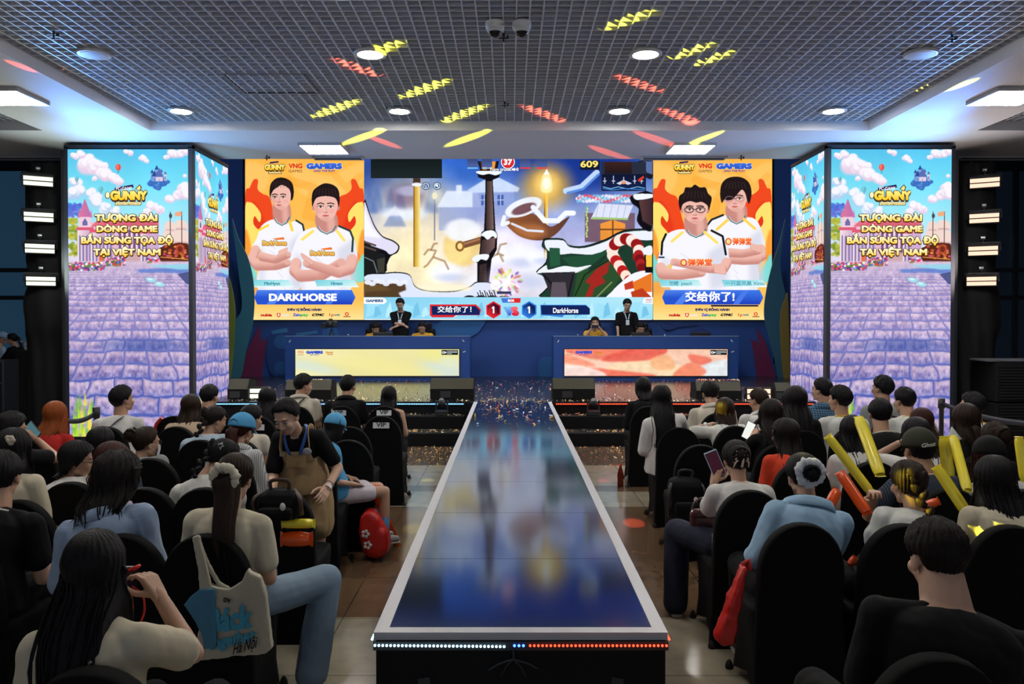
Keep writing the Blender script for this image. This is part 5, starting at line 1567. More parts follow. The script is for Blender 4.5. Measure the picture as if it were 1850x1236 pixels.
def take(me):
	n = len(me.vertices)
	a = np.empty(n * 3, np.float32); me.vertices.foreach_get('co', a)
	return [tuple(x) for x in a.reshape(-1, 3)], [tuple(p.vertices) for p in me.polygons]


_head = {}
def head_geo(kind):
	if kind in _head: return _head[kind]
	m = MB()
	w = 1.0 if kind == 'm' else 0.95
	m.ell((0, -.012, .028), (.076 * w, .094, .084)); m.ell((0, .028, -.03), (.062 * w, .062, .085))
	m.ell((0, .056, -.088), (.030 * w, .026, .024)); m.caps((-.045 * w, .0, -.07), .02, (-.018, .055, -.095), .018); m.caps((.045 * w, .0, -.07), .02, (.018, .055, -.095), .018)
	m.caps((0, .086, .004), .008, (0, .103, -.032), .0105); m.ell((.011, .096, -.037), (.009, .009, .007)); m.ell((-.011, .096, -.037), (.009, .009, .007))
	m.caps((-.036, .076, .022), .011, (.036, .076, .022), .011)
	for s in (-1, 1):
		m.ell((s * .038 * w, .062, -.034), (.025, .026, .026)); m.ell((s * .077 * w, -.006, -.014), (.010, .020, .032)); m.ell((s * .073 * w, .003, -.03), (.009, .012, .014))
	m.caps((-.018, .084, -.062), .0075, (.018, .084, -.062), .0075); m.caps((-.012, .084, -.072), .008, (.012, .084, -.072), .008)
	r = .060 if kind == 'm' else .046
	m.caps((0, -.022, -.05), r, (0, -.045, -.215), r + .006)
	_head[kind] = take(vox(m, .0062, 3))
	return _head[kind]


_hand = {}
def hand_geo(curl, side):
	"""wrist at the origin, fingers along +Y, palm facing -Z; side +1 has its thumb at -X (a right hand, palm down)"""
	key = (curl, side)
	if key in _hand: return _hand[key]
	m = MB()
	for x, k in ((-.026, 1), (-.008, 1.02), (.010, 1.0), (.026, .94)):
		m.caps((x * .6, .0, 0), .016, (x, .078 * k, 0), .0125)
	for i, (x, L) in enumerate(((-.028, .068), (-.0095, .076), (.0095, .070), (.027, .055))):
		p = Vector((x, .080, 0)); ang = 0.05; r = .0088
		for j, f in enumerate((.45, .32, .23)):
			ang += curl * (0.75 + .12 * i) * (1.0 if j else .8)
			q = p + Vector((x * .10, math.cos(ang) * L * f, -math.sin(ang) * L * f))
			m.caps(p, r, q, r - .0009, 10); p = q; r -= .0009
	p = Vector((-.022, .02, -.006)); a = .75
	for f, r in ((.042, .0125), (.032, .0105), (.026, .0092)):
		q = p + Vector((-math.sin(a) * f, math.cos(a) * f, -.25 * f - curl * .5 * f))
		m.caps(p, r, q, r - .001, 10); p = q; a -= .25 + curl * .5
	g = take(vox(m, .0048, 1))
	if side < 0: g = ([(-x, y, z) for x, y, z in g[0]], [f[::-1] for f in g[1]])
	_hand[key] = g
	return g


SKIN = {'a': (0.50, 0.29, 0.19), 'b': (0.42, 0.23, 0.145), 'c': (0.56, 0.34, 0.235)}
def skin_mat(k):
	return mat('skin_' + k, SKIN[k], rough=.5, noise=.08, nscale=14)


def hair_mat(col):
	nm = 'hair_%d_%d_%d' % tuple(int(c * 1000) for c in col)
	return mat(nm, col, rough=.52, spec=.13, noise=.35, nscale=60, bump=.35, bscale=120, stretch=(1, 1, .12))
BLACK, SOFTBLK, DKBROWN, REDBROWN, ORANGE = (.009, .008, .009), (.013, .010, .009), (.022, .012, .008), (.038, .012, .009), (.26, .062, .014)


def cloth(name, color, pattern=None, rough=.85):
	"""woven fabric; pattern = (kind, second colour, scale)"""
	if name in MATS: return MATS[name]
	m = smat(name, color, rough=rough, noise=.06, nscale=30, bump=.10, bscale=420, spec=.2)
	if pattern:
		kind, c2, sc = pattern
		nt = m.node_tree; b = nt.nodes['Principled BSDF']
		tc = nt.nodes.new('ShaderNodeTexCoord')
		def wave(d):
			w = nt.nodes.new('ShaderNodeTexWave'); w.bands_direction = d; w.inputs['Scale'].default_value = sc
			nt.links.new(tc.outputs['Object'], w.inputs['Vector'])
			r = nt.nodes.new('ShaderNodeMath'); r.operation = 'GREATER_THAN'; r.inputs[1].default_value = .72
			nt.links.new(w.outputs['Fac'], r.inputs[0]); return r
		x = wave('X' if kind != 'horizontal' else 'Z')
		out = x.outputs[0]
		if kind == 'plaid':
			z = wave('Z'); ad = nt.nodes.new('ShaderNodeMath'); ad.operation = 'ADD'; ad.use_clamp = True
			nt.links.new(x.outputs[0], ad.inputs[0]); nt.links.new(z.outputs[0], ad.inputs[1]); out = ad.outputs[0]
		mx = nt.nodes.new('ShaderNodeMix'); mx.data_type = 'RGBA'
		mx.inputs['A'].default_value = (*lin(color), 1); mx.inputs['B'].default_value = (*lin(c2), 1)
		nt.links.new(out, mx.inputs['Factor']); nt.links.new(mx.outputs['Result'], b.inputs['Base Color'])
	return m


def two_bone(S, W, a, b, hint):
	S, W = Vector(S), Vector(W)
	d = W - S
	L = min(d.length, (a + b) * .995)
	n = d.normalized()
	W = S + n * L
	x = (a * a - b * b + L * L) / (2 * L)
	h = math.sqrt(max(a * a - x * x, 0))
	hv = Vector(hint); hv = (hv - n * hv.dot(n)).normalized()
	return S + n * x + hv * h, W


class Body:
	"""posed skeleton in the person's own frame: +Y ahead, +X to the right"""
	def __init__(s, head, R, pelvis=(0, -.04, .53), b=1.0, sex='f', k=1.0):
		s.k, s.b, s.sex = k, b, sex
		s.R = R
		s.H = Matrix.Translation(head) @ R.to_4x4() @ Matrix.Scale(k, 4)
		s.p0 = Vector(pelvis)
		s.p2 = s.H @ Vector((0, -.042, -.165))
		m = (s.p0 + s.p2) / 2
		s.p1 = m + Vector((0, -.05 - .12 * max(0, s.p2.y - s.p0.y), .04))
		s.rad = [(0, .170, .128), (.15, .168, .126), (.42, .138 if sex == 'f' else .150, .108), (.64, .150 if sex == 'f' else .166, .116),
				 (.80, .152 if sex == 'f' else .172, .104), (.91, .124, .085), (.97, .075, .066), (1.0, .056, .056)]
		sh = (.158 if sex == 'f' else .182) * k * b
		c, t, x, y = s.frame(.83)
		s.sh = {'R': c + x * sh + Vector((0, -.005, .0)), 'L': c - x * sh + Vector((0, -.005, .0))}

	def sp(s, t):
		return s.p0 * (1 - t) ** 2 + s.p1 * 2 * t * (1 - t) + s.p2 * t * t

	def frame(s, t):
		c = s.sp(t)
		tg = (s.sp(min(1, t + .05)) - s.sp(max(0, t - .05))).normalized()
		x = Vector((1, 0, 0)); x = (x - tg * x.dot(tg)).normalized()
		return c, tg, x, tg.cross(x)

	def rr(s, t):
		for (a, ax, ay), (b_, bx, by) in zip(s.rad[:-1], s.rad[1:]):
			if t <= b_:
				u = (t - a) / (b_ - a); u = max(0, min(1, u))
				return (ax + (bx - ax) * u) * s.k * s.b, (ay + (by - ay) * u) * s.k * s.b
		return s.rad[-1][1], s.rad[-1][2]

	def torso(s, m, grow=0.0, t0=0.0, t1=1.0, flare=0.0, n=24):
		vs, fs = [], []
		N = 18
		for i in range(N + 1):
			t = t0 + (t1 - t0) * i / N
			c, tg, x, y = s.frame(max(0, t)); rx, ry = s.rr(max(0, t))
			if t < 0: c = s.p0 + Vector((0, 0, t * .5))
			g = grow + flare * max(0, .5 - t)
			for k in range(n):
				a = 2 * PI * k / n
				cx, cy = math.cos(a), math.sin(a)
				q = 2.0 / 2.4
				vs.append(c + x * (math.copysign(abs(cx) ** q, cx) * (rx + g)) + y * (math.copysign(abs(cy) ** q, cy) * (ry + g)))
		for i in range(N):
			for k in range(n):
				a, b = i * n + k, i * n + (k + 1) % n
				fs.append((a, b, b + n, a + n))
		fs.append(tuple(range(n))[::-1]); fs.append(tuple(range(N * n, N * n + n)))
		m.add(vs, fs, True)

	def push(s, p, grow):
		"""keep hair lying on the back: move a point behind the torso"""
		best = None
		for i in range(25):
			t = .05 + .95 * i / 24
			c = s.sp(t)
			d = abs(c.z - p.z)
			if best is None or d < best[0]: best = (d, t, c)
		_, t, c = best
		rx, ry = s.rr(t)
		if t > .66: rx = max(rx, (s.sh['R'] - s.sh['L']).length / 2 * .95); ry = max(ry, .082 * s.k)
		rx += grow; ry += grow
		dx = p.x - c.x
		if abs(dx) < rx and best[0] < .06:
			edge = ry * math.sqrt(1 - (dx / rx) ** 2)
			if p.y > c.y + .03: return p if p.y > c.y + edge else Vector((p.x, c.y + edge, p.z))
			return Vector((p.x, min(p.y, c.y - edge), p.z))
		return p


def hair_shell(B, style, seed=0, nu=72, col=BLACK):
	"""scalp shell that follows the hairline and, for long hair, hangs down over the back"""
	rng = random.Random(seed)
	H = B.H; k = B.k
	st = dict(front=.62, side=-.12, back=-.58, thick=.010, hang=0, hang_side=None, relief=.003, freq=26, spiky=0, wave=0, rag=.14, part=0, taper=.75, tuck=.5, ragged=.10)
	st.update(style)
	def boundary(a):                      # a = 0 at the face, pi at the nape
		a = abs(a)
		u = a / PI
		pts = [(0, st['front']), (.20, st['front'] * .92), (.33, .22), (.42, st['side']), (.47, st['side'] - .25), (.50, st['side'] - .1), (.58, st['side'] - .12), (.68, st['back'] * .8), (1, st['back'])]
		for (x0, y0), (x1, y1) in zip(pts[:-1], pts[1:]):
			if u <= x1: return y0 + (y1 - y0) * (u - x0) / (x1 - x0)
		return st['back']
	nv = 16
	rings = []
	ph = [rng.random() * 6.28 for _ in range(6)]
	nz = [rng.random() for _ in range(nu)]
	nz2 = [rng.random() for _ in range(nu)]
	def rel(i, a, v):
		return (math.sin(a * st['freq'] + ph[0] + 2.2 * math.sin(v * 4 + ph[1])) * .6 + math.sin(a * st['freq'] * 2.3 + ph[2] + 3 * v) * .4) * st['relief']
	for j in range(nv + 1):
		v = j / nv
		ring = []
		for i in range(nu):
			a = -PI + 2 * PI * i / nu
			el = PI / 2 + (boundary(a) + (nz[i] - .5) * st['ragged'] - PI / 2) * (v ** .9)
			th = st['thick'] * (1.0 if v > .05 else .9) * (1 - .65 * max(0, (v - .8) / .2) * (1 if not st['hang'] else 0))
			r = th + rel(i, a, v) * min(1, v * 3)
			if st['spiky']: r += st['spiky'] * (nz[(i * 7 + j * 13) % nu] - .3) * (1 - v * .7)
			ce = math.cos(max(el, 0)) if el > 0 else 1 - .20 * min(1, -el / .9) ** 1.4
			d = Vector((math.sin(a) * ce, math.cos(a) * ce, math.sin(el) if el > 0 else el * 1.28))
			p = Vector((0, -.012, .026)) + Vector((d.x * (.079 + r), d.y * (.097 + r), d.z * (.087 + r * 1.15) if el > 0 else d.z * .087))
			if el < 0 and d.y < 0: p.y += .022 * min(1, -el / .9) ** 2
			if st['part'] and v < .6: p.z -= .006 * math.exp(-((p.x - st['part']) / .008) ** 2)
			ring.append(H @ p)
		rings.append(ring)
	last = rings[-1]
	if st['hang']:
		hs = st['hang'] if st['hang_side'] is None else st['hang_side']
		M = max(6, int(st['hang'] / .03))
		ctr = H @ Vector((0, -.02, 0))
		lens = []
		for i in range(nu):
			u = abs(-PI + 2 * PI * i / nu) / PI
			w = 0 if u < .30 else min(1, (u - .30) / .10)
			L = (hs + (st['hang'] - hs) * min(1, max(0, (u - .5) / .25))) * w
			lens.append(L * (1 - st['rag'] * (nz2[i] * .6 + .4 * nz2[(i * 5) % nu])))
		for j in range(1, M + 1):
			t = j / M
			ring = []
			for i in range(nu):
				a = -PI + 2 * PI * i / nu
				p = last[i].copy()
				L = lens[i]
				out = Vector((p.x - ctr.x, p.y - ctr.y, 0)); out.normalize()
				bulge = .018 * math.sin(min(1, t * 1.3) * PI) * k
				p += out * bulge
				p.z -= L * t
				shrink = 1 - (1 - st['taper']) * t
				cc = ctr + Vector((0, -.05 * t, 0))
				p.x = cc.x + (p.x - cc.x) * shrink
				p.y = cc.y - (cc.y - p.y) * (1 - (1 - st['tuck']) * t * .6) if p.y < cc.y else cc.y + (p.y - cc.y) * (1 - .75 * t)
				if L > .02:
					p += out * rel(i, a, 1 + t * 3) * (1 + 1.3 * t)
					if st['wave']: p += out * (st['wave'] * math.sin(t * 11 + a * 3 + ph[3])) + Vector((st['wave'] * .7 * math.sin(t * 9 + a * 5), 0, 0))
					p = B.push(p, .030 * k)
				ring.append(p)
			rings.append(ring)
		for _ in range(4):                                    # let the strands fall in an even curve
			for i in range(nu):
				q = [rings[j][i].copy() for j in range(nv - 3, len(rings))]
				for j in range(1, len(q) - 1): rings[nv - 3 + j][i] = (q[j - 1] + q[j] * 2 + q[j + 1]) / 4
	# close inwards
	cen = H @ Vector((0, -.015, .01))
	inner = [p + (Vector((cen.x, cen.y, p.z)) - p) * .22 for p in rings[-1]]
	rings.append(inner)
	mid = rings[nv]
	rings.append([p + (cen - p) * .25 for p in mid])
	vs = [p for r in rings for p in r]
	fs = []
	for j in range(len(rings) - 1):
		for i in range(nu):
			a, b = j * nu + i, j * nu + (i + 1) % nu
			fs.append((a, a + nu, b + nu, b))
	m = MB(); m.add(vs, fs, True)
	if st['hang'] > .12:                  # loose strands give the ends a broken outline
		for q in range(int(26 * (nu / 72))):
			i = rng.randrange(nu)
			a = abs(-PI + 2 * PI * i / nu) / PI
			if a < .36: continue
			pts = []
			off = Vector((rng.gauss(0, .012), rng.gauss(-.004, .006), 0))
			for j in range(nv - 2, len(rings) - 2, 2):
				t = (j - nv + 2) / (len(rings) - nv)
				o = rings[j][i] - cen; o.z = 0; o.normalize()
				pts.append(rings[j][i] + o * .003 + off * t * 1.6 + Vector((.004 * math.sin(j * .9 + q), 0, 0)))
			pts.append(pts[-1] + Vector((off.x, 0, -.02 - .03 * rng.random())))
			if len(pts) > 2: m.tube(pts, [.0035] * (len(pts) - 1) + [.0008], 5)
	return m


def hair_tail(m, pts, r0, r1, seed=0, lobes=5, n=20):
	"""ponytail: a tapering bundle with strand relief"""
	rng = random.Random(seed)
	pts = smooth_open(pts, 6)
	N = len(pts)
	vs, fs = [], []
	prev = None
	ph = rng.random() * 6
	for i, p in enumerate(pts):
		t = (pts[min(i + 1, N - 1)] - pts[max(i - 1, 0)]).normalized()
		x = t.cross(Vector((0, 1, .01))).normalized() if prev is None else (prev - t * prev.dot(t)).normalized()
		y = t.cross(x); prev = x
		u = i / (N - 1)
		r = (r0 + (r1 - r0) * u) * (math.sin(min(1, u * 5 + .35) * PI / 2)) * (1 - .75 * max(0, (u - .75) / .25))
		for k in range(n):
			a = 2 * PI * k / n
			rr = r * (1 + .16 * math.sin(lobes * a + ph + 2 * u) + .08 * math.sin(11 * a + 5 * u))
			vs.append(p + x * (math.cos(a) * rr) + y * (math.sin(a) * rr * .8))
	for i in range(N - 1):
		for k in range(n):
			a, b = i * n + k, i * n + (k + 1) % n
			fs.append((a, b, b + n, a + n))
	fs.append(tuple(range(n))[::-1]); fs.append(tuple(range((N - 1) * n, N * n)))
	m.add(vs, fs, True)
	for q in range(7):
		off = Vector((rng.gauss(0, r0 * .5), rng.gauss(0, r0 * .3), 0))
		m.tube([p + off * (.4 + .9 * i / N) + Vector((.006 * math.sin(i * .7 + q), 0, 0)) for i, p in enumerate(pts[::2])] + [pts[-1] + off * 1.5 + Vector((0, 0, -.03))], .0022, 5)


def smooth_open(pts, k):
	P = [Vector(p) for p in pts]
	P = [P[0] * 2 - P[1]] + P + [P[-1] * 2 - P[-2]]
	out = []
	for i in range(1, len(P) - 2):
		a, b, c, d = P[i - 1], P[i], P[i + 1], P[i + 2]
		for j in range(k):
			t = j / k
			out.append(0.5 * ((2 * b) + (c - a) * t + (2 * a - 5 * b + 4 * c - d) * t * t + (3 * b - a - 3 * c + d) * t ** 3))
	out.append(P[-2])
	return out


def braid(m, pts, r, seed=0):
	pts = smooth_open(pts, 8)
	L = len(pts)
	for i in range(0, L, 2):
		t = (pts[min(i + 1, L - 1)] - pts[max(i - 1, 0)]).normalized()
		x = t.cross(Vector((0, 1, .02))).normalized()
		s = 1 if (i // 2) % 2 else -1
		u = i / L
		rr = r * (1 - .55 * u)
		p = pts[i] + x * (s * rr * .55)
		Rm = Matrix((x, t, x.cross(t))).transposed() @ Matrix.Rotation(s * .6, 3, 'Z')
		m.ell(p, (rr * .8, rr * 1.25, rr * .8), 12, 8, R=Rm)
	p = pts[-1]
	m.tube([p, p + Vector((0, 0, -.03)), p + Vector((0, 0, -.06))], [r * .5, r * .4, .002], 8)


def child_obj(name, me_or_mb, material, parent, label=None):
	me = me_or_mb.mesh(name) if isinstance(me_or_mb, MB) else me_or_mb
	me.name = name
	me.materials.clear(); me.materials.append(material)
	o = bpy.data.objects.new(name, me); COL.objects.link(o); o.parent = parent
	if label: o['label'] = label
	return o


def arm_chain(B, side, spec):
	k = B.k
	S = B.sh[side]
	sx = 1 if side == 'R' else -1
	a, b = .265 * k, .245 * k
	if spec is None:
		W = S + Vector((-sx * .04, .24, -.32)) * k
		W.z = max(W.z, .60)
		hint = Vector((sx * .35, -.6, -.5))
		curl = .45
	else:
		W, hint, curl = Vector(spec[0]), Vector(spec[1]), spec[2]
	E, W = two_bone(S, W, a, b, hint)
	return S, E, W, curl


def make_person(label, loc, rz=0.0, head=(0, .06, 1.12), yaw=0, pitch=-6, roll=0, sex='f', b=1.0, k=1.0, hair=None, hcol=BLACK,
				top=None, bottom=None, arms=None, legs=None, skin='a', fine=False, face=False, extras=(), pelvis=(0, -.04, .53), stand=False,
				shoes=True, group=None, seed=1, cat='person', hands=None, floor=0.0):
	"""returns the person's body object; clothing and hair are its children"""
	R = Matrix.Rotation(math.radians(yaw), 3, 'Z') @ Matrix.Rotation(math.radians(roll), 3, 'Y') @ Matrix.Rotation(math.radians(pitch), 3, 'X')
	B = Body(Vector(head), R, pelvis, b, sex, k)
	arms = arms or {}
	vs = .0095 if fine else .014
	m = MB()
	B.torso(m)
	if b > 1.1 and sex == 'm': m.caps(B.sp(.92), .066 * b, B.H @ Vector((0, -.022, -.055)), .056 * b)
	lim = {}
	for side in 'LR':
		S, E, W, curl = arm_chain(B, side, arms.get(side))
		lim[side] = (S, E, W, curl)
		m.caps(S, .046 * k, E, .037 * k); m.caps(E, .037 * k, W, .025 * k)
		m.caps(B.sp(.82), .05 * k, S, .048 * k); m.caps(B.sp(.94), .052 * k, S, .046 * k)
	if stand:
		legs = legs or {'L': ((-.085, pelvis[1], pelvis[2] - .04), (-.09, pelvis[1] + .02, pelvis[2] * .52), (-.095, pelvis[1] - .02, .09)),
						'R': ((.085, pelvis[1], pelvis[2] - .04), (.09, pelvis[1] + .02, pelvis[2] * .52), (.095, pelvis[1] - .02, .09))}
	else:
		legs = legs or {'L': ((-.085, .0, .515), (-.115, .40, .515), (-.11, .37, .09)), 'R': ((.085, .0, .515), (.115, .40, .515), (.11, .37, .09))}
	for side, (h, kn, an) in legs.items():
		h, kn, an = Vector(h), Vector(kn), Vector(an)
		m.caps(h, .080 * k, kn, .054 * k); m.caps(kn, .052 * k, kn + (an - kn) * .35, .053 * k); m.caps(kn + (an - kn) * .35, .053 * k, an, .033 * k)
		f = Vector((0, 1, 0))
		m.caps(an + Vector((0, -.03, -.045)) * k, .030 * k, an + Vector((0, .13, -.06)) * k, .022 * k)
	body = vox(m, vs, 2)
	v, f = take(body); bpy.data.meshes.remove(body)
	M = MB(); M.add(v, f, True)
	hv, hf = head_geo(sex)
	M.add(hv, hf, True, B.H)
	for side in 'LR':
		S, E, W, curl = lim[side]
		d = (W - E).normalized()
		pn = Vector((hands or {}).get(side, (0, 0, 1)))           # back-of-hand direction
		z = (pn - d * pn.dot(d)).normalized(); x = d.cross(z)
		Rh = Matrix((x, d, z)).transposed().to_4x4()
		g = hand_geo(curl, 1 if side == 'R' else -1)
		M.add(g[0], g[1], True, Matrix.Translation(W - d * .012) @ Rh @ Matrix.Scale(k * .98, 4))
	o = M.build('person', skin_mat(skin))
	o.location = loc; o.rotation_euler = (0, 0, rz)
	tag(o, label, cat, group)
	# ---------------- face details
	if face:
		for s in (-1, 1):
			e = MB(); e.ell((s * .031, .077, -.002), (.0135, .010, .0095), 14, 10, M=B.H); eo = child_obj('eye', e, mat('eye_white', (.55, .52, .5), rough=.2), o)
			i = MB(); i.ell((s * .031, .0835, -.004), (.0062, .005, .0066), 12, 8, M=B.H); child_obj('iris', i, mat('iris_dark', (.012, .008, .006), rough=.1), eo)
			l = MB(); l.tube([B.H @ Vector((s * .016, .086, .003)), B.H @ Vector((s * .031, .090, .0075)), B.H @ Vector((s * .046, .080, .003))], .0018, 6)
			l.tube([B.H @ Vector((s * .014, .0895, .021)), B.H @ Vector((s * .032, .0895, .026)), B.H @ Vector((s * .052, .075, .021))], [.002, .0034, .0015], 6)
			child_obj('eyebrow', l, hair_mat(hcol), o)
		lp = MB(); lp.tube([B.H @ Vector(q) for q in ((-.021, .082, -.067), (-.008, .0925, -.064), (0, .0925, -.0655), (.008, .0925, -.064), (.021, .082, -.067))], [.002, .0042, .004, .0042, .002], 8)
		lp.tube([B.H @ Vector(q) for q in ((-.017, .084, -.070), (0, .0925, -.0735), (.017, .084, -.070))], [.002, .0048, .002], 8)
		child_obj('lips', lp, mat('lips', (.42, .10, .085), rough=.4), o)
	# ---------------- clothes
	top = dict(top or {})
	if top:
		g = top.get('grow', .014)
		sl = top.get('sleeve', .62)
		c = MB(); B.torso(c, g * .8, top.get('t0', -.06), top.get('t1', .955), top.get('flare', .02))
		if sl > 0:
			for side in 'LR':
				S, E, W, _ = lim[side]
				puff = top.get('puff', 0)
				c.caps(B.sp(.84), .055 * k, S, (.052 + g * .8) * k); c.caps(B.sp(.93), (.050 + g * .6) * k, S, (.046 + g * .8) * k)
				if sl <= 1:
					q = S + (E - S) * sl
					if puff: c.ell(S + (E - S) * .45, (.078, .078, .085)); c.caps(S, (.052 + g) * k, q, (.05 + g) * k)
					else: c.caps(S, (.050 + g) * k, q, (.046 + g * 1.35) * k)
				else:
					c.caps(S, (.050 + g) * k, E, (.043 + g) * k); c.caps(E, (.043 + g) * k, E + (W - E) * (sl - 1), (.033 + g) * k)
		me = vox(c, .008 if fine else .012, 2, top.get('wrinkle', .007), 10, seed * 3.7)
		so = child_obj(top.get('name', 'shirt'), me, top['mat'], o)
		col = top.get('collar')
		if col:                                              # 'crew' trim or 'shirt' collar
			cm = MB()
			cc, tg, x, y = B.frame(.955); rx, ry = B.rr(.955)
			n = 28
			if col == 'crew':
				cm.tube([cc + x * (math.cos(2 * PI * i / n) * (rx + g * .8)) + y * (math.sin(2 * PI * i / n) * (ry + g * .8)) for i in range(n + 1)], .008, 8, cap=False)
				child_obj('collar', cm, top.get('trim', top['mat']), so)
			else:
				vs2, fs2 = [], []
				for j, (dz, gr) in enumerate(((-.012, .020), (.026, .014), (.042, .010), (.030, .030), (-.012, .042), (-.016, .036))):
					for i in range(n):
						a = PI * .62 + 2 * PI * .88 * (i / (n - 1))
						vs2.append(cc + tg * dz + x * (math.cos(a) * (rx + gr)) + y * (math.sin(a) * (ry + gr)))
				for j in range(5):
					for i in range(n - 1):
						q = j * n + i; fs2.append((q, q + 1, q + n + 1, q + n))
				cm.add(vs2, fs2, True)
				co = child_obj('collar', cm, top.get('trim', top['mat']), so)
				sd = co.modifiers.new('thick', 'SOLIDIFY'); sd.thickness = .004
	bt = dict(bottom or {})
	if bt:
		c = MB(); g = bt.get('grow', .014)
		kind = bt.get('kind', 'trousers')
		c.ell(B.p0 + Vector((0, 0, -.02)), (.175 * k * b, .14 * k * b, .11 * k))
		for side, (h, kn, an) in legs.items():
			h, kn, an = Vector(h), Vector(kn), Vector(an)
			if kind == 'shorts': c.caps(h, (.084 + g) * k, h + (kn - h) * .62, (.075 + g) * k)
			else:
				w = bt.get('wide', 0)
				c.caps(h, (.084 + g) * k, kn, (.060 + g + w * .4) * k); c.caps(kn, (.058 + g + w * .4) * k, an + Vector((0, 0, -.01 if w else .02)), (.040 + g + w) * k)
		if kind == 'skirt':
			c = MB(); z0 = B.p0.z + .10 * k
			rings = [(z0, .125, .11), (z0 - .1, .165, .145), (bt['hem'] + .08, .19, .17), (bt['hem'], .20, .185)]
			n = 40; vs3 = []; fs3 = []
			for j, (z, rx, ry) in enumerate(rings):
				for i in range(n):
					a = 2 * PI * i / n; pl_ = 1 + (.035 * (i % 2) * j)
					vs3.append((B.p0.x + rx * k * math.cos(a) * pl_, B.p0.y + ry * k * math.sin(a) * pl_, z))
			for j in range(len(rings) - 1):
				for i in range(n):
					q, r_ = j * n + i, j * n + (i + 1) % n
					fs3.append((q, r_, r_ + n, q + n))
			c.add(vs3, fs3, True); me = c.mesh('skirt')
		else: me = vox(c, .010 if fine else .014, 2, .006, 9, seed)
		child_obj(bt.get('name', kind), me, bt['mat'], o)
	if shoes:
		sc = shoes if isinstance(shoes, tuple) else (30, 30, 34)
		for side, (h, kn, an) in legs.items():
			an = Vector(an)
			c = MB(); c.caps(an + Vector((0, -.03, -.035)) * k, .040 * k, an + Vector((0, .12, -.05)) * k, .034 * k); c.caps(an + Vector((0, -.02, 0)) * k, .042 * k, an + Vector((0, 0, -.04)) * k, .044 * k)
			me = vox(c, .010, 1)
			for vv in me.vertices: vv.co.z = max(vv.co.z, .006)
			sh = child_obj('shoe', me, smat('shoe_%d_%d_%d' % sc, sc, rough=.6), o)
			so_ = MB(); so_.tube([an + Vector((0, -.06, -.082)) * k, an + Vector((0, .04, -.082)) * k, an + Vector((0, .15, -.082)) * k], [.036 * k, .040 * k, .036 * k], 14, flat=(1, .28))
			child_obj('sole', so_, smat('sole_pale', (190, 188, 180), rough=.7), sh)
	# ---------------- hair
	if hair is not None:
		hm = MB() if hair.get('none') else hair_shell(B, hair, seed, 108 if fine else 64, hcol)
		tl = hair.get('tail')
		T = lambda q: B.H @ Vector(q)
		if tl == 'pony':
			a0 = T((0, -.105, hair.get('tz', .01)))
			L = hair.get('len', .3)
			pts = [a0, a0 + Vector((0, -.04, -.01)), a0 + Vector((.01, -.06, -.08)), B.push(a0 + Vector((.015, -.045, -.55 * L)), .035), B.push(a0 + Vector((hair.get('tx', .02), -.02, -L)), .035)]
			hair_tail(hm, pts, hair.get('r', .030), hair.get('r', .03) * .7, seed)
		elif tl == 'bun':
			q = hair.get('bun', (0, -.112, .03)); r = hair.get('r', .040)
			hm.ell(T(q), (r * 1.05, r * .85, r), 20, 14)
			rng = random.Random(seed)
			for i in range(16):
				a = rng.random() * 6.28; t0 = T(q)
				hm.tube([t0 + Vector((math.cos(a + j * .5) * r * (1.0 + .05 * j), -.3 * r + .012 * j - .01, math.sin(a + j * .5) * r * (1.0 + .04 * j))) for j in range(6)], .006 + .004 * rng.random(), 6)
		elif tl == 'braid':
			a0 = T((hair.get('bx', 0), -.10, -.02))
			L = hair.get('len', .28); tx = hair.get('tx', 0)
			braid(hm, [T((hair.get('bx', 0) * .5, -.095, .05)), a0, B.push(a0 + Vector((tx * .4, -.02, -L * .45)), .03), B.push(a0 + Vector((tx, -.01, -L)), .03)], hair.get('r', .030), seed)
		ho = child_obj('hair', hm, hair_mat(hcol), o)
	for fn in extras: fn(B, o, lim)
	return o, B, lim


# ---------------------------------------------------------------- things people wear
def x_scrunchie(q, r, col, name='scrunchie', tilt=0.0):
	def f(B, o, lim):
		c = B.H @ Vector(q)
		m = MB()
		n = 56
		vs, fs = [], []
		for i in range(n):
			a = 2 * PI * i / n
			rr = r * (.68 + .04 * math.sin(3 * a + 1)); tr = r * .31 * (1 + .13 * math.sin(7 * a + math.sin(3 * a)) + .10 * math.sin(16 * a))
			d = Vector((math.cos(a), 0, math.sin(a)))
			for j in range(12):
				b = 2 * PI * j / 12
				vs.append(c + d * (rr + tr * math.cos(b) * (1 + .1 * math.sin(13 * a + j))) + Vector((0, 1, 0)) * (tr * .8 * math.sin(b)))
		for i in range(n):
			for j in range(12):
				a0, b0 = i * 12 + j, i * 12 + (j + 1) % 12
				a1, b1 = ((i + 1) % n) * 12 + j, ((i + 1) % n) * 12 + (j + 1) % 12
				fs.append((a0, b0, b1, a1))
		m.add(vs, fs, True)
		child_obj(name, m, cloth('scrunchie_%d_%d_%d' % col, col, rough=.6), o)
	return f


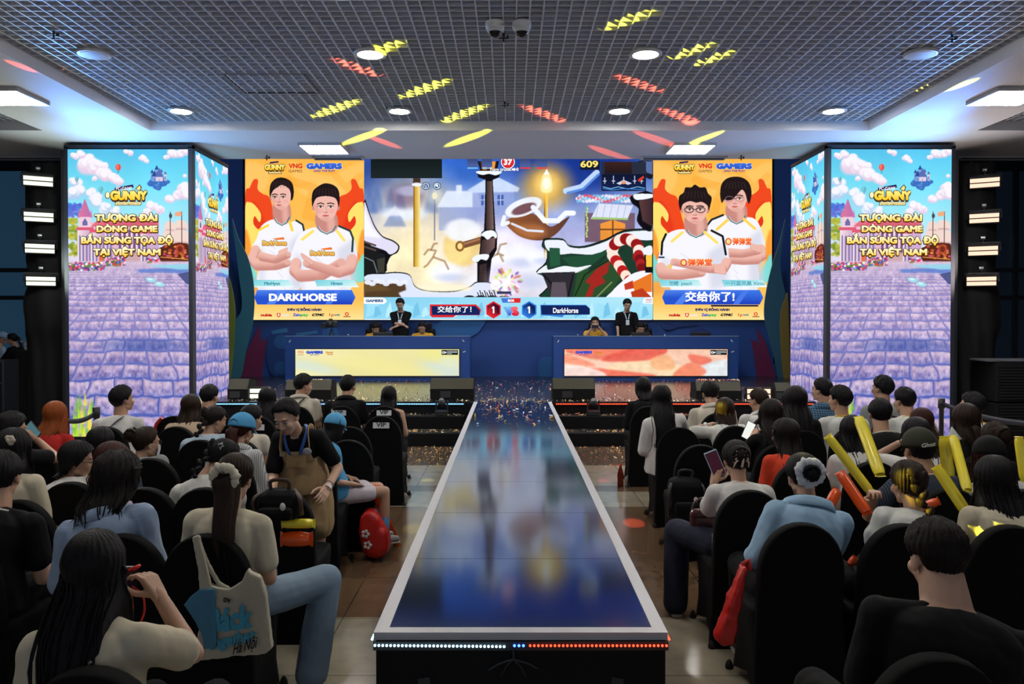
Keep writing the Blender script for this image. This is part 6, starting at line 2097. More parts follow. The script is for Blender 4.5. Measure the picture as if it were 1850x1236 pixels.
def x_cap(col, brim_dir=1, brim_pitch=-8, badge=None, mesh_back=None, opening=False):
	def f(B, o, lim):
		m = MB(); n, k = 40, 12
		vs, fs = [], []
		for j in range(k + 1):
			el = PI / 2 * (1 - j / k) - .12 * (j / k)
			for i in range(n):
				a = 2 * PI * i / n
				seam = 1 + .006 * abs(math.sin(3 * a))
				vs.append(B.H @ Vector((.096 * math.cos(el) * math.sin(a) * seam, -.012 + .116 * math.cos(el) * math.cos(a) * seam, .030 + .106 * math.sin(el))))
		for j in range(k):
			for i in range(n):
				a, b = j * n + i, j * n + (i + 1) % n
				fs.append((a, a + n, b + n, b))
		m.add(vs, fs, True)
		c = child_obj('cap', m, cloth('cap_%d_%d_%d' % col, col), o)
		sd = c.modifiers.new('thick', 'SOLIDIFY'); sd.thickness = .003
		b = MB(); vs, fs = [], []
		for j in range(7):
			t = j / 6
			for i in range(15):
				u = -1 + 2 * i / 14
				y = (.098 + t * .075 * (1 - .35 * u * u)) * brim_dir - .012
				vs.append(B.H @ Vector((u * .082 * (1 - .15 * t), y - abs(u) * u * u * u * 0 - brim_dir * .045 * u * u, .018 - .018 * u * u - t * .02)))
		for j in range(6):
			for i in range(14):
				q = j * 15 + i; fs.append((q, q + 1, q + 16, q + 15))
		b.add(vs, fs, True)
		bo = child_obj('brim', b, cloth('cap_%d_%d_%d' % col, col), c); sd = bo.modifiers.new('thick', 'SOLIDIFY'); sd.thickness = .005
		bt = MB(); bt.ell((0, -.012, .137), (.009, .009, .005), 10, 6, M=B.H); child_obj('button', bt, cloth('cap_%d_%d_%d' % col, col), c)
		if opening:                                         # the strap gap at the back of the cap
			g = MB(); P = [(.040 * math.cos(t), .036 * math.sin(t)) for t in np.linspace(0, PI, 12)]
			vv = []
			for x, z in P:
				yy = -.012 - .120 * math.sqrt(max(0, 1 - (x / .1) ** 2 - (max(0, z) / .13) ** 2))
				vv.append(B.H @ Vector((x, yy, .036 + z)))
			g.add(vv, [tuple(range(len(vv)))])
			child_obj('strap_opening', g, mat('cap_opening', (.008, .007, .007), rough=.8), c)
		if badge:
			v, fc = glyphs(badge[0], 0, .15)
			xs = [p[0] for p in v]; w = max(xs) - min(xs)
			g = MB()
			for r in range(5):
				dx, dz = .03 * math.cos(r * 1.26), .03 * math.sin(r * 1.26)
				pts = []
				for p in v:
					x = ((p[0] + dx - min(xs)) / w - .5) * .085; z = (p[1] + dz) * .034 + .022 + .15 * x
					y = -.012 - .1215 * math.sqrt(max(.05, 1 - (x / .098) ** 2 - ((z - .03) / .12) ** 2)) - .0003 * r
					pts.append(B.H @ Vector((-x if brim_dir < 0 and False else x, y, z)))
				g.add(pts, fc)
			child_obj('embroidery', g, smat('embroidery_white', badge[1], rough=.6), c)
	return f


def x_glasses(col=(20, 20, 22)):
	def f(B, o, lim):
		m = MB()
		for s in (-1, 1):
			m.tube([B.H @ Vector((s * .032 + .022 * math.cos(a), .100 - .006 * abs(math.cos(a)), -.004 + .018 * math.sin(a))) for a in np.linspace(0, 2 * PI, 17)], .0016, 6)
			m.tube([B.H @ Vector((s * .054, .096, .0)), B.H @ Vector((s * .078, .04, .002)), B.H @ Vector((s * .083, -.008, .0)), B.H @ Vector((s * .080, -.022, -.018))], .0017, 6)
		m.tube([B.H @ Vector((-.01, .101, .002)), B.H @ Vector((.01, .101, .002))], .0016, 6)
		child_obj('glasses', m, smat('glasses_%d' % col[0], col, rough=.25), o)
	return f


def x_mask(B, o, lim):
	m = MB(); vs, fs = [], []
	for j in range(9):
		for i in range(13):
			u, v = -1 + 2 * i / 12, j / 8
			vs.append(B.H @ Vector((u * .064, .112 - .045 * u * u - .012 * abs(v - .4), -.020 - v * .082)))
	for j in range(8):
		for i in range(12):
			q = j * 13 + i; fs.append((q, q + 1, q + 14, q + 13))
	m.add(vs, fs, True)
	for s in (-1, 1): m.tube([B.H @ Vector((s * .062, .066, -.03)), B.H @ Vector((s * .080, .0, -.0)), B.H @ Vector((s * .084, -.02, -.02)), B.H @ Vector((s * .062, .064, -.08))], .0014, 5)
	child_obj('face_mask', m, smat('mask_white', (215, 218, 222), rough=.8), o)


def x_claw(B, o, lim):
	m = MB()
	for s in (-1, 1):
		for q in range(4):
			m.tube([B.H @ Vector((s * .008 + .01 * q - .02, -.118, .07 - .02 * q)), B.H @ Vector((s * (.03 + .004 * q), -.135, .045 - .024 * q)), B.H @ Vector((s * .048, -.105, .03 - .028 * q))], [.005, .006, .003], 7)
	m.tube([B.H @ Vector((0, -.130, .075)), B.H @ Vector((.012, -.142, .02)), B.H @ Vector((.0, -.125, -.055))], .007, 8)
	child_obj('claw_clip', m, smat('claw_ivory', (205, 180, 160), rough=.35), o)


def x_star(B, o, lim):
	m = MB(); P = []
	for i in range(10):
		a = PI / 2 + i * PI / 5; r = .026 if i % 2 == 0 else .011
		P.append((r * math.cos(a), r * math.sin(a)))
	M = B.H @ Matrix.Translation((.062, -.085, .055)) @ Matrix.Rotation(math.radians(35), 4, 'Z')
	m.tube([M @ Vector((x, 0, z)) for x, z in P + P[:1]], .0032, 6)
	child_obj('star_clip', m, smat('clip_silver', (210, 216, 222), rough=.25, metal=.7), o)


def x_flower(B, o, lim):
	m = MB()
	for i in range(6):
		a = i * PI / 3
		m.ell(B.H @ Vector((.05 + .022 * math.cos(a), -.098, .055 + .018 * math.sin(a))), (.017, .010, .014), 10, 6)
	m.ell(B.H @ Vector((.05, -.108, .055)), (.012, .008, .012), 10, 6)
	child_obj('flower_clip', m, smat('flower_cream', (205, 190, 165), rough=.6), o)


def x_lanyard(col=(30, 70, 140), badge=True, both=True):
	def f(B, o, lim):
		m = MB()
		c, tg, x, y = B.frame(.93)
		for s in (-1, 1):
			c0 = c + x * (s * .07) - y * .0
			pts = [c + x * (s * .045) - y * .07 + tg * .02, c + x * (s * .075) + tg * .035, c + x * (s * .05) + y * .098 - tg * .02]
			c1, t1, x1, y1 = B.frame(.62); rx, ry = B.rr(.62)
			pts += [c1 + x1 * (s * .02) + y1 * (ry + .026)]
			m.tube(smooth_open(pts, 5), .011, 8, flat=(1, .2))
		ly = child_obj('lanyard', m, smat('lanyard_%d_%d_%d' % col, col, rough=.6), o)
		if badge:
			b = MB(); M = Matrix.Translation(c1 + y1 * (ry + .030) - t1 * .07) @ Matrix((x1, y1, t1)).transposed().to_4x4()
			b.box((0, 0, 0), (.075, .004, .11), M=M, bev=.002)
			child_obj('badge', b, smat('badge_white', (205, 215, 220), rough=.3), ly)
	return f


def x_back_text(text, w, z, col):
	def f(B, o, lim):
		v, fc = glyphs(text); xs = [p[0] for p in v]; W = max(xs) - min(xs)
		c, tg, x, y = B.frame(z); rx, ry = B.rr(z)
		g = MB()
		for r in range(5):
			dx, dz = .03 * math.cos(r * 1.26), .03 * math.sin(r * 1.26)
			g.add([c + x * (((p[0] + dx - min(xs)) / W - .5) * w) + tg * ((p[1] + dz) * w / W) - y * (ry + .024 + .0004 * r) for p in v], fc)
		child_obj('lettering', g, smat('print_dark', col, rough=.7), o)
	return f


def x_band(side, col=(190, 200, 205), t=.93):
	def f(B, o, lim):
		S, E, W, _ = lim[side]
		p = E + (W - E) * t; d = (W - E).normalized()
		m = MB(); m.tube([p - d * .012, p + d * .012], .031, 16)
		m.tube([p - d * .045, p - d * .04], .032, 14)
		child_obj('bracelet', m, smat('bracelet_%d' % col[0], col, rough=.3, metal=.5), o)
	return f


def x_earbud(B, o, lim):
	m = MB(); m.ell((.088, .006, -.02), (.007, .008, .008), 10, 8, M=B.H); m.caps(B.H @ Vector((.089, .010, -.022)), .004, B.H @ Vector((.087, .016, -.046)), .0035)
	child_obj('earbud', m, smat('earbud_white', (225, 225, 225), rough=.25), o)


def x_shoulder_strap(col=(30, 32, 40), w=.022):
	def f(B, o, lim):
		m = MB(); pts = []
		for t, a in ((.35, -.12), (.55, -.06), (.75, .02), (.90, .09)):
			c, tg, x, y = B.frame(t); rx, ry = B.rr(t)
			pts.append(c + x * a - y * (ry + .022))
		m.tube(smooth_open(pts, 5), w, 8, flat=(1, .12))
		child_obj('bag_strap', m, smat('strap_%d_%d_%d' % col, col, rough=.7), o)
	return f
# ================================================================ the audience
BK = smat('chair_cover_black', (8, 8, 9), rough=.8, spec=.15, noise=.1, nscale=40, bump=.15, bscale=300)
def chair_meshes():
	m = MB()
	# back: arched panel from the floor to the rounded top
	def outline(g):
		P = []
		for z in (0.0, .12, .30, .46, .60): P.append((.225 - .022 * min(1, z / .5) + g, z))
		r = .203 + g
		for i in range(11):
			a = PI / 2 * i / 10
			P.append((r * math.cos(a) ** .92 if i < 10 else 0.0, .66 + (.245 + g) * math.sin(a)))
		return P
	R = outline(0)
	pts = R + [(-x, z) for x, z in R[::-1][1:]]
	n = len(pts)
	def yb(z): return -.215 - .05 * (z - .45) / .45 if z > .45 else -.215 - .03 * (.45 - z) / .45
	prof = [(0.000, .0), (.0, .0), (.012, .022), (.012, .048), (.0, .07)]
	rings = []
	for sh, dy in ((.018, -.004), (.004, .0), (-.004, .014), (-.004, .046), (.004, .06), (.018, .064)):
		rings.append([(x * (1 - sh * 2), yb(z) + dy, z * (1 - sh * .35) if z > .5 else z) for x, z in pts])
	vs = [p for r in rings for p in r]; fs = []
	for j in range(len(rings) - 1):
		for i in range(n - 1):
			a = j * n + i; fs.append((a, a + 1, a + n + 1, a + n))
	m.add(vs, [f[::-1] for f in fs], True)
	m.add(rings[0], [tuple(range(n))], True); m.add(rings[-1], [tuple(range(n))[::-1]], True)
	# seat and stretched skirt with pulled-in hems between the feet
	N = 64
	levels = [(.47, .195, .205, 0), (.462, .212, .222, 0), (.43, .216, .226, 0), (.30, .208, .218, .25), (.16, .210, .220, .6), (.0, .226, .236, 1)]
	vs, fs = [], []
	for z, hx, hy, w in levels:
		for i in range(N):
			a = 2 * PI * i / N
			c, s = math.cos(a), math.sin(a)
			q = .30
			x, y = math.copysign(abs(c) ** q, c) * hx, math.copysign(abs(s) ** q, s) * hy
			mid = 1 - min(1, abs(abs(math.atan2(abs(y) / hy, abs(x) / hx)) - PI / 4) / (PI / 4)) if True else 0
			mid = 1 - mid
			pull = .035 * w * mid ** .6
			if abs(x) / hx > abs(y) / hy: x -= math.copysign(pull, x)
			else: y -= math.copysign(pull, y)
			zz = z + (.085 * mid ** .5 if z == 0 else 0) + (.02 * mid if z == .16 else 0)
			vs.append((x, y + .005, zz))
	for j in range(len(levels) - 1):
		for i in range(N):
			a, b = j * N + i, j * N + (i + 1) % N
			fs.append((a, a + N, b + N, b))
	fs.append(tuple(range(N)))
	m.add(vs, fs, True)
	feet = MB()
	feet.lathe([(.0005, 0), (.020, 0), (.021, .015), (.012, .04), (.0005, .05)], 12)
	return m.mesh('cover', BK), feet.mesh('foot_pockets', mat('foot_pocket_black', (.004, .004, .004), rough=.7))
CH_ME, FT_ME = chair_meshes()
sign_white = smat('sign_paper', (215, 218, 222), rough=.6)
CHAIRS = []
def chair(x, row, label, vip=None, red=False, group='black covered banquet chairs'):
	t = thing('banquet_chair', label, 'chair', (x, row + .215, 0), 0, group)
	o = bpy.data.objects.new('cover', CH_ME); COL.objects.link(o); o.parent = t
	for sx in (-1, 1):
		for y in (-.235, .235): o = bpy.data.objects.new('foot_pocket', FT_ME); COL.objects.link(o); o.parent = t; o.location = (sx * .218, y, 0)
	CHAIRS.append((x, row, label))
	if vip is not None:
		dx, z = vip
		y = -.215 - .05 * (z - .45) / .45 - .008
		tilt = Matrix.Translation((dx, y, z)) @ Matrix.Rotation(math.radians(-6.3), 4, 'X')
		s = MB().box((0, 0, 0), (.165, .003, .072), M=tilt); so = s.build('sign', sign_white, t)
		v, f = glyphs('VIP'); xs = [p[0] for p in v]; W = max(xs) - min(xs); g = MB()
		for r in range(6):
			ox, oz = .025 * math.cos(r), .025 * math.sin(r)
			g.add([tilt @ Vector((((p[0] - min(xs) + ox) / W - .5) * .095, -.0025 - .0003 * r, (p[1] - .35 + oz) * .058)) for p in v], f)
		g.build('lettering', smat('sign_ink', (30, 32, 40), rough=.6), so)
	if red:
		b = MB()
		for s in (-1, 1):
			b.tube([(s * (.205 - .0), -.245, .50), (s * .206, -.25, .62), (s * .199, -.255, .72), (s * .165, -.262, .83), (s * .11, -.266, .89)], .022, 10, flat=(.8, 1.1))
		b.build('red_piping', smat('chair_red', (190, 50, 40), rough=.6), t)
	return t


W_TEE = cloth('tee_white', (205, 203, 200)); CREAM = cloth('tee_cream', (198, 188, 164)); BLK = cloth('tee_black', (9, 9, 11)); GREY = cloth('tee_grey', (140, 142, 142))
BLUE_S = cloth('shirt_blue_stripe', (150, 168, 192), ('horizontal', (134, 152, 180), 40)); DENIM_S = cloth('shirt_light_denim', (150, 182, 208)); BLOUSE = cloth('blouse_white', (208, 208, 202))
STRIPE = cloth('shirt_fine_stripe', (196, 196, 194), ('stripe', (140, 144, 150), 24)); PLAID = cloth('shirt_plaid', (38, 66, 96), ('plaid', (92, 124, 150), 14)); BEIGE = cloth('top_beige', (186, 164, 140)); RED_T = cloth('tee_red', (176, 40, 36)); CORAL = cloth('tee_coral', (206, 66, 40))
TEAL = cloth('tee_teal', (44, 66, 76)); ICE = cloth('tee_ice', (166, 184, 200)); SKY = cloth('tee_sky', (78, 152, 196)); JERSEY = cloth('jersey_white', (206, 208, 204)); JYEL = cloth('jersey_yellow', (212, 172, 40)); CRS = cloth('shirt_cream', (194, 186, 170)); NAVYST = cloth('tee_navy_stripe', (34, 40, 54), ('stripe', (62, 70, 86), 22))
JEANS = cloth('jeans_light', (122, 140, 158)); DJEANS = cloth('jeans_dark', (34, 38, 52)); BTROU = cloth('trousers_black', (9, 9, 11)); KHAKI = cloth('dungaree_khaki', (164, 136, 98))
trouser = dict(kind='trousers', mat=BTROU)
def tee(m, **k): return dict(mat=m, **k)

SHORT = dict(front=.55, side=-.10, back=-.78, thick=.014, spiky=.010, relief=.002, freq=30)
SHORT2 = dict(front=.5, side=-.05, back=-.74, thick=.020, spiky=.016, relief=.003, freq=22)
FADE = dict(front=.6, side=.05, back=-.62, thick=.017, spiky=.013, relief=.002, freq=30)
LONG = dict(front=.6, hang=.36, hang_side=.24, thick=.014, relief=.0035, freq=24, taper=.85, back=-.8, side=-.3)
LONGER = dict(front=.6, hang=.50, hang_side=.34, thick=.014, relief=.004, freq=26, taper=.85, rag=.3, back=-.8, side=-.3)
BOB = dict(front=.6, hang=.16, hang_side=.14, thick=.020, relief=.0035, freq=22, taper=.95, tuck=.9, rag=.08, back=-.8, side=-.3)
SHLDR = dict(front=.6, hang=.22, hang_side=.19, thick=.016, relief=.004, freq=22, taper=1.0, tuck=.9, back=-.8, side=-.3)
UP = dict(front=.6, side=-.25, back=-.85, thick=.011, relief=.003, freq=34)
def hs(base, **k):
	d = dict(base); d.update(k); return d

SEATED = {}
def sit(key, px, py, row, label, chairlabel=True, xc=None, vip=None, red=False, sex='f', arms=None, yaw=0, pitch=-6, back=0.0, kk=1.0, bb=1.0, **kw):
	"""seat a person so that the crown of the head is seen at px, py"""
	sy = row + .215
	hy = .05
	k = kk * (.94 if sex == 'f' else .99)
	for _ in range(5):
		p = pix(px, py, sy + hy)
		hz = p.z - .126 * k
		v = hz - .165 * k - .53
		Ls = .445 * k
		hy = -.045 + min(.13, math.sqrt(max(0, Ls * Ls - v * v))) + .03 - back
	x = p.x if xc is None else pix(xc, 900, row).x
	A = {}
	for side, (w, hint, curl) in (arms or {}).items():
		q = pix(*w) if len(w) == 3 else Vector(w[1:])
		A[side] = ((q.x - x, q.y - sy, q.z) if len(w) == 3 else q, hint, curl)
	near = row < 5.0
	seed = sum(ord(c) for c in key) + int(px)
	cols = kw.pop('colours', None)
	o, B, lim = make_person(label, (x, sy, 0), 0, (p.x - x, hy, hz), yaw, pitch, kw.pop('roll', 0), sex, bb, k, arms=A, fine=near, seed=seed % 97,
							pelvis=(max(-.09, min(.09, (p.x - x) * .5)), -.045, .53), group=kw.pop('group', 'seated audience'), bottom=kw.pop('bottom', trouser), **kw)
	SEATED[key] = (o, B, lim)
	if chairlabel:
		short = chairlabel if isinstance(chairlabel, str) else label.split(' seated')[0]
		chair(x, row, 'black covered chair under the ' + short, vip, red)
	return o, B, lim

rt = lambda *p: ('l',) + p
# ---- left block, from the stage backwards
sit('L11', 703, 697, 8.95, 'woman with straight black hair and bare shoulders in a VIP chair by the aisle', 'straight-haired woman by the aisle, with VIP sign', vip=(0, .84), hair=hs(LONG, hang=.28), top=tee(BLK, sleeve=0, t1=.80), pitch=-4)
sit('L10', 629, 678, 8.95, 'man with short hair and glasses in a black shirt in a VIP chair', 'man in glasses and black shirt, with VIP sign', vip=(-.03, .84), sex='m', hair=SHORT, top=tee(BLK, collar='shirt'), extras=[x_glasses()], yaw=-18, pitch=-2)
sit('L9', 549, 677, 8.95, 'man in a cream shirt with a black strap, looking right in the front row', 'man in a cream shirt looking right', sex='m', hair=SHORT2, top=tee(CRS, collar='shirt'), yaw=-48, face=True, extras=[x_shoulder_strap((14, 14, 16), .03)])
sit('L8', 483, 699, 8.05, 'woman with long black hair in black, almost hidden behind the standing girl', 'woman in black behind the standing girl, with VIP sign', vip=(0, .80), hair=LONG, top=tee(BLK))
chair(pix(690, 768, 8.05).x, 8.05, 'empty black covered banquet chair with a VIP sign nearest the aisle', vip=(-.0, .82))
sit('L4', 379, 695, 8.05, 'man with short black hair in black, in front of the left tower corner', 'short-haired man before the left tower corner', red=True, vip=(.1, .78), sex='m', hair=SHORT, top=tee(BLK), yaw=-15)
sit('L3', 345, 712, 7.25, 'woman with long dark reddish hair in a beige top', 'woman with dark reddish hair in beige', hair=LONG, hcol=DKBROWN, top=tee(BEIGE, sleeve=.4))
sit('L2', 222, 698, 7.25, 'man in a white printed T-shirt with a patterned bag strap before the left tower', 'man in a white T-shirt with bag strap', sex='m', hair=hs(SHORT2, back=-.8), top=tee(W_TEE), yaw=-35, pitch=4, extras=[x_shoulder_strap((70, 74, 84), .02)])
chair(pix(316, 752, 8.05).x, 8.05, 'black chair with red piping beside the woman with dark reddish hair', vip=(.05, .80), red=True)
chair(pix(634, 770, 7.31).x, 7.25, 'empty black covered banquet chair next behind the VIP-signed aisle chair')
chair(pix(632, 795, 6.5).x, 6.45, 'empty black covered banquet chair with an orange stick leaning on it')
sit('L6', 455, 730, 6.45, 'woman with pinned black hair in a beige top with a light blue strap', 'woman in beige with light blue strap', hair=hs(UP, tail='bun', r=.03, bun=(0, -.11, -.02)), top=tee(CRS, sleeve=.3), yaw=-28, pitch=-14)
sit('L5', 389, 733, 6.45, 'woman with a thick braid in an ice blue T-shirt, looking down to the right', 'woman with a braid in ice blue', hair=hs(UP, tail='braid', tx=-.05, len=.26, r=.036), hcol=SOFTBLK, top=tee(ICE), yaw=-42, pitch=-16, face=True)
sit('L1', 100, 725, 6.45, 'woman with shoulder-length orange hair in a red top', hair=hs(SHLDR, hang=.30, hang_side=.27), hcol=ORANGE, top=tee(RED_T))
sit('L7', 438, 748, 5.6, 'woman in a blue cap and finely striped shirt with a reddish ponytail', 'woman in the blue cap and striped shirt', hair=hs(UP, tail='pony', len=.2, r=.045, tz=-.02), hcol=REDBROWN, top=tee(STRIPE, sleeve=1.5, collar='shirt'), yaw=-20, pitch=-14, extras=[x_cap((78, 150, 196), opening=True)])
sit('L15', 265, 770, 5.6, 'woman with pinned-up hair, glasses and a face mask in a grey T-shirt', 'masked woman in a grey T-shirt', xc=274, hair=hs(UP, tail='bun', bun=(-.03, -.115, .05), r=.042), hcol=DKBROWN, top=tee(GREY), yaw=-42, extras=[x_glasses(), x_mask])
sit('L16', 182, 772, 5.6, 'person with round black hair in black, before the woman with reddish hair', 'person with round black hair in black', xc=178, hair=BOB, top=tee(BLK))
sit('L18', 22, 746, 5.6, 'person with short black hair holding a phone at the left edge', 'black-haired person holding a phone, left edge', sex='m', hair=SHORT2, top=tee(BLK), yaw=-40, arms={'R': ((62, 790, 6.1), (.6, -.4, -.6), .6)})
sit('L17', 24, 773, 4.3, 'woman with long black hair and a cream flower clip in a pale top', 'woman with a cream flower clip', xc=34, hair=LONGER, top=tee(CREAM, sleeve=.8), extras=[x_flower], yaw=-8)
sit('L12', 140, 798, 4.78, 'person with short tucked hair and glasses in a white T-shirt, looking right', 'person with glasses in white', xc=130, hair=hs(BOB, hang=.05, hang_side=.0, thick=.02), top=tee(W_TEE, wrinkle=.008), yaw=-62, pitch=-10, face=True, extras=[x_glasses()])
sit('L14', 204, 800, 4.62, 'person with dark red hair in a dark teal T-shirt leaning left', 'person with dark red hair in teal', xc=262, hair=BOB, hcol=REDBROWN, top=tee(TEAL), yaw=-30, pitch=-18, roll=-12)
sit('L20', 403, 793, 4.62, 'woman with a silver star hair clip and a braid in a white blouse, bowing', 'bowing woman with the star hair clip', xc=372, hair=hs(UP, tail='braid', tx=-.10, len=.20, r=.028), hcol=BLACK, top=tee(BLOUSE, puff=1, sleeve=.75), yaw=-48, pitch=-32, face=True, extras=[x_star, x_earbud])
chair(pix(505, 883, 4.61).x, 4.61, 'black covered banquet chair with a dark backpack, behind the standing girl')
sit('L19', 2, 815, 3.62, 'man with short black hair in a black T-shirt with a white collar trim, left edge', 'man in black with a white collar trim', sex='m', hair=SHORT, top=tee(BLK, collar='crew', trim=W_TEE), yaw=12, bb=1.08)
sit('L13', 213, 820, 3.62, 'woman with loose pinned hair in a pale blue striped shirt', 'woman in the pale blue striped shirt', xc=222, hair=hs(SHLDR, hang=.13, hang_side=.12, thick=.026, relief=.006, spiky=.012, wave=.008), hcol=SOFTBLK, top=tee(BLUE_S, sleeve=.92, grow=.024, wrinkle=.012, collar='shirt'), yaw=-32, pitch=-12, bb=1.12)
L21 = sit('L21', 425, 818, 3.62, 'woman with a cream scrunchie in a cropped white T-shirt and light jeans', 'woman with the cream scrunchie, a tote bag hung on it', xc=374,
	hair=hs(UP, tail='pony', len=.46, r=.062, tx=.03, tz=-.01, relief=.005, side=-.3), hcol=DKBROWN, top=tee(CREAM, t0=.12, sleeve=.66, wrinkle=.009), bottom=dict(kind='trousers', mat=JEANS, wide=.035), pitch=-14,
	extras=[x_scrunchie((0, -.165, -.01), .072, (206, 198, 176))], shoes=(120, 118, 108),
	legs={'L': ((-.03, .0, .515), (.06, .40, .515), (.06, .34, .09)), 'R': ((.16, .02, .515), (.43, .27, .53), (.37, .20, .09))})
L22 = sit('L22', 170, 957, 2.23, 'woman with very long black hair in a cream T-shirt, right hand raised', 'woman with very long black hair', xc=165, hair=hs(LONGER, hang=.52, hang_side=.42, relief=.003), top=tee(CREAM, wrinkle=.009, sleeve=.72), yaw=14, pitch=-4, extras=[x_glasses((110, 116, 130))],
	arms={'R': ((285, 1072, 2.62), (.75, -.1, -1.0), .75)})
# ---- right block
sit('R1', 1162, 682, 8.95, 'person with dark hair in black at the aisle end of the right front row', 'person in black nearest the right steps', hair=hs(BOB, hang=.10, hang_side=.08), top=tee(BLK, sleeve=.9), pitch=-8)
sit('R3', 1283, 690, 8.3, 'man with messy short hair in a cream shirt, right block', 'man with messy hair in a cream shirt', vip=(.05, .80), sex='m', hair=SHORT2, top=tee(CRS, sleeve=.9, collar='shirt'), pitch=-12, bb=1.05)
sit('R5', 1370, 703, 8.05, 'man with cropped hair in a white collared shirt before the orange floodlight', 'man with cropped hair in a white collar', vip=(-.06, .80), sex='m', hair=FADE, hcol=DKBROWN, top=tee(W_TEE, collar='shirt'), yaw=25)
sit('R8', 1484, 683, 8.05, 'man in a blue plaid shirt looking left', sex='m', hair=SHORT, top=tee(PLAID, collar='shirt'), yaw=38, pitch=2, face=True)
sit('R10', 1593, 680, 8.05, 'man with thick hair and glasses in a pale shirt before the right tower', 'man in glasses before the right tower', sex='m', hair=SHORT2, top=tee(GREY), yaw=28, pitch=4, extras=[x_glasses()])
sit('R2', 1195, 695, 7.2, 'woman with waist-long black hair in a white shirt', 'woman with waist-long black hair', xc=1226, hair=hs(LONGER, hang=.62, hang_side=.5, taper=.95), top=tee(W_TEE, sleeve=1.3, flare=.1), arms={'R': ((1216, 772, 7.75), (.6, -.5, -.5), .8)})
sit('R4', 1310, 718, 7.3, 'woman in a white lace top with a hand raised to her hair', 'woman with a hand to her hair', hair=hs(LONG, hang=.2, hang_side=.15), hcol=DKBROWN, top=tee(BLOUSE), arms={'L': ((1278, 768, 7.62), (-1, -.3, -.6), .4)}, yaw=-22, pitch=-4, extras=[x_band('L')])
sit('R6', 1393, 720, 6.22, 'woman with long dark hair holding a bright phone beside her', 'woman with dark hair and a bright phone', hair=LONG, hcol=SOFTBLK, top=tee(BLK), yaw=10, arms={'L': ((1362, 786, 6.66), (-.6, -.4, -.7), .6)})
sit('R7', 1437, 700, 7.0, 'woman with a wide fall of long straight black hair', hair=hs(LONG, thick=.03, taper=1.05, hang=.4, hang_side=.3), top=tee(BLK))
sit('R9', 1516, 698, 7.2, 'man in a white jersey with yellow shoulders, looking left', 'man in a yellow-shouldered jersey looking left', sex='m', hair=SHORT2, top=tee(JERSEY, collar='crew', trim=JYEL), yaw=30, pitch=2)
sit('R11', 1633, 700, 7.2, 'man in a white jersey with dark lettering across the back', 'man in the lettered white jersey', sex='m', hair=SHORT, top=tee(JERSEY, collar='crew', trim=JYEL), yaw=18, extras=[x_back_text('GUNNY', .14, .74, (40, 44, 50))])
sit('R14', 1755, 710, 6.9, 'person in a white jersey looking left beside the belt post', 'person in the white jersey by the belt post', sex='m', hair=SHORT2, top=tee(JERSEY, collar='crew', trim=JYEL), yaw=42, pitch=2, face=True)
sit('R12', 1590, 720, 6.22, 'man with short hair in a black T-shirt with a pale collar', 'man in black with a pale collar', sex='m', hair=SHORT, top=tee(BLK, collar='crew', trim=CRS), yaw=-14, bb=1.08)
sit('R13', 1665, 737, 6.5, 'woman with straight dark red hair', chairlabel=False, hair=SHLDR, hcol=REDBROWN, top=tee(BLK))
sit('R15', 1745, 730, 5.75, 'woman with a smooth dark bob gathered at the neck', chairlabel='woman with the smooth gathered bob', hair=hs(BOB, hang=.13, hang_side=.10, tail='pony', len=.2, r=.03, tz=-.06), hcol=DKBROWN, top=tee(BLK))
sit('R19', 1418, 755, 5.47, 'woman with long dark hair in a coral red top looking left', 'woman in the coral red top', hair=hs(LONG, hang=.24, hang_side=.2), hcol=SOFTBLK, top=tee(CORAL), yaw=38, pitch=-2, face=True)
sit('R18', 1540, 750, 5.47, 'woman in a white T-shirt with a thin bag strap across the back', 'woman with a thin bag strap', hair=hs(LONG, hang=.2, hang_side=.16), top=tee(W_TEE), yaw=-8, extras=[x_shoulder_strap((80, 80, 76), .012)])
sit('R16', 1655, 755, 5.3, 'person with black hair in front of the dark green cap, hand raised', chairlabel=False, hair=BOB, top=tee(W_TEE), arms={'L': ((1625, 800, 5.7), (-.7, -.2, -.7), .6)})
sit('R25', 1797, 762, 5.0, 'woman with messy pinned brown hair near the right edge', chairlabel=False, hair=hs(UP, tail='bun', r=.05, spiky=.012), hcol=DKBROWN, top=tee(BLK))
sit('R17', 1660, 775, 4.6, 'person in a dark green cap with white embroidery and a navy striped T-shirt', 'person in the dark green cap', sex='m', hair=hs(SHORT, back=-.8), top=tee(NAVYST), extras=[x_cap((50, 52, 42), badge=('Ghost', (215, 215, 205)))], arms={'L': ((1577, 898, 4.60), (-.9, -.2, -.8), .85)})
sit('R26', 1787, 790, 4.57, 'woman in a black cap with auburn hair near the right edge', 'woman in the black cap with auburn hair', hair=hs(SHLDR, hang=.14), hcol=REDBROWN, top=tee(W_TEE), extras=[x_cap((16, 16, 18))], yaw=-20)
sit('R27', 1868, 792, 4.62, 'person in a white T-shirt cut off by the right edge', 'person cut off by the right edge', hair=SHLDR, top=tee(W_TEE))
R20 = sit('R20', 1330, 795, 4.55, 'woman with an ivory claw clip in a white T-shirt filming with a phone', 'woman with the claw clip', xc=1354, hair=hs(UP, tail='bun', r=.05, bun=(0, -.105, .02), spiky=.006), hcol=SOFTBLK, top=tee(W_TEE), extras=[x_claw], pitch=-12,
	bottom=dict(kind='trousers', mat=DJEANS, wide=.03), arms={'L': ((1291, 868, 5.02), (-.35, -.4, -1), .8)}, shoes=(150, 128, 100), legs={'L': ((-.12, .02, .515), (-.30, .33, .52), (-.32, .28, .09)), 'R': ((.08, 0, .515), (.10, .40, .515), (.1, .37, .09))})
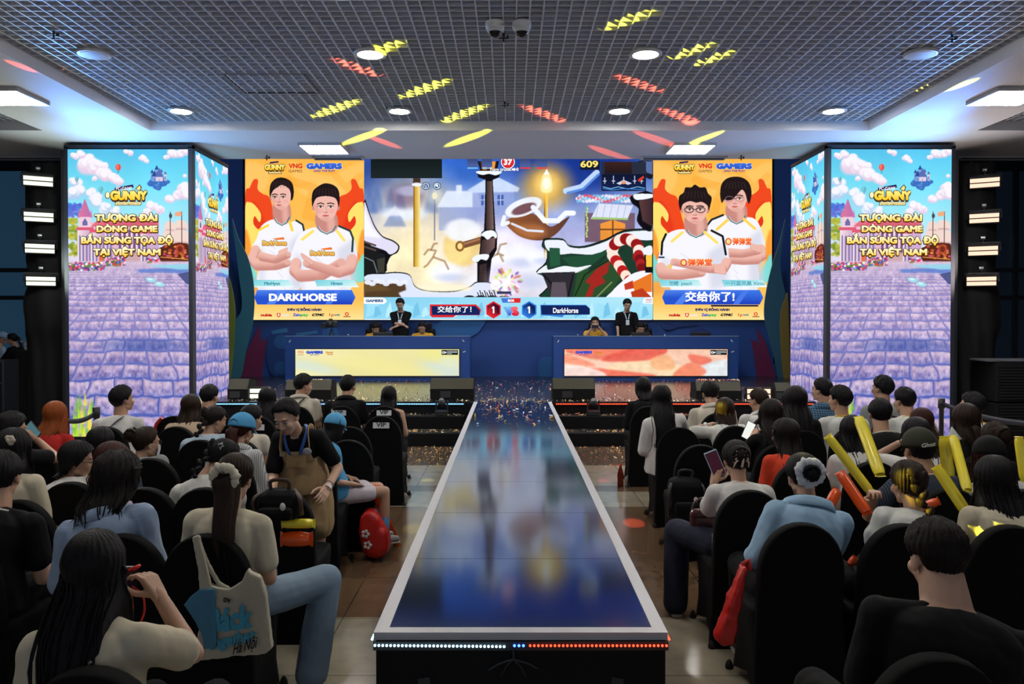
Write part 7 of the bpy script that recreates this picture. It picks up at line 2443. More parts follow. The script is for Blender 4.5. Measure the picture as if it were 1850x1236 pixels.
R21 = sit('R21', 1450, 818, 3.82, 'woman with a white scrunchie bun in a light blue denim shirt', 'woman in the light blue denim shirt', xc=1447, hair=hs(UP, tail='bun', r=.036, bun=(.0, -.135, .0)), top=tee(DENIM_S, sleeve=1.75, grow=.018, collar='shirt', wrinkle=.010, t0=-.06, flare=.0), bb=1.08, pitch=-16, extras=[x_scrunchie((0, -.118, .004), .080, (206, 208, 212))],
	arms={'L': (('l', -.10, .22, .62), (-.3, -.6, -.3), .5), 'R': (('l', .10, .22, .62), (.3, -.6, -.3), .5)})
R22 = sit('R22', 1640, 832, 3.8, 'woman with a dark braid in a white puff-sleeved blouse', 'woman in the puff-sleeved blouse', xc=1630, hair=hs(UP, tail='braid', tx=.03, len=.32, r=.036, spiky=.008, relief=.005), hcol=DKBROWN, top=tee(BLOUSE, puff=1, sleeve=.8, wrinkle=.010), yaw=6, pitch=-8)
R23 = sit('R23', 1797, 825, 3.78, 'woman with long straight black hair in a cream shirt at the far right', 'long-haired woman in cream, far right', xc=1821, hair=hs(LONGER, hang=.42, hang_side=.34, thick=.02), top=tee(CREAM, sleeve=1.4), yaw=-6)
R24 = sit('R24', 1690, 940, 2.32, 'broad man with short hair in a black T-shirt in the nearest right seat', 'broad man in the nearest right seat', xc=1690, sex='m', hair=hs(FADE, back=-.66, side=.0, ragged=.05), hcol=(.012, .008, .007), skin='c', top=tee(BLK, sleeve=.85, wrinkle=.006), yaw=3, pitch=-12, bb=1.24)

# the seats still empty or hidden between them
chair(pix(1265, 805, 6.2).x, 6.2, 'black covered banquet chair with a dark backpack hung on it')
# ================================================================ staff, players, the child
def loc_of(root, rz, w):
	return Matrix.Rotation(-rz, 3, 'Z') @ (Vector(w) - Vector(root))

# girl on the aisle bending down to the seats, facing the camera
def dungarees(B, o, lim):
	m = MB(); B.torso(m, .021, -.10, .50, .03)
	for s, (h, kn) in {'L': ((-.085, -.05, .76), (-.10, -.02, .42)), 'R': ((.085, -.05, .76), (.10, -.02, .42))}.items():
		h, kn = Vector(h), Vector(kn)
		m.caps(h, .098, h + (kn - h) * .60, .108)
	me = vox(m, .0085, 2, .008, 11, 3)
	d = child_obj('dungarees', me, KHAKI, o)
	b = MB()                                               # bib with pocket
	vs, fs = [], []
	for j in range(9):
		t = .46 + .30 * j / 8
		c, tg, x, y = B.frame(t); rx, ry = B.rr(t)
		for i in range(11):
			u = -1 + 2 * i / 10
			w = .098 - .012 * j / 8
			vs.append(c + x * (u * w) + y * ((ry + .024) * math.sqrt(1 - (u * w / (rx + .03)) ** 2)))
	for j in range(8):
		for i in range(10):
			q = j * 11 + i; fs.append((q, q + 1, q + 12, q + 11))
	b.add(vs, fs, True)
	bo = child_obj('bib', b, KHAKI, d); sd = bo.modifiers.new('thick', 'SOLIDIFY'); sd.thickness = .006
	st_ = MB()
	for s in (-1, 1):
		pts = []
		for t, a, f in ((.74, .080, 1), (.84, .092, .9), (.93, .085, .35), (.95, .082, -.35), (.82, .075, -.95), (.6, .05, -1), (.5, .04, -1)):
			c, tg, x, y = B.frame(t); rx, ry = B.rr(t)
			pts.append(c + x * (s * a) + y * (f * (ry + .026)) + tg * (.028 if abs(f) < .5 else 0))
		st_.tube(smooth_open(pts, 5), .019, 8, flat=(1, .22))
	child_obj('strap', st_, KHAKI, d)
	bk = MB()
	for s in (-1, 1):
		c, tg, x, y = B.frame(.74); rx, ry = B.rr(.74)
		bk.box(c + x * (s * .080) + y * (ry + .032), (.036, .006, .03), bev=.003)
	child_obj('buckle', bk, smat('buckle_metal', (150, 140, 120), rough=.3, metal=.9), d)
	pk = MB(); c, tg, x, y = B.frame(.58); rx, ry = B.rr(.58)
	pk.box(c + y * (ry + .033), (.13, .006, .10), M=None, bev=.003)
	child_obj('pocket', pk, KHAKI, d)
def pin_badge(B, o, lim):
	c, tg, x, y = B.frame(.80); rx, ry = B.rr(.80)
	m = MB(); M = Matrix.Translation(c - x * .085 + y * (ry + .040)) @ Matrix((x, tg * -1, y)).transposed().to_4x4()
	m.lathe([(.0005, .0), (.026, .0), (.028, .004), (.024, .008), (.0005, .009)], 20, M=M)
	child_obj('pin_badge', m, smat('pin_white', (205, 200, 205), rough=.25), o)
G0, GR = Vector((pix(546, 900, 5.12).x, 5.12, 0)), PI
gh = lambda px, py, d: loc_of(G0, GR, pix(px, py, d))
hd = gh(517, 752, 4.98)
girl = make_person('girl in khaki dungarees and black T-shirt standing and bending over the seats', G0, GR, hd, yaw=-14, pitch=-30, roll=4, k=.92, pelvis=(.0, -.06, .80), stand=True,
	hair=hs(UP, tail='bun', r=.030, bun=(0, -.11, -.03), front=.66), b=.86, top=tee(BLK, grow=.010, sleeve=.72), fine=True, face=True, seed=5, skin='c', group='standing staff',
	arms={'L': (gh(590, 884, 4.96), (-.25, -.8, .1), .25), 'R': (gh(494, 885, 4.85), (.25, -.8, .1), .4)}, hands={'L': (-.7, .6, .3), 'R': (0, 0, 1)},
	extras=[dungarees, x_lanyard((34, 78, 150), badge=False), pin_badge, x_band('L', (200, 190, 185), .96)], shoes=(200, 200, 205))
# child sitting sideways
C0 = Vector((pix(616, 900, 6.25).x, 6.22, 0)); CR = -PI * .36
ch = loc_of(C0, CR, pix(606, 760, 6.22)); ch.z = pix(600, 748, 6.22).z - .10
def socks(col):
	def f(B, o, lim):
		for an in ((-.075, .335, .17), (.075, .335, .17)):
			m = MB(); m.caps((an[0], an[1] - .0, .32), .040, (an[0], an[1], .12), .036)
			child_obj('sock', m, smat('sock_%d' % col[0], col, rough=.8), o)
	return f
make_person('child in a sky blue T-shirt and blue cap sitting sideways beside the aisle', C0, CR, ch, yaw=38, pitch=-16, k=.80, hair=hs(BOB, hang=.12), top=tee(SKY, sleeve=.8), seed=8, group='seated audience',
	bottom=dict(kind='shorts', mat=cloth('shorts_pale', (206, 196, 204))), shoes=(150, 150, 150), extras=[x_cap((86, 158, 200), brim_dir=1), socks((84, 156, 206))],
	legs={'L': ((-.07, .0, .52), (-.085, .335, .52), (-.075, .335, .17)), 'R': ((.07, 0, .52), (.085, .335, .52), (.075, .335, .17))})
chair(pix(562, 800, 5.85).x, 5.78, 'black covered banquet chair under the child in the blue cap')

# ---- players and referees on the stage (they face the hall)
YJ = cloth('jersey_players', (216, 160, 50))
PST = STZ
def stage_pos(px, py, Y):
	p = pix(px, py, Y); return p
def player(px, py, label, Y=17.5, pitch=-30, **kw):
	p = pix(px, py, Y - .12)
	R0 = Vector((p.x, Y, STZ))
	return make_person(label, R0, PI, (0, .12, p.z - STZ - .118), 0, pitch, sex='m', k=.98, top=tee(YJ, sleeve=.8), bottom=trouser, face=True, group='players at the stage desks', **kw)
def x_headphones(B, o, lim):
	m = MB(); m.tube([B.H @ Vector((.098 * math.cos(a), -.01, .02 + .115 * math.sin(a))) for a in np.linspace(0, PI, 13)], .009, 8)
	for s in (-1, 1): m.ell(B.H @ Vector((s * .098, -.005, -.005)), (.022, .038, .042), 14, 10)
	child_obj('headphones', m, mat('headset_black', (.012, .012, .014), rough=.4), o)
player(678, 583, 'player in a yellow jersey with a bowl haircut at the left desk, head down', hair=hs(SHORT2, front=.25), seed=11)
player(762, 582, 'player in a yellow jersey with cropped hair at the left desk, eyes down', hair=SHORT, seed=12)
pr = player(1075, 573, 'player in an orange jersey at the right desk holding a pale phone to the face', pitch=-8, hair=hs(BOB, hang=.1, front=.4), seed=13, arms={'L': ((-.07, .30, 1.12), (-.6, 0, -.8), .8), 'R': ((.07, .30, 1.12), (.6, 0, -.8), .8)})
player(1158, 583, 'player in headphones at the right desk behind a black monitor', hair=SHORT2, seed=14, extras=[x_headphones])
def referee(px, py, label, arms, seed):
	p = pix(px, py, 17.62)
	return make_person(label, (p.x, 17.62, STZ), PI, (0, .02, p.z - STZ - .124), 0, -18, sex='m', stand=True, pelvis=(0, -.01, .93), hair=SHORT2, top=tee(BLK, sleeve=.85), bottom=trouser, face=True,
					   group='referees behind the desks', arms=arms, extras=[x_lanyard((190, 205, 215))], seed=seed)
referee(723, 540, 'man in black with a white lanyard and crossed arms behind the left desk', {'L': ((.10, .20, 1.12), (-.9, -.1, -.6), .4), 'R': ((-.10, .22, 1.16), (.9, -.1, -.6), .4)}, 21)
referee(1133, 541, 'man in black with a white lanyard and lowered arms behind the right desk', {'L': ((-.22, .18, .88), (-.5, -.7, 0), .35), 'R': ((.22, .18, .88), (.5, -.7, 0), .35)}, 22)
def gaming_chair(px, label):
	p = pix(px, 590, 17.72)
	t = thing('gaming_chair', label, 'chair', (p.x, 17.58, STZ), PI, 'gaming chairs at the desks')
	g = mat('gaming_black', (.004, .004, .005), rough=.6, spec=.2)
	m = MB(); m.box((0, -.20, .80), (.46, .09, .56), bev=.04); m.build('backrest', g, t)
	m = MB(); m.box((0, -.20, 1.12), (.28, .10, .18), bev=.04); m.build('headrest', g, t)
	m = MB(); m.box((0, .05, .46), (.50, .48, .09), bev=.03); m.build('seat', g, t)
	for s in (-1, 1): MB().box((s * .29, .03, .66), (.07, .26, .03), bev=.012).build('armrest', g, t)
	m = MB(); m.tube([(0, 0, .06), (0, 0, .42)], .03, 10)
	m.build('post', g, t)
	for k in range(5):
		a = k * 2 * PI / 5
		MB().tube([(0, 0, .09), (.27 * math.cos(a), .27 * math.sin(a), .05)], .02, 8).build('base_spoke', g, t)
for px, lb in ((678, 'black gaming chair behind the bowl-cut player at the left desk'), (768, 'black gaming chair behind the cropped-hair player at the left desk'), (1075, 'black gaming chair behind the player holding a phone'), (1160, 'black gaming chair behind the player in headphones')):
	gaming_chair(px, lb)
def monitor(px, w, label, top):
	p = pix(px, top, 17.02)
	zt_ = pix(px, 608, DY).z - .22 + .015
	t = thing('monitor', label, 'monitor', (p.x, 17.02, zt_), 0, 'monitors on the stage desks')
	h = p.z - zt_
	b = mat('monitor_black', (.01, .01, .012), rough=.35)
	MB().box((0, 0, h - .15), (w, .03, .29), bev=.008).build('screen_housing', b, t)
	MB().tube([(0, .03, .01), (0, .03, h - .12)], .018, 8).build('stem', b, t)
	MB().box((0, .04, .007), (.22, .16, .014), bev=.005).build('foot', b, t)
monitor(692, .42, 'black monitor before the bowl-cut player on the left desk', 600)
monitor(1157, .40, 'black monitor before the headphoned player on the right desk', 600)
monitor(1266, .42, 'black monitor standing alone on the right desk', 600)
def water_bottle(px, top, label):
	zt_ = pix(px, 608, DY).z - .22 + .015
	p = pix(px, top, 16.95)
	t = thing('water_bottle', label, 'bottle', (p.x, 16.95, zt_), 0, 'water bottles on the desks')
	h = p.z - zt_
	MB().lathe([(.0005, 0), (.032, 0), (.034, .02), (.034, h * .62), (.022, h * .8), (.013, h * .86), (.013, h * .93), (.0005, h * .93)], 16).build('bottle_body', mat('bottle_clear', (.5, .6, .65), rough=.1, trans=.8), t)
	MB().lathe([(.0005, h * .92), (.016, h * .92), (.016, h), (.0005, h)], 14).build('cap', smat('bottle_cap', (190, 205, 215)), t)
water_bottle(629, 604, 'small bottle at the left end of the left desk'); water_bottle(1044, 604, 'small bottle at the left end of the right desk'); water_bottle(1201, 604, 'small bottle right of the headphoned player')
# small video camera on the left desk
zt_ = pix(598, 608, DY).z - .22 + .015
t = thing('video_camera', 'small black video camera on a tripod at the left end of the left desk', 'camera', (pix(599, 600, 17.0).x, 17.0, zt_))
cbk = mat('camera_black', (.014, .014, .015), rough=.4)
MB().box((0, 0, .46), (.20, .24, .14), bev=.02).build('camera_body', cbk, t)
MB().lathe([(.0005, 0), (.05, 0), (.055, .1), (.05, .12), (.0005, .11)], 20, M=Matrix.Translation((0, -.12, .46)) @ Matrix.Rotation(PI / 2, 4, 'X')).build('lens', cbk, t)
MB().box((-.02, .02, .56), (.05, .18, .04), bev=.015).build('handle', smat('camera_handle_olive', (90, 96, 50), rough=.5), t)
MB().box((-.16, .0, .40), (.14, .02, .10), M=rotM('Y', 25, (-.1, 0, .4)), bev=.008).build('flip_screen', cbk, t)
for k in range(3):
	a = k * 2 * PI / 3 + .5
	MB().tube([(0, 0, .38), (.14 * math.cos(a), .10 * math.sin(a), .006)], .010, 8).build('leg', cbk, t)

# phone held by the player on the right desk
def phone(pos, R, label, case, lit=None, w=.075, h=.155):
	t = thing('phone', label, 'phone', pos, 0, None)
	t.rotation_euler = R
	MB().box((0, 0, 0), (w, .009, h), bev=.004).build('case', smat('phone_case_%d_%d_%d' % case, case, rough=.35), t)
	MB().box((0, -.0052, 0), (w * .90, .001, h * .92)).build('screen', lit or mat('phone_screen_dark', (.02, .012, .02), rough=.08), t)
	return t
dim_screen = emat('phone_glow_dim', (.07, .02, .035), .5, False)
phone(pr[0].matrix_world @ Vector((0, .34, 1.20)) if False else Vector((pix(1075, 590, 17.15).x, 17.15, pix(1075, 590, 17.15).z)), (0, math.radians(90), 0), 'pale phone held sideways before the player on the right desk', (200, 195, 185), w=.08, h=.17)
p = pix(1292, 838, 5.04); phone(p, (math.radians(-8), math.radians(-22), 0), 'phone in a pale blue case held up by the woman with the claw clip', (170, 200, 214), dim_screen, .085, .17)
p = pix(1352, 778, 6.70); phone(p, (math.radians(-15), math.radians(28), 0), 'brightly lit phone held by the long-haired woman right of the aisle', (30, 30, 34), emat('phone_glow_bright', (.9, .92, .85), 1.0, False), .078, .16)
p = pix(60, 778, 6.12); phone(p, (math.radians(-20), math.radians(-50), 0), 'phone in the hand of the person at the left edge', (40, 42, 48), emat('phone_glow_game', (.10, .22, .25), .7, False))
p = pix(236, 1048, 2.66); phone(p, (math.radians(-10), math.radians(15), math.radians(60)), 'pale phone with red cord in the raised hand of the nearest woman', (190, 190, 195), None, .05, .09)
t = bpy.data.objects['phone.004']
m = MB(); m.tube(smooth_open([(0, -.01, -.02), (.03, -.03, -.05), (.05, -.02, -.11), (.02, -.02, -.16), (-.01, -.02, -.12)], 6), .0035, 6); m.tube(smooth_open([(0, 0, .03), (.012, -.02, .045), (-.01, -.03, .04), (-.015, 0, .03)], 6), .006, 6)
m.build('cord', smat('cord_red', (200, 36, 30), rough=.5), t)

# ---- two people at the far left beyond the light tree
wp = pix(24, 602, 15.8)
make_person('woman in a black top and short white skirt standing beside the black plinth', (wp.x, 15.8, 0), PI * .44, (0, .03, wp.z - .12), yaw=10, pitch=-14, k=.95, stand=True, pelvis=(0, -.01, .86),
	hair=hs(UP, tail='pony', len=.3, r=.035), top=tee(BLK, sleeve=1.6), bottom=dict(kind='skirt', mat=cloth('skirt_white', (190, 196, 206)), hem=.56), shoes=(196, 200, 205), face=True, seed=31, group='people beyond the light tree',
	arms={'L': ((-.20, .26, .93), (-.3, -.8, -.3), .4)})
wp = pix(2, 600, 16.0)
make_person('person in a pale blue cap and white top cut by the left edge', (wp.x, 16.0, 0), -PI * .45, (0, .03, wp.z - .12), yaw=0, pitch=-6, k=.95, stand=True, pelvis=(0, -.01, .86), hair=SHORT, top=tee(ICE), bottom=trouser, seed=32, group='people beyond the light tree', extras=[x_cap((140, 170, 196))])

# ================================================================ props
def stick(a, b, w, col, label, d0, d1, flat=(1, .9), bend=None, group='inflated cheering sticks'):
	"""inflated cheering stick from pixel a to pixel b, w pixels wide"""
	A, B_ = pix(*a, d0), pix(*b, d1)
	r = w * .44 * (d0 + d1) / 2 / FPX
	L = (B_ - A).length
	base = A if A.z < B_.z else B_
	pts, rs = [], []
	N = 16
	mid = [A]
	for i in range(N + 1):
		u = i / N
		p = A + (B_ - A) * u
		if bend: p += Vector(bend) * math.sin(u * PI)
		e = min(u, 1 - u) * L / (r * 1.6)
		pts.append(p - base); rs.append(r * (.80 + .20 * math.sin(min(1, e * 1.5) * PI / 2)))
	t = thing('cheering_stick', label, 'cheering stick', base, 0, group)
	m = MB(); m.tube(pts, rs, 16, flat=flat)
	pm = mat('stick_%d_%d_%d' % col, lin(col), rough=.22, spec=.6, noise=.05, nscale=8, bump=.05, bscale=30)
	m.build('tube', pm, t)
	d = (pts[-1] - pts[0]).normalized()
	for q, s in ((pts[0], -1), (pts[-1], 1)):                 # welded flat ends
		x = d.cross(Vector((0, 1, 0))).normalized()
		f = MB()
		P = [q + x * (k * r * .95) + d * (s * r * h) for k, h in ((-.85, 0), (-1.02, .35), (0, .42), (1.02, .35), (.85, 0))]
		f.add([v + Vector((0, -.0015, 0)) for v in P] + [v + Vector((0, .0015, 0)) for v in P], [(0, 1, 2, 3, 4), (9, 8, 7, 6, 5)] + [(i, i + 5, (i + 1) % 5 + 5, (i + 1) % 5) for i in range(5)])
		f.build('end_seam', pm, t)
	return t
YS, OS = (244, 224, 62), (226, 84, 26)
stick((1497, 790), (1572, 888), 21, YS, 'yellow cheering stick leaning left across the white T-shirt with thin strap', 4.72, 4.62)
stick((1552, 756), (1590, 858), 24, YS, 'yellow cheering stick beside the head of the woman with a thin bag strap', 5.25, 4.95)
stick((1519, 856), (1566, 926), 24, OS, 'long orange cheering stick behind the puff-sleeved blouse', 4.45, 4.3)
stick((1512, 887), (1494, 922), 23, OS, 'short pointed orange cheering stick right of the white scrunchie', 4.3, 4.25)
stick((1693, 846), (1746, 926), 25, YS, 'yellow cheering stick held left of the long-haired woman in cream', 4.3, 4.2)
stick((1706, 792), (1714, 868), 24, YS, 'upright yellow cheering stick right of the dark green cap', 4.95, 4.9)
stick((1722, 790), (1748, 886), 20, YS, 'slanted yellow cheering stick beside the upright one', 4.9, 4.6)
stick((1658, 920), (1694, 906), 20, OS, 'orange cheering stick end poking up behind the broad man', 4.3, 4.28)
stick((1841, 792), (1852, 868), 20, YS, 'yellow cheering stick at the right edge of the picture', 4.3, 4.25)
stick((1210, 742), (1217, 776), 14, YS, 'small yellow cheering stick held by the woman with waist-long hair', 7.66, 7.6)
stick((1545, 1008), (1536, 1020), 18, OS, 'orange cheering stick end beside the denim-shirted woman', 4.1, 4.1)
stick((512, 946), (566, 946), 22, YS, 'yellow cheering stick lying on the chair before the standing girl', 4.42, 4.42)
stick((512, 974), (560, 974), 34, OS, 'thick orange cheering stick under the yellow one on the chair', 4.42, 4.42)
t = stick((672, 880), (718, 984), 17, OS, 'orange cheering stick with a folded top leaning on the empty aisle chair', 6.34, 6.62)
m = MB(); A = pix(672, 880, 6.34) - t.location; Bq = pix(698, 883, 6.36) - t.location
m.tube([A, A + (Bq - A) * .5, Bq], [.036, .034, .02], 14, flat=(1, .6)); m.build('folded_end', MATS['stick_%d_%d_%d' % OS], t)
stick((556, 1138), (562, 1143), 10, OS, 'small orange cheering stick tip on the floor by the jeans', 4.95, 4.95)
stick((238, 1105), (235, 1072), 9, OS, 'thin orange stick held beside the phone by the nearest woman', 2.66, 2.66)

def puffy(name, pts, d, thick, material, parent=None, base=None, bev=.012, wr=.006, seed=1):
	"""soft flat bag traced in the picture frame at depth d, with thickness"""
	P = [pix(x, y, d) for x, y in pts]
	if base is None: base = Vector((sum(p.x for p in P) / len(P), d, min(p.z for p in P)))
	m = MB(); n = len(P)
	m.add([p - base for p in P] + [p - base + Vector((0, thick, 0)) for p in P], [tuple(range(n)), tuple(range(n, 2 * n))[::-1]] + [(i, i + n, (i + 1) % n + n, (i + 1) % n) for i in range(n)])
	me = vox(m, max(.006, thick / 6), 5, wr, 12, seed)
	o = bpy.data.objects.new(name, me); COL.objects.link(o)
	me.name = name; me.materials.append(material)
	o.location = base
	if parent is not None: o.parent = parent; o.location = base - parent.location
	return o, base
# tote bag on the back of the scrunchie woman's chair
zq = lambda x, y: (250 + x / 3.678, 900 + y / 3.678)
TD = 3.50
tote = thing('tote_bag', 'cream tote bag with blue lettering hung on the nearest left chair', 'bag', pix(415, 1190, TD))
canvas_m = smat('canvas_cream', (186, 178, 158), rough=.9, bump=.3, bscale=400, noise=.05, nscale=12)
puffy('bag_body', [zq(*p) for p in ((395, 612), (470, 575), (520, 600), (600, 608), (680, 560), (722, 470), (745, 500), (808, 530), (845, 650), (888, 1000), (840, 1040), (600, 1062), (400, 1088), (386, 1040), (400, 800))], TD, .035, canvas_m, tote, seed=4)
puffy('strap', [zq(*p) for p in ((352, 262), (400, 245), (412, 300), (440, 400), (478, 560), (480, 620), (402, 625), (392, 480), (370, 360))], TD - .012, .022, canvas_m, tote, wr=.002)
puffy('strap', [zq(*p) for p in ((400, 300), (410, 290), (470, 440), (540, 560), (610, 600), (590, 612), (520, 585), (450, 470))], TD + .012, .018, canvas_m, tote, wr=.001)
puffy('side_panel', [zq(*p) for p in ((300, 712), (345, 660), (400, 612), (505, 600), (512, 800), (515, 985), (500, 1005), (430, 1012), (420, 900), (380, 830))], TD - .022, .03, smat('canvas_blue', (72, 128, 158), rough=.9, bump=.3, bscale=400), tote, seed=9)
def tote_text(s, x0, x1, yb, yt, col, bold, shear, dz, rot=0.0):
	v, f = glyphs(s, 0, shear); xs = [p[0] for p in v]; a, b = min(xs), max(xs)
	m = MB()
	n = 10
	for r in range(n):
		ox, oy = bold * math.cos(r * .63), bold * math.sin(r * .63)
		pts = []
		for p in v:
			X = x0 + (p[0] + ox - a) / (b - a) * (x1 - x0); Y = yb - (p[1] + oy) / .7 * (yb - yt) + rot * (X - x0)
			q = pix(*zq(X, Y), TD - .011 - dz - r * .0002)
			pts.append(q - tote.location)
		m.add(pts, f)
	m.build('lettering', col, tote)
tb = smat('tote_print_blue', (66, 160, 190), rough=.8); tk = smat('tote_print_black', (22, 22, 26), rough=.8)
tote_text('Báck', 470, 745, 890, 742, tb, .05, .05, .0, -.12); tote_text('together', 470, 775, 1010, 930, tb, .045, .05, .0, -.22)
tote_text('Hà Nội', 628, 790, 1040, 968, tk, .02, .35, .004, -.30); tote_text('Dy', 568, 612, 690, 664, tk, .06, 0, .0)
# red plastic bags
redp = mat('red_plastic', lin((196, 36, 30)), rough=.35, noise=.08, nscale=10, bump=.3, bscale=18)
o, b = puffy('red_bag', [(648, 936), (652, 920), (668, 918), (684, 936), (698, 962), (702, 992), (694, 1006), (668, 1008), (652, 1000)], 6.12, .20, redp, wr=.016, seed=2)
tag(o, 'red plastic bag standing on the floor beside the child', 'bag', 'red plastic bags'); o.location.z = .015
for x, y in ((660, 965), (664, 985)):
	m = MB(); c = pix(x, y, 6.10) - o.location
	for k in range(5): m.ell(c + Vector((.022 * math.cos(k * 1.256), 0, .022 * math.sin(k * 1.256))), (.013, .004, .013), 8, 6)
	m.build('flower_print', smat('print_white', (220, 215, 215)), o)
o, b = puffy('red_bag', [(1345, 1022), (1352, 1030), (1346, 1060), (1336, 1120), (1330, 1168), (1312, 1172), (1296, 1160), (1304, 1130), (1325, 1075)], 3.86, .09, redp, wr=.010, seed=3)
tag(o, 'red plastic bag hanging beside the denim-shirted woman', 'bag', 'red plastic bags')
m = MB(); m.tube([pix(1348, 1026, 3.9) - b, pix(1342, 1018, 3.9) - b, pix(1352, 1012, 3.9) - b, pix(1354, 1030, 3.9) - b], .012, 8); m.build('handle', redp, o)
# handbag, backpacks
t = thing('handbag', 'glossy plum handbag on the lap of the woman filming with a phone', 'bag', pix(1270, 955, 4.95))
lea = mat('plum_leather', (.075, .022, .025), rough=.25, coat=.4)
m = MB(); m.box((0, 0, .06), (.16, .09, .12), bev=.03); m.build('bag_body', lea, t)
m = MB(); m.box((0, -.03, .10), (.165, .05, .06), bev=.02); m.build('flap', lea, t)
m = MB(); m.tube([(.07 * math.cos(a), 0, .11 + .08 * math.sin(a)) for a in np.linspace(0, PI, 11)], .007, 8); m.build('handle', lea, t)
def backpack(px, py, d, label, w, h, tone=(.010, .011, .014), strap=(.05, .025, .015)):
	p = pix(px, py, d)
	t = thing('backpack', label, 'backpack', (p.x, d, p.z - h / 2), 0, None)
	n = mat('nylon_%d' % int(tone[0] * 1000), tuple(v * .4 for v in tone), rough=.75, spec=.15, bump=.2, bscale=120)
	m = MB(); m.box((0, 0, h / 2), (w, .16, h), bev=.06); me = vox(m, .010, 4, .010, 9, px)
	o = child_obj('pack_body', me, n, t)
	m = MB(); m.box((0, -.09, h * .32), (w * .75, .06, h * .42), bev=.025); m.build('front_pocket', n, t)
	lm = mat('strap_leather_%d' % int(strap[0] * 1000), strap, rough=.5)
	m = MB(); m.tube(smooth_open([(-.05, 0, h - .01), (-.045, -.01, h + .05), (.045, -.01, h + .05), (.05, 0, h - .01)], 5), .011, 8, flat=(1, .5)); m.build('top_handle', lm, t)
	for s in (-1, 1):
		m = MB(); m.tube(smooth_open([(s * w * .3, .02, h * .98), (s * w * .5, -.06, h * .8), (s * w * .52, -.05, h * .4), (s * w * .45, .03, h * .12)], 5), .013, 8, flat=(1, .4)); m.build('shoulder_strap', lm, t)
	m = MB(); m.ell((w * .2, -.125, h * .6), (.016, .008, .022), 10, 8); m.build('charm', smat('charm_white', (190, 190, 190)), t)
	return t
backpack(506, 912, 4.42, 'dark backpack with a brown strap on the chair before the standing girl', .25, .17, (.006, .006, .008))
backpack(1238, 905, 6.08, 'dark backpack with a white charm hanging beside the aisle on the right', .26, .36, (.012, .013, .017), (.03, .03, .035))
t = thing('drink_bottle', 'bottle glowing red on the floor by the right front row', 'bottle', (pix(1122, 880, 8.9).x, 8.95, 0))
MB().lathe([(.0005, 0), (.034, 0), (.036, .02), (.034, .07), (.036, .13), (.022, .19), (.013, .215), (.013, .235), (.0005, .235)], 18).build('bottle_body', mat('cola', (.16, .02, .012), rough=.08, trans=.3), t)
MB().lathe([(.0005, .228), (.015, .228), (.015, .25), (.0005, .25)], 14).build('cap', smat('cap_red', (200, 30, 30)), t)

# ---------------------------------------------------------------- floodlights
def flood(pos, yaw, tilt, w, h, glow, label, hang=True, group='floodlights'):
	t = thing('floodlight', label, 'floodlight', pos, math.radians(yaw), group)
	T = Matrix.Rotation(math.radians(tilt), 4, 'X')
	bk = mat('fixture_black', (.015, .015, .017), rough=.45)
	m = MB(); m.box((0, .035, 0), (w + .04, .07, h + .04), M=T, bev=.008); m.build('housing', bk, t)
	for s in (-1, 1):
		MB().box((0, -.002, s * h / 4), (w, .006, h / 2 - .02), M=T).build('lamp_face', glow, t)
	m = MB()
	for k in range(9): m.box((-w / 2 + w * k / 8, .085, 0), (.008, .04, h), M=T)
	m.build('heat_sink', bk, t)
	y = MB()
	if hang:
		y.tube([(-w / 2 - .035, .03, 0), (-w / 2 - .035, .05, h * .75), (w / 2 + .035, .05, h * .75), (w / 2 + .035, .03, 0)], .010, 8)
		y.tube([(0, .05, h * .75), (0, .05, h * 1.15)], .010, 8)
	else:
		y.tube([(-w / 2 - .03, .03, 0), (-w / 2 - .03, .05, -h * .6), (w / 2 + .03, .05, -h * .6), (w / 2 + .03, .03, 0)], .010, 8)
	y.build('yoke', bk, t)
	if hang:
		c = MB(); c.tube([(-.03, .05, h * 1.2), (.03, .05, h * 1.2)], .03, 12); c.box((0, .08, h * 1.2), (.05, .05, .06), bev=.006)
		c.build('clamp', smat('clamp_silver', (160, 162, 165), rough=.35, metal=.8), t)
	return t
cool, warm = emat('flood_cool', (.92, 1.0, .80), 1.25), emat('flood_warm', (1.0, .66, .48), 1.35)
names = ('topmost', 'second', 'third', 'lowest')
for i, (x, y) in enumerate(((69, 327), (70, 392), (72, 449), (74, 508))):
	p = pix(x, y, 12.55); flood(p, 30, 30, .40, .17, cool, '%s white floodlight on the light tree at the far left' % names[i])
for i, (x, y) in enumerate(((1779, 330), (1778, 394), (1776, 453), (1773, 508))):
	p = pix(x, y, 12.55); flood(p, -30, 30, .40, .17, warm, '%s orange floodlight on the light tree at the far right' % names[i])
flood(pix(466, 711, 12.72), 0, -4, .26, .17, cool, 'white floodlight standing on the stage beside the left monitor', False)
flood(pix(1371, 712, 12.72), 0, -4, .37, .18, warm, 'orange floodlight standing on the right end of the stage', False)
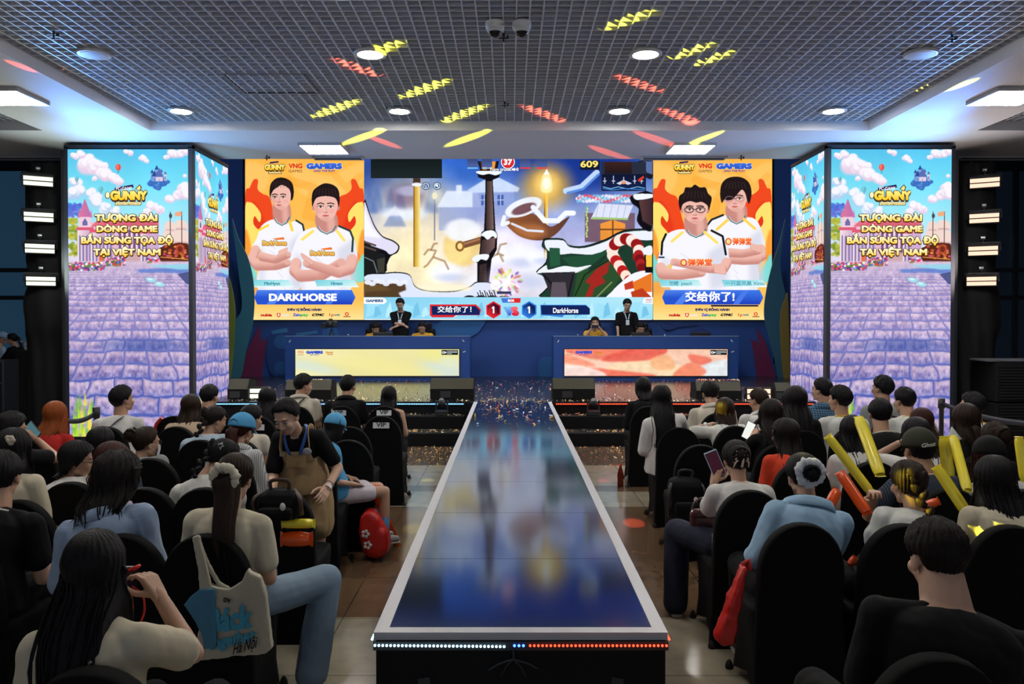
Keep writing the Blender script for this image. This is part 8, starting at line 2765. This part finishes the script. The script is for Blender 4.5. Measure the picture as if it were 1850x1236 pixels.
def light_tree(xc, label, inner):
	t = thing('light_tree', label, 'lighting truss', (xc, 12.95, 0), 0, 'light trees beside the towers')
	al = mat('truss_black', (.02, .02, .022), rough=.5, metal=.4)
	for sx in (-1, 1):
		for sy in (-1, 1): MB().tube([(sx * .16, sy * .16, 0), (sx * .16, sy * .16, 4.4)], .025, 10).build('chord', al, t)
	b = MB()
	for k in range(11):
		z0, z1 = .1 + .39 * k, .1 + .39 * (k + 1)
		s = 1 if k % 2 else -1
		for sy in (-1, 1): b.tube([(-s * .16, sy * .16, z0), (s * .16, sy * .16, z1)], .010, 6)
		for sx in (-1, 1): b.tube([(sx * .16, -s * .16, z0), (sx * .16, s * .16, z1)], .010, 6)
	b.build('bracing', al, t)
	m = MB(); m.box((0, 0, .02), (.7, .7, .04)); m.build('base_plate', al, t)
	# black cloth wound round the truss, gathered in swags
	n, L = 64, 40
	vs, fs = [], []
	for j in range(L + 1):
		z = 4.35 * j / L + .02
		for i in range(n):
			a = 2 * PI * i / n
			sag = math.sin(9 * (z + .22 * abs(math.sin(a + .4))) + 2 * math.sin(a)) if 1.7 < z < 2.9 else .3 * math.sin(9 * a)
			r = .30 + (.12 if 1.5 < z < 2.4 else 0) * math.sin((z - 1.5) / .9 * PI) * (.6 + .4 * math.cos(a + .9 * inner)) + .018 * sag + .012 * math.sin(7 * a + z * 2)
			vs.append((r * math.cos(a), r * .85 * math.sin(a), z))
	for j in range(L):
		for i in range(n):
			a, b_ = j * n + i, j * n + (i + 1) % n
			fs.append((a, b_, b_ + n, a + n))
	MB().add(vs, fs, True).build('cloth_cover', mat('tree_cloth', (.006, .006, .006), rough=.75, spec=.25), t)
light_tree(-7.5, 'truss light tree wrapped in black cloth left of the left tower', 1)
light_tree(7.55, 'truss light tree wrapped in black cloth right of the right tower', -1)

# ---------------------------------------------------------------- loudspeakers
spk = mat('speaker_black', (.007, .007, .007), rough=.65, spec=.2, bump=.1, bscale=200)
spk_top = mat('speaker_lid', (.046, .041, .024), rough=.55, spec=.25)
def wedge(x0, x1, top, label, olive=True, conf=False):
	a, b = pix(x0, 722, 12.62), pix(x1, 722, 12.62)
	H = pix(x0, top, 12.62).z - STZ
	w = b.x - a.x
	t = thing('stage_monitor', label, 'loudspeaker', ((a.x + b.x) / 2, 12.62, STZ), 0, 'wedge loudspeakers on the stage edge')
	P = [(0, 0.0), (.0, H * .52), (.10, H), (.40, H * .86), (.44, 0)]
	vs = [(-w / 2, y, z) for y, z in P] + [(w / 2, y, z) for y, z in P]
	fs = [(0, 1, 2, 3, 4), (9, 8, 7, 6, 5)] + [(i, i + 5, (i + 1) % 5 + 5, (i + 1) % 5) for i in range(5)]
	MB().add(vs, fs).build('cabinet', spk, t)
	M = MB(); M.add([(-w / 2 + .01, -.003, H * .53), (w / 2 - .01, -.003, H * .53), (w / 2 - .01, .097, H * 1.0), (-w / 2 + .01, .097, H * 1.0)], [(0, 1, 2, 3)]); o = M.build('lid', spk_top, t)
	sd = o.modifiers.new('thick', 'SOLIDIFY'); sd.thickness = .006
	MB().box((-w * .15, -.004, H * .28), (.16, .008, .10), bev=.003).build('connector_plate', mat('plate_grey', (.06, .06, .065), rough=.4, metal=.5), t)
	g = MB(); g.add([(-w / 2 + .02, .41, H * .84), (w / 2 - .02, .41, H * .84), (w / 2 - .02, .445, .02), (-w / 2 + .02, .445, .02)], [(0, 1, 2, 3)]); g.build('grille', mat('grille', (.02, .02, .02), rough=.5, metal=.4), t)
	for s in (-1, 1): MB().box((s * (w / 2 - .01), .2, H * .5), (.03, .12, .05), bev=.008).build('handle', spk, t)
	return t
wedge(411, 448, 685, 'black wedge loudspeaker at the left end of the stage beside the white floodlight')
wedge(515, 598, 687, 'wedge loudspeaker in front of the left desk, topped with gold confetti')
wedge(777, 856, 684, 'olive-topped wedge loudspeaker just left of the catwalk')
wedge(998, 1075, 684, 'olive-topped wedge loudspeaker just right of the catwalk')
wedge(1258, 1340, 690, 'wedge loudspeaker in front of the right desk, topped with red confetti')
wedge(1402, 1430, 692, 'black wedge loudspeaker beside the right tower on the stage')
for x, lb, cols, sd_ in ((556, 'gold confetti heaped on the wedge loudspeaker by the left desk', [GOLD, PALE], 31), (1299, 'red confetti heaped on the wedge loudspeaker by the right desk', [GOLD, PALE, REDC], 32)):
	c = pix(x, 687, 12.8); confetti('confetti', 130, (c.x - .33, c.x + .33), (12.73, 12.98), STZ + (pix(x, 688, 12.62).z - STZ) * .94, cols, lb, 1, sd_, .02)
def moving_head(x, y, z0, label, aim):
	t = thing('moving_head_light', label, 'stage light', (x, y, z0), 0, 'moving head lights on the stage')
	bk = mat('fixture_black', (.015, .015, .017), rough=.45)
	MB().box((0, 0, .04), (.2, .16, .08), bev=.012).build('base', bk, t)
	for s in (-1, 1): MB().box((s * .085, 0, .15), (.025, .07, .17), bev=.008).build('yoke_arm', bk, t)
	m = MB(); m.ell((0, 0, .19), (.068, .075, .07)); m.build('head', bk, t)
	MB().lathe([(.0005, 0), (.04, 0), (.04, .02), (.0005, .02)], 16, M=Matrix.Translation((0, -.04, .235)) @ Matrix.Rotation(math.radians(35), 4, 'X')).build('lens', mat('lens_glass', (.1, .1, .1), rough=.05), t)
moving_head(-3.2, 12.85, STZ, 'moving head light behind the wedge speaker on the left of the stage', 0)
moving_head(3.1, 13.2, STZ, 'moving head light behind the wedge speaker on the right of the stage', 0)
moving_head(pix(797, 745, 12.2).x, 12.3, .393, 'small moving head light on the steps left of the catwalk', 0)
moving_head(pix(1073, 745, 12.2).x, 12.3, .393, 'small moving head light on the steps right of the catwalk', 0)
# stack of bass cabinets at the far right
t = thing('bass_stack', 'tall stack of black bass loudspeakers at the right edge', 'loudspeaker', (7.78, 12.1, 0))
for k in range(2):
	z = .62 * k
	MB().box((0, .3, z + .305), (.82, .7, .60), bev=.015).build('cabinet', spk, t)
	m = MB()
	for q in range(12): m.box((0, -.056, z + .06 + .044 * q), (.74, .012, .022))
	m.build('grille', mat('grille', (.02, .02, .02), rough=.5, metal=.4), t)
	for s in (-1, 1): MB().box((s * .38, -.06, z + .3), (.03, .02, .14), bev=.006).build('handle', spk, t)
bd2 = MB(); bd2.box((7.72, 12.35, 1.25), (.9, .5, .03), bev=.005)
tag(bd2.build('board', smat('board_grey', (92, 92, 96), rough=.7)), 'grey board lying on top of the bass loudspeakers', 'board')
# flight case, plinth and white box at the far left
t = thing('flight_case', 'black equipment case with metal edges at the left edge behind the seats', 'equipment case', (pix(-12, 700, 14.9).x, 14.9, 0))
hq = pix(-8, 652, 14.7).z
MB().box((0, .2, hq / 2), (.42, .5, hq), bev=.008).build('case_body', mat('case_black', (.012, .013, .015), rough=.6), t)
m = MB()
for sx in (-1, 1):
	m.box((sx * .21, -.05, hq / 2), (.025, .025, hq)); m.box((0, -.05, hq * (.5 + sx * .49)), (.42, .025, .025))
m.box((0, -.05, hq * .62), (.42, .02, .02)); m.build('edge_trim', smat('case_alu', (120, 130, 140), rough=.35, metal=.8), t)
for k in range(3): MB().box((.06, -.06, hq * (.3 + .12 * k)), (.05, .02, .04), bev=.004).build('latch', MATS['case_alu'], t)
p = pix(49, 633, 14.0)
t = thing('plinth', 'black cloth-covered plinth under a white box left of the light tree', 'plinth', (p.x, 14.1, 0))
MB().box((0, 0, p.z / 2), (.25, .30, p.z), bev=.01).build('plinth_body', MATS['tree_cloth'], t)
t = thing('white_box', 'small white device on the black plinth at the far left', 'device', (p.x, 14.1, p.z))
MB().box((0, 0, .07), (.15, .14, .14), bev=.01).build('device_body', smat('device_white', (150, 160, 165), rough=.5), t)
MB().box((-.01, 0, .155), (.24, .2, .025), bev=.006).build('lid', smat('device_lid', (130, 140, 146), rough=.5), t)
for s in (-1, 1): MB().lathe([(.0005, 0), (.014, 0), (.014, .004), (.0005, .004)], 10, M=Matrix.Translation((.02 * s, -.072, .07)) @ Matrix.Rotation(PI / 2, 4, 'X')).build('knob', mat('knob_black', (.02, .02, .02)), t)
# belt barriers
def stanchion(px, py, d, ends, label):
	top = pix(px, py, d)
	t = thing('belt_post', label, 'barrier post', (top.x, d, 0), 0, 'belt barrier posts')
	bk = mat('post_black', (.014, .014, .016), rough=.35)
	MB().lathe([(.0005, 0), (.17, 0), (.17, .015), (.05, .035), (.0005, .035)], 28).build('base', bk, t)
	MB().lathe([(.0005, .03), (.026, .03), (.026, top.z - .12), (.038, top.z - .11), (.038, top.z), (.0005, top.z)], 20).build('post', bk, t)
	for (ex, ey, ed) in ends:
		e = pix(ex, ey, ed) - Vector((top.x, d, 0)); a = Vector((0, 0, top.z - .06))
		m = MB(); vs = []
		for i in range(13):
			u = i / 12; q = a + (e - a) * u - Vector((0, 0, .04 * math.sin(u * PI)))
			vs += [q + Vector((0, 0, .026)), q - Vector((0, 0, .026))]
		m.add(vs, [(2 * i, 2 * i + 1, 2 * i + 3, 2 * i + 2) for i in range(12)], True)
		o = m.build('belt', smat('belt_dark', (26, 32, 46), rough=.6), t); sd = o.modifiers.new('thick', 'SOLIDIFY'); sd.thickness = .003
stanchion(174, 736, 8.6, [(118, 760, 8.0)], 'black belt barrier post before the left tower')
stanchion(1701, 720, 9.2, [(1870, 768, 7.2)], 'black belt barrier post before the right tower, belt running right')

bpy.data.scenes.remove(VOX_SCENE)
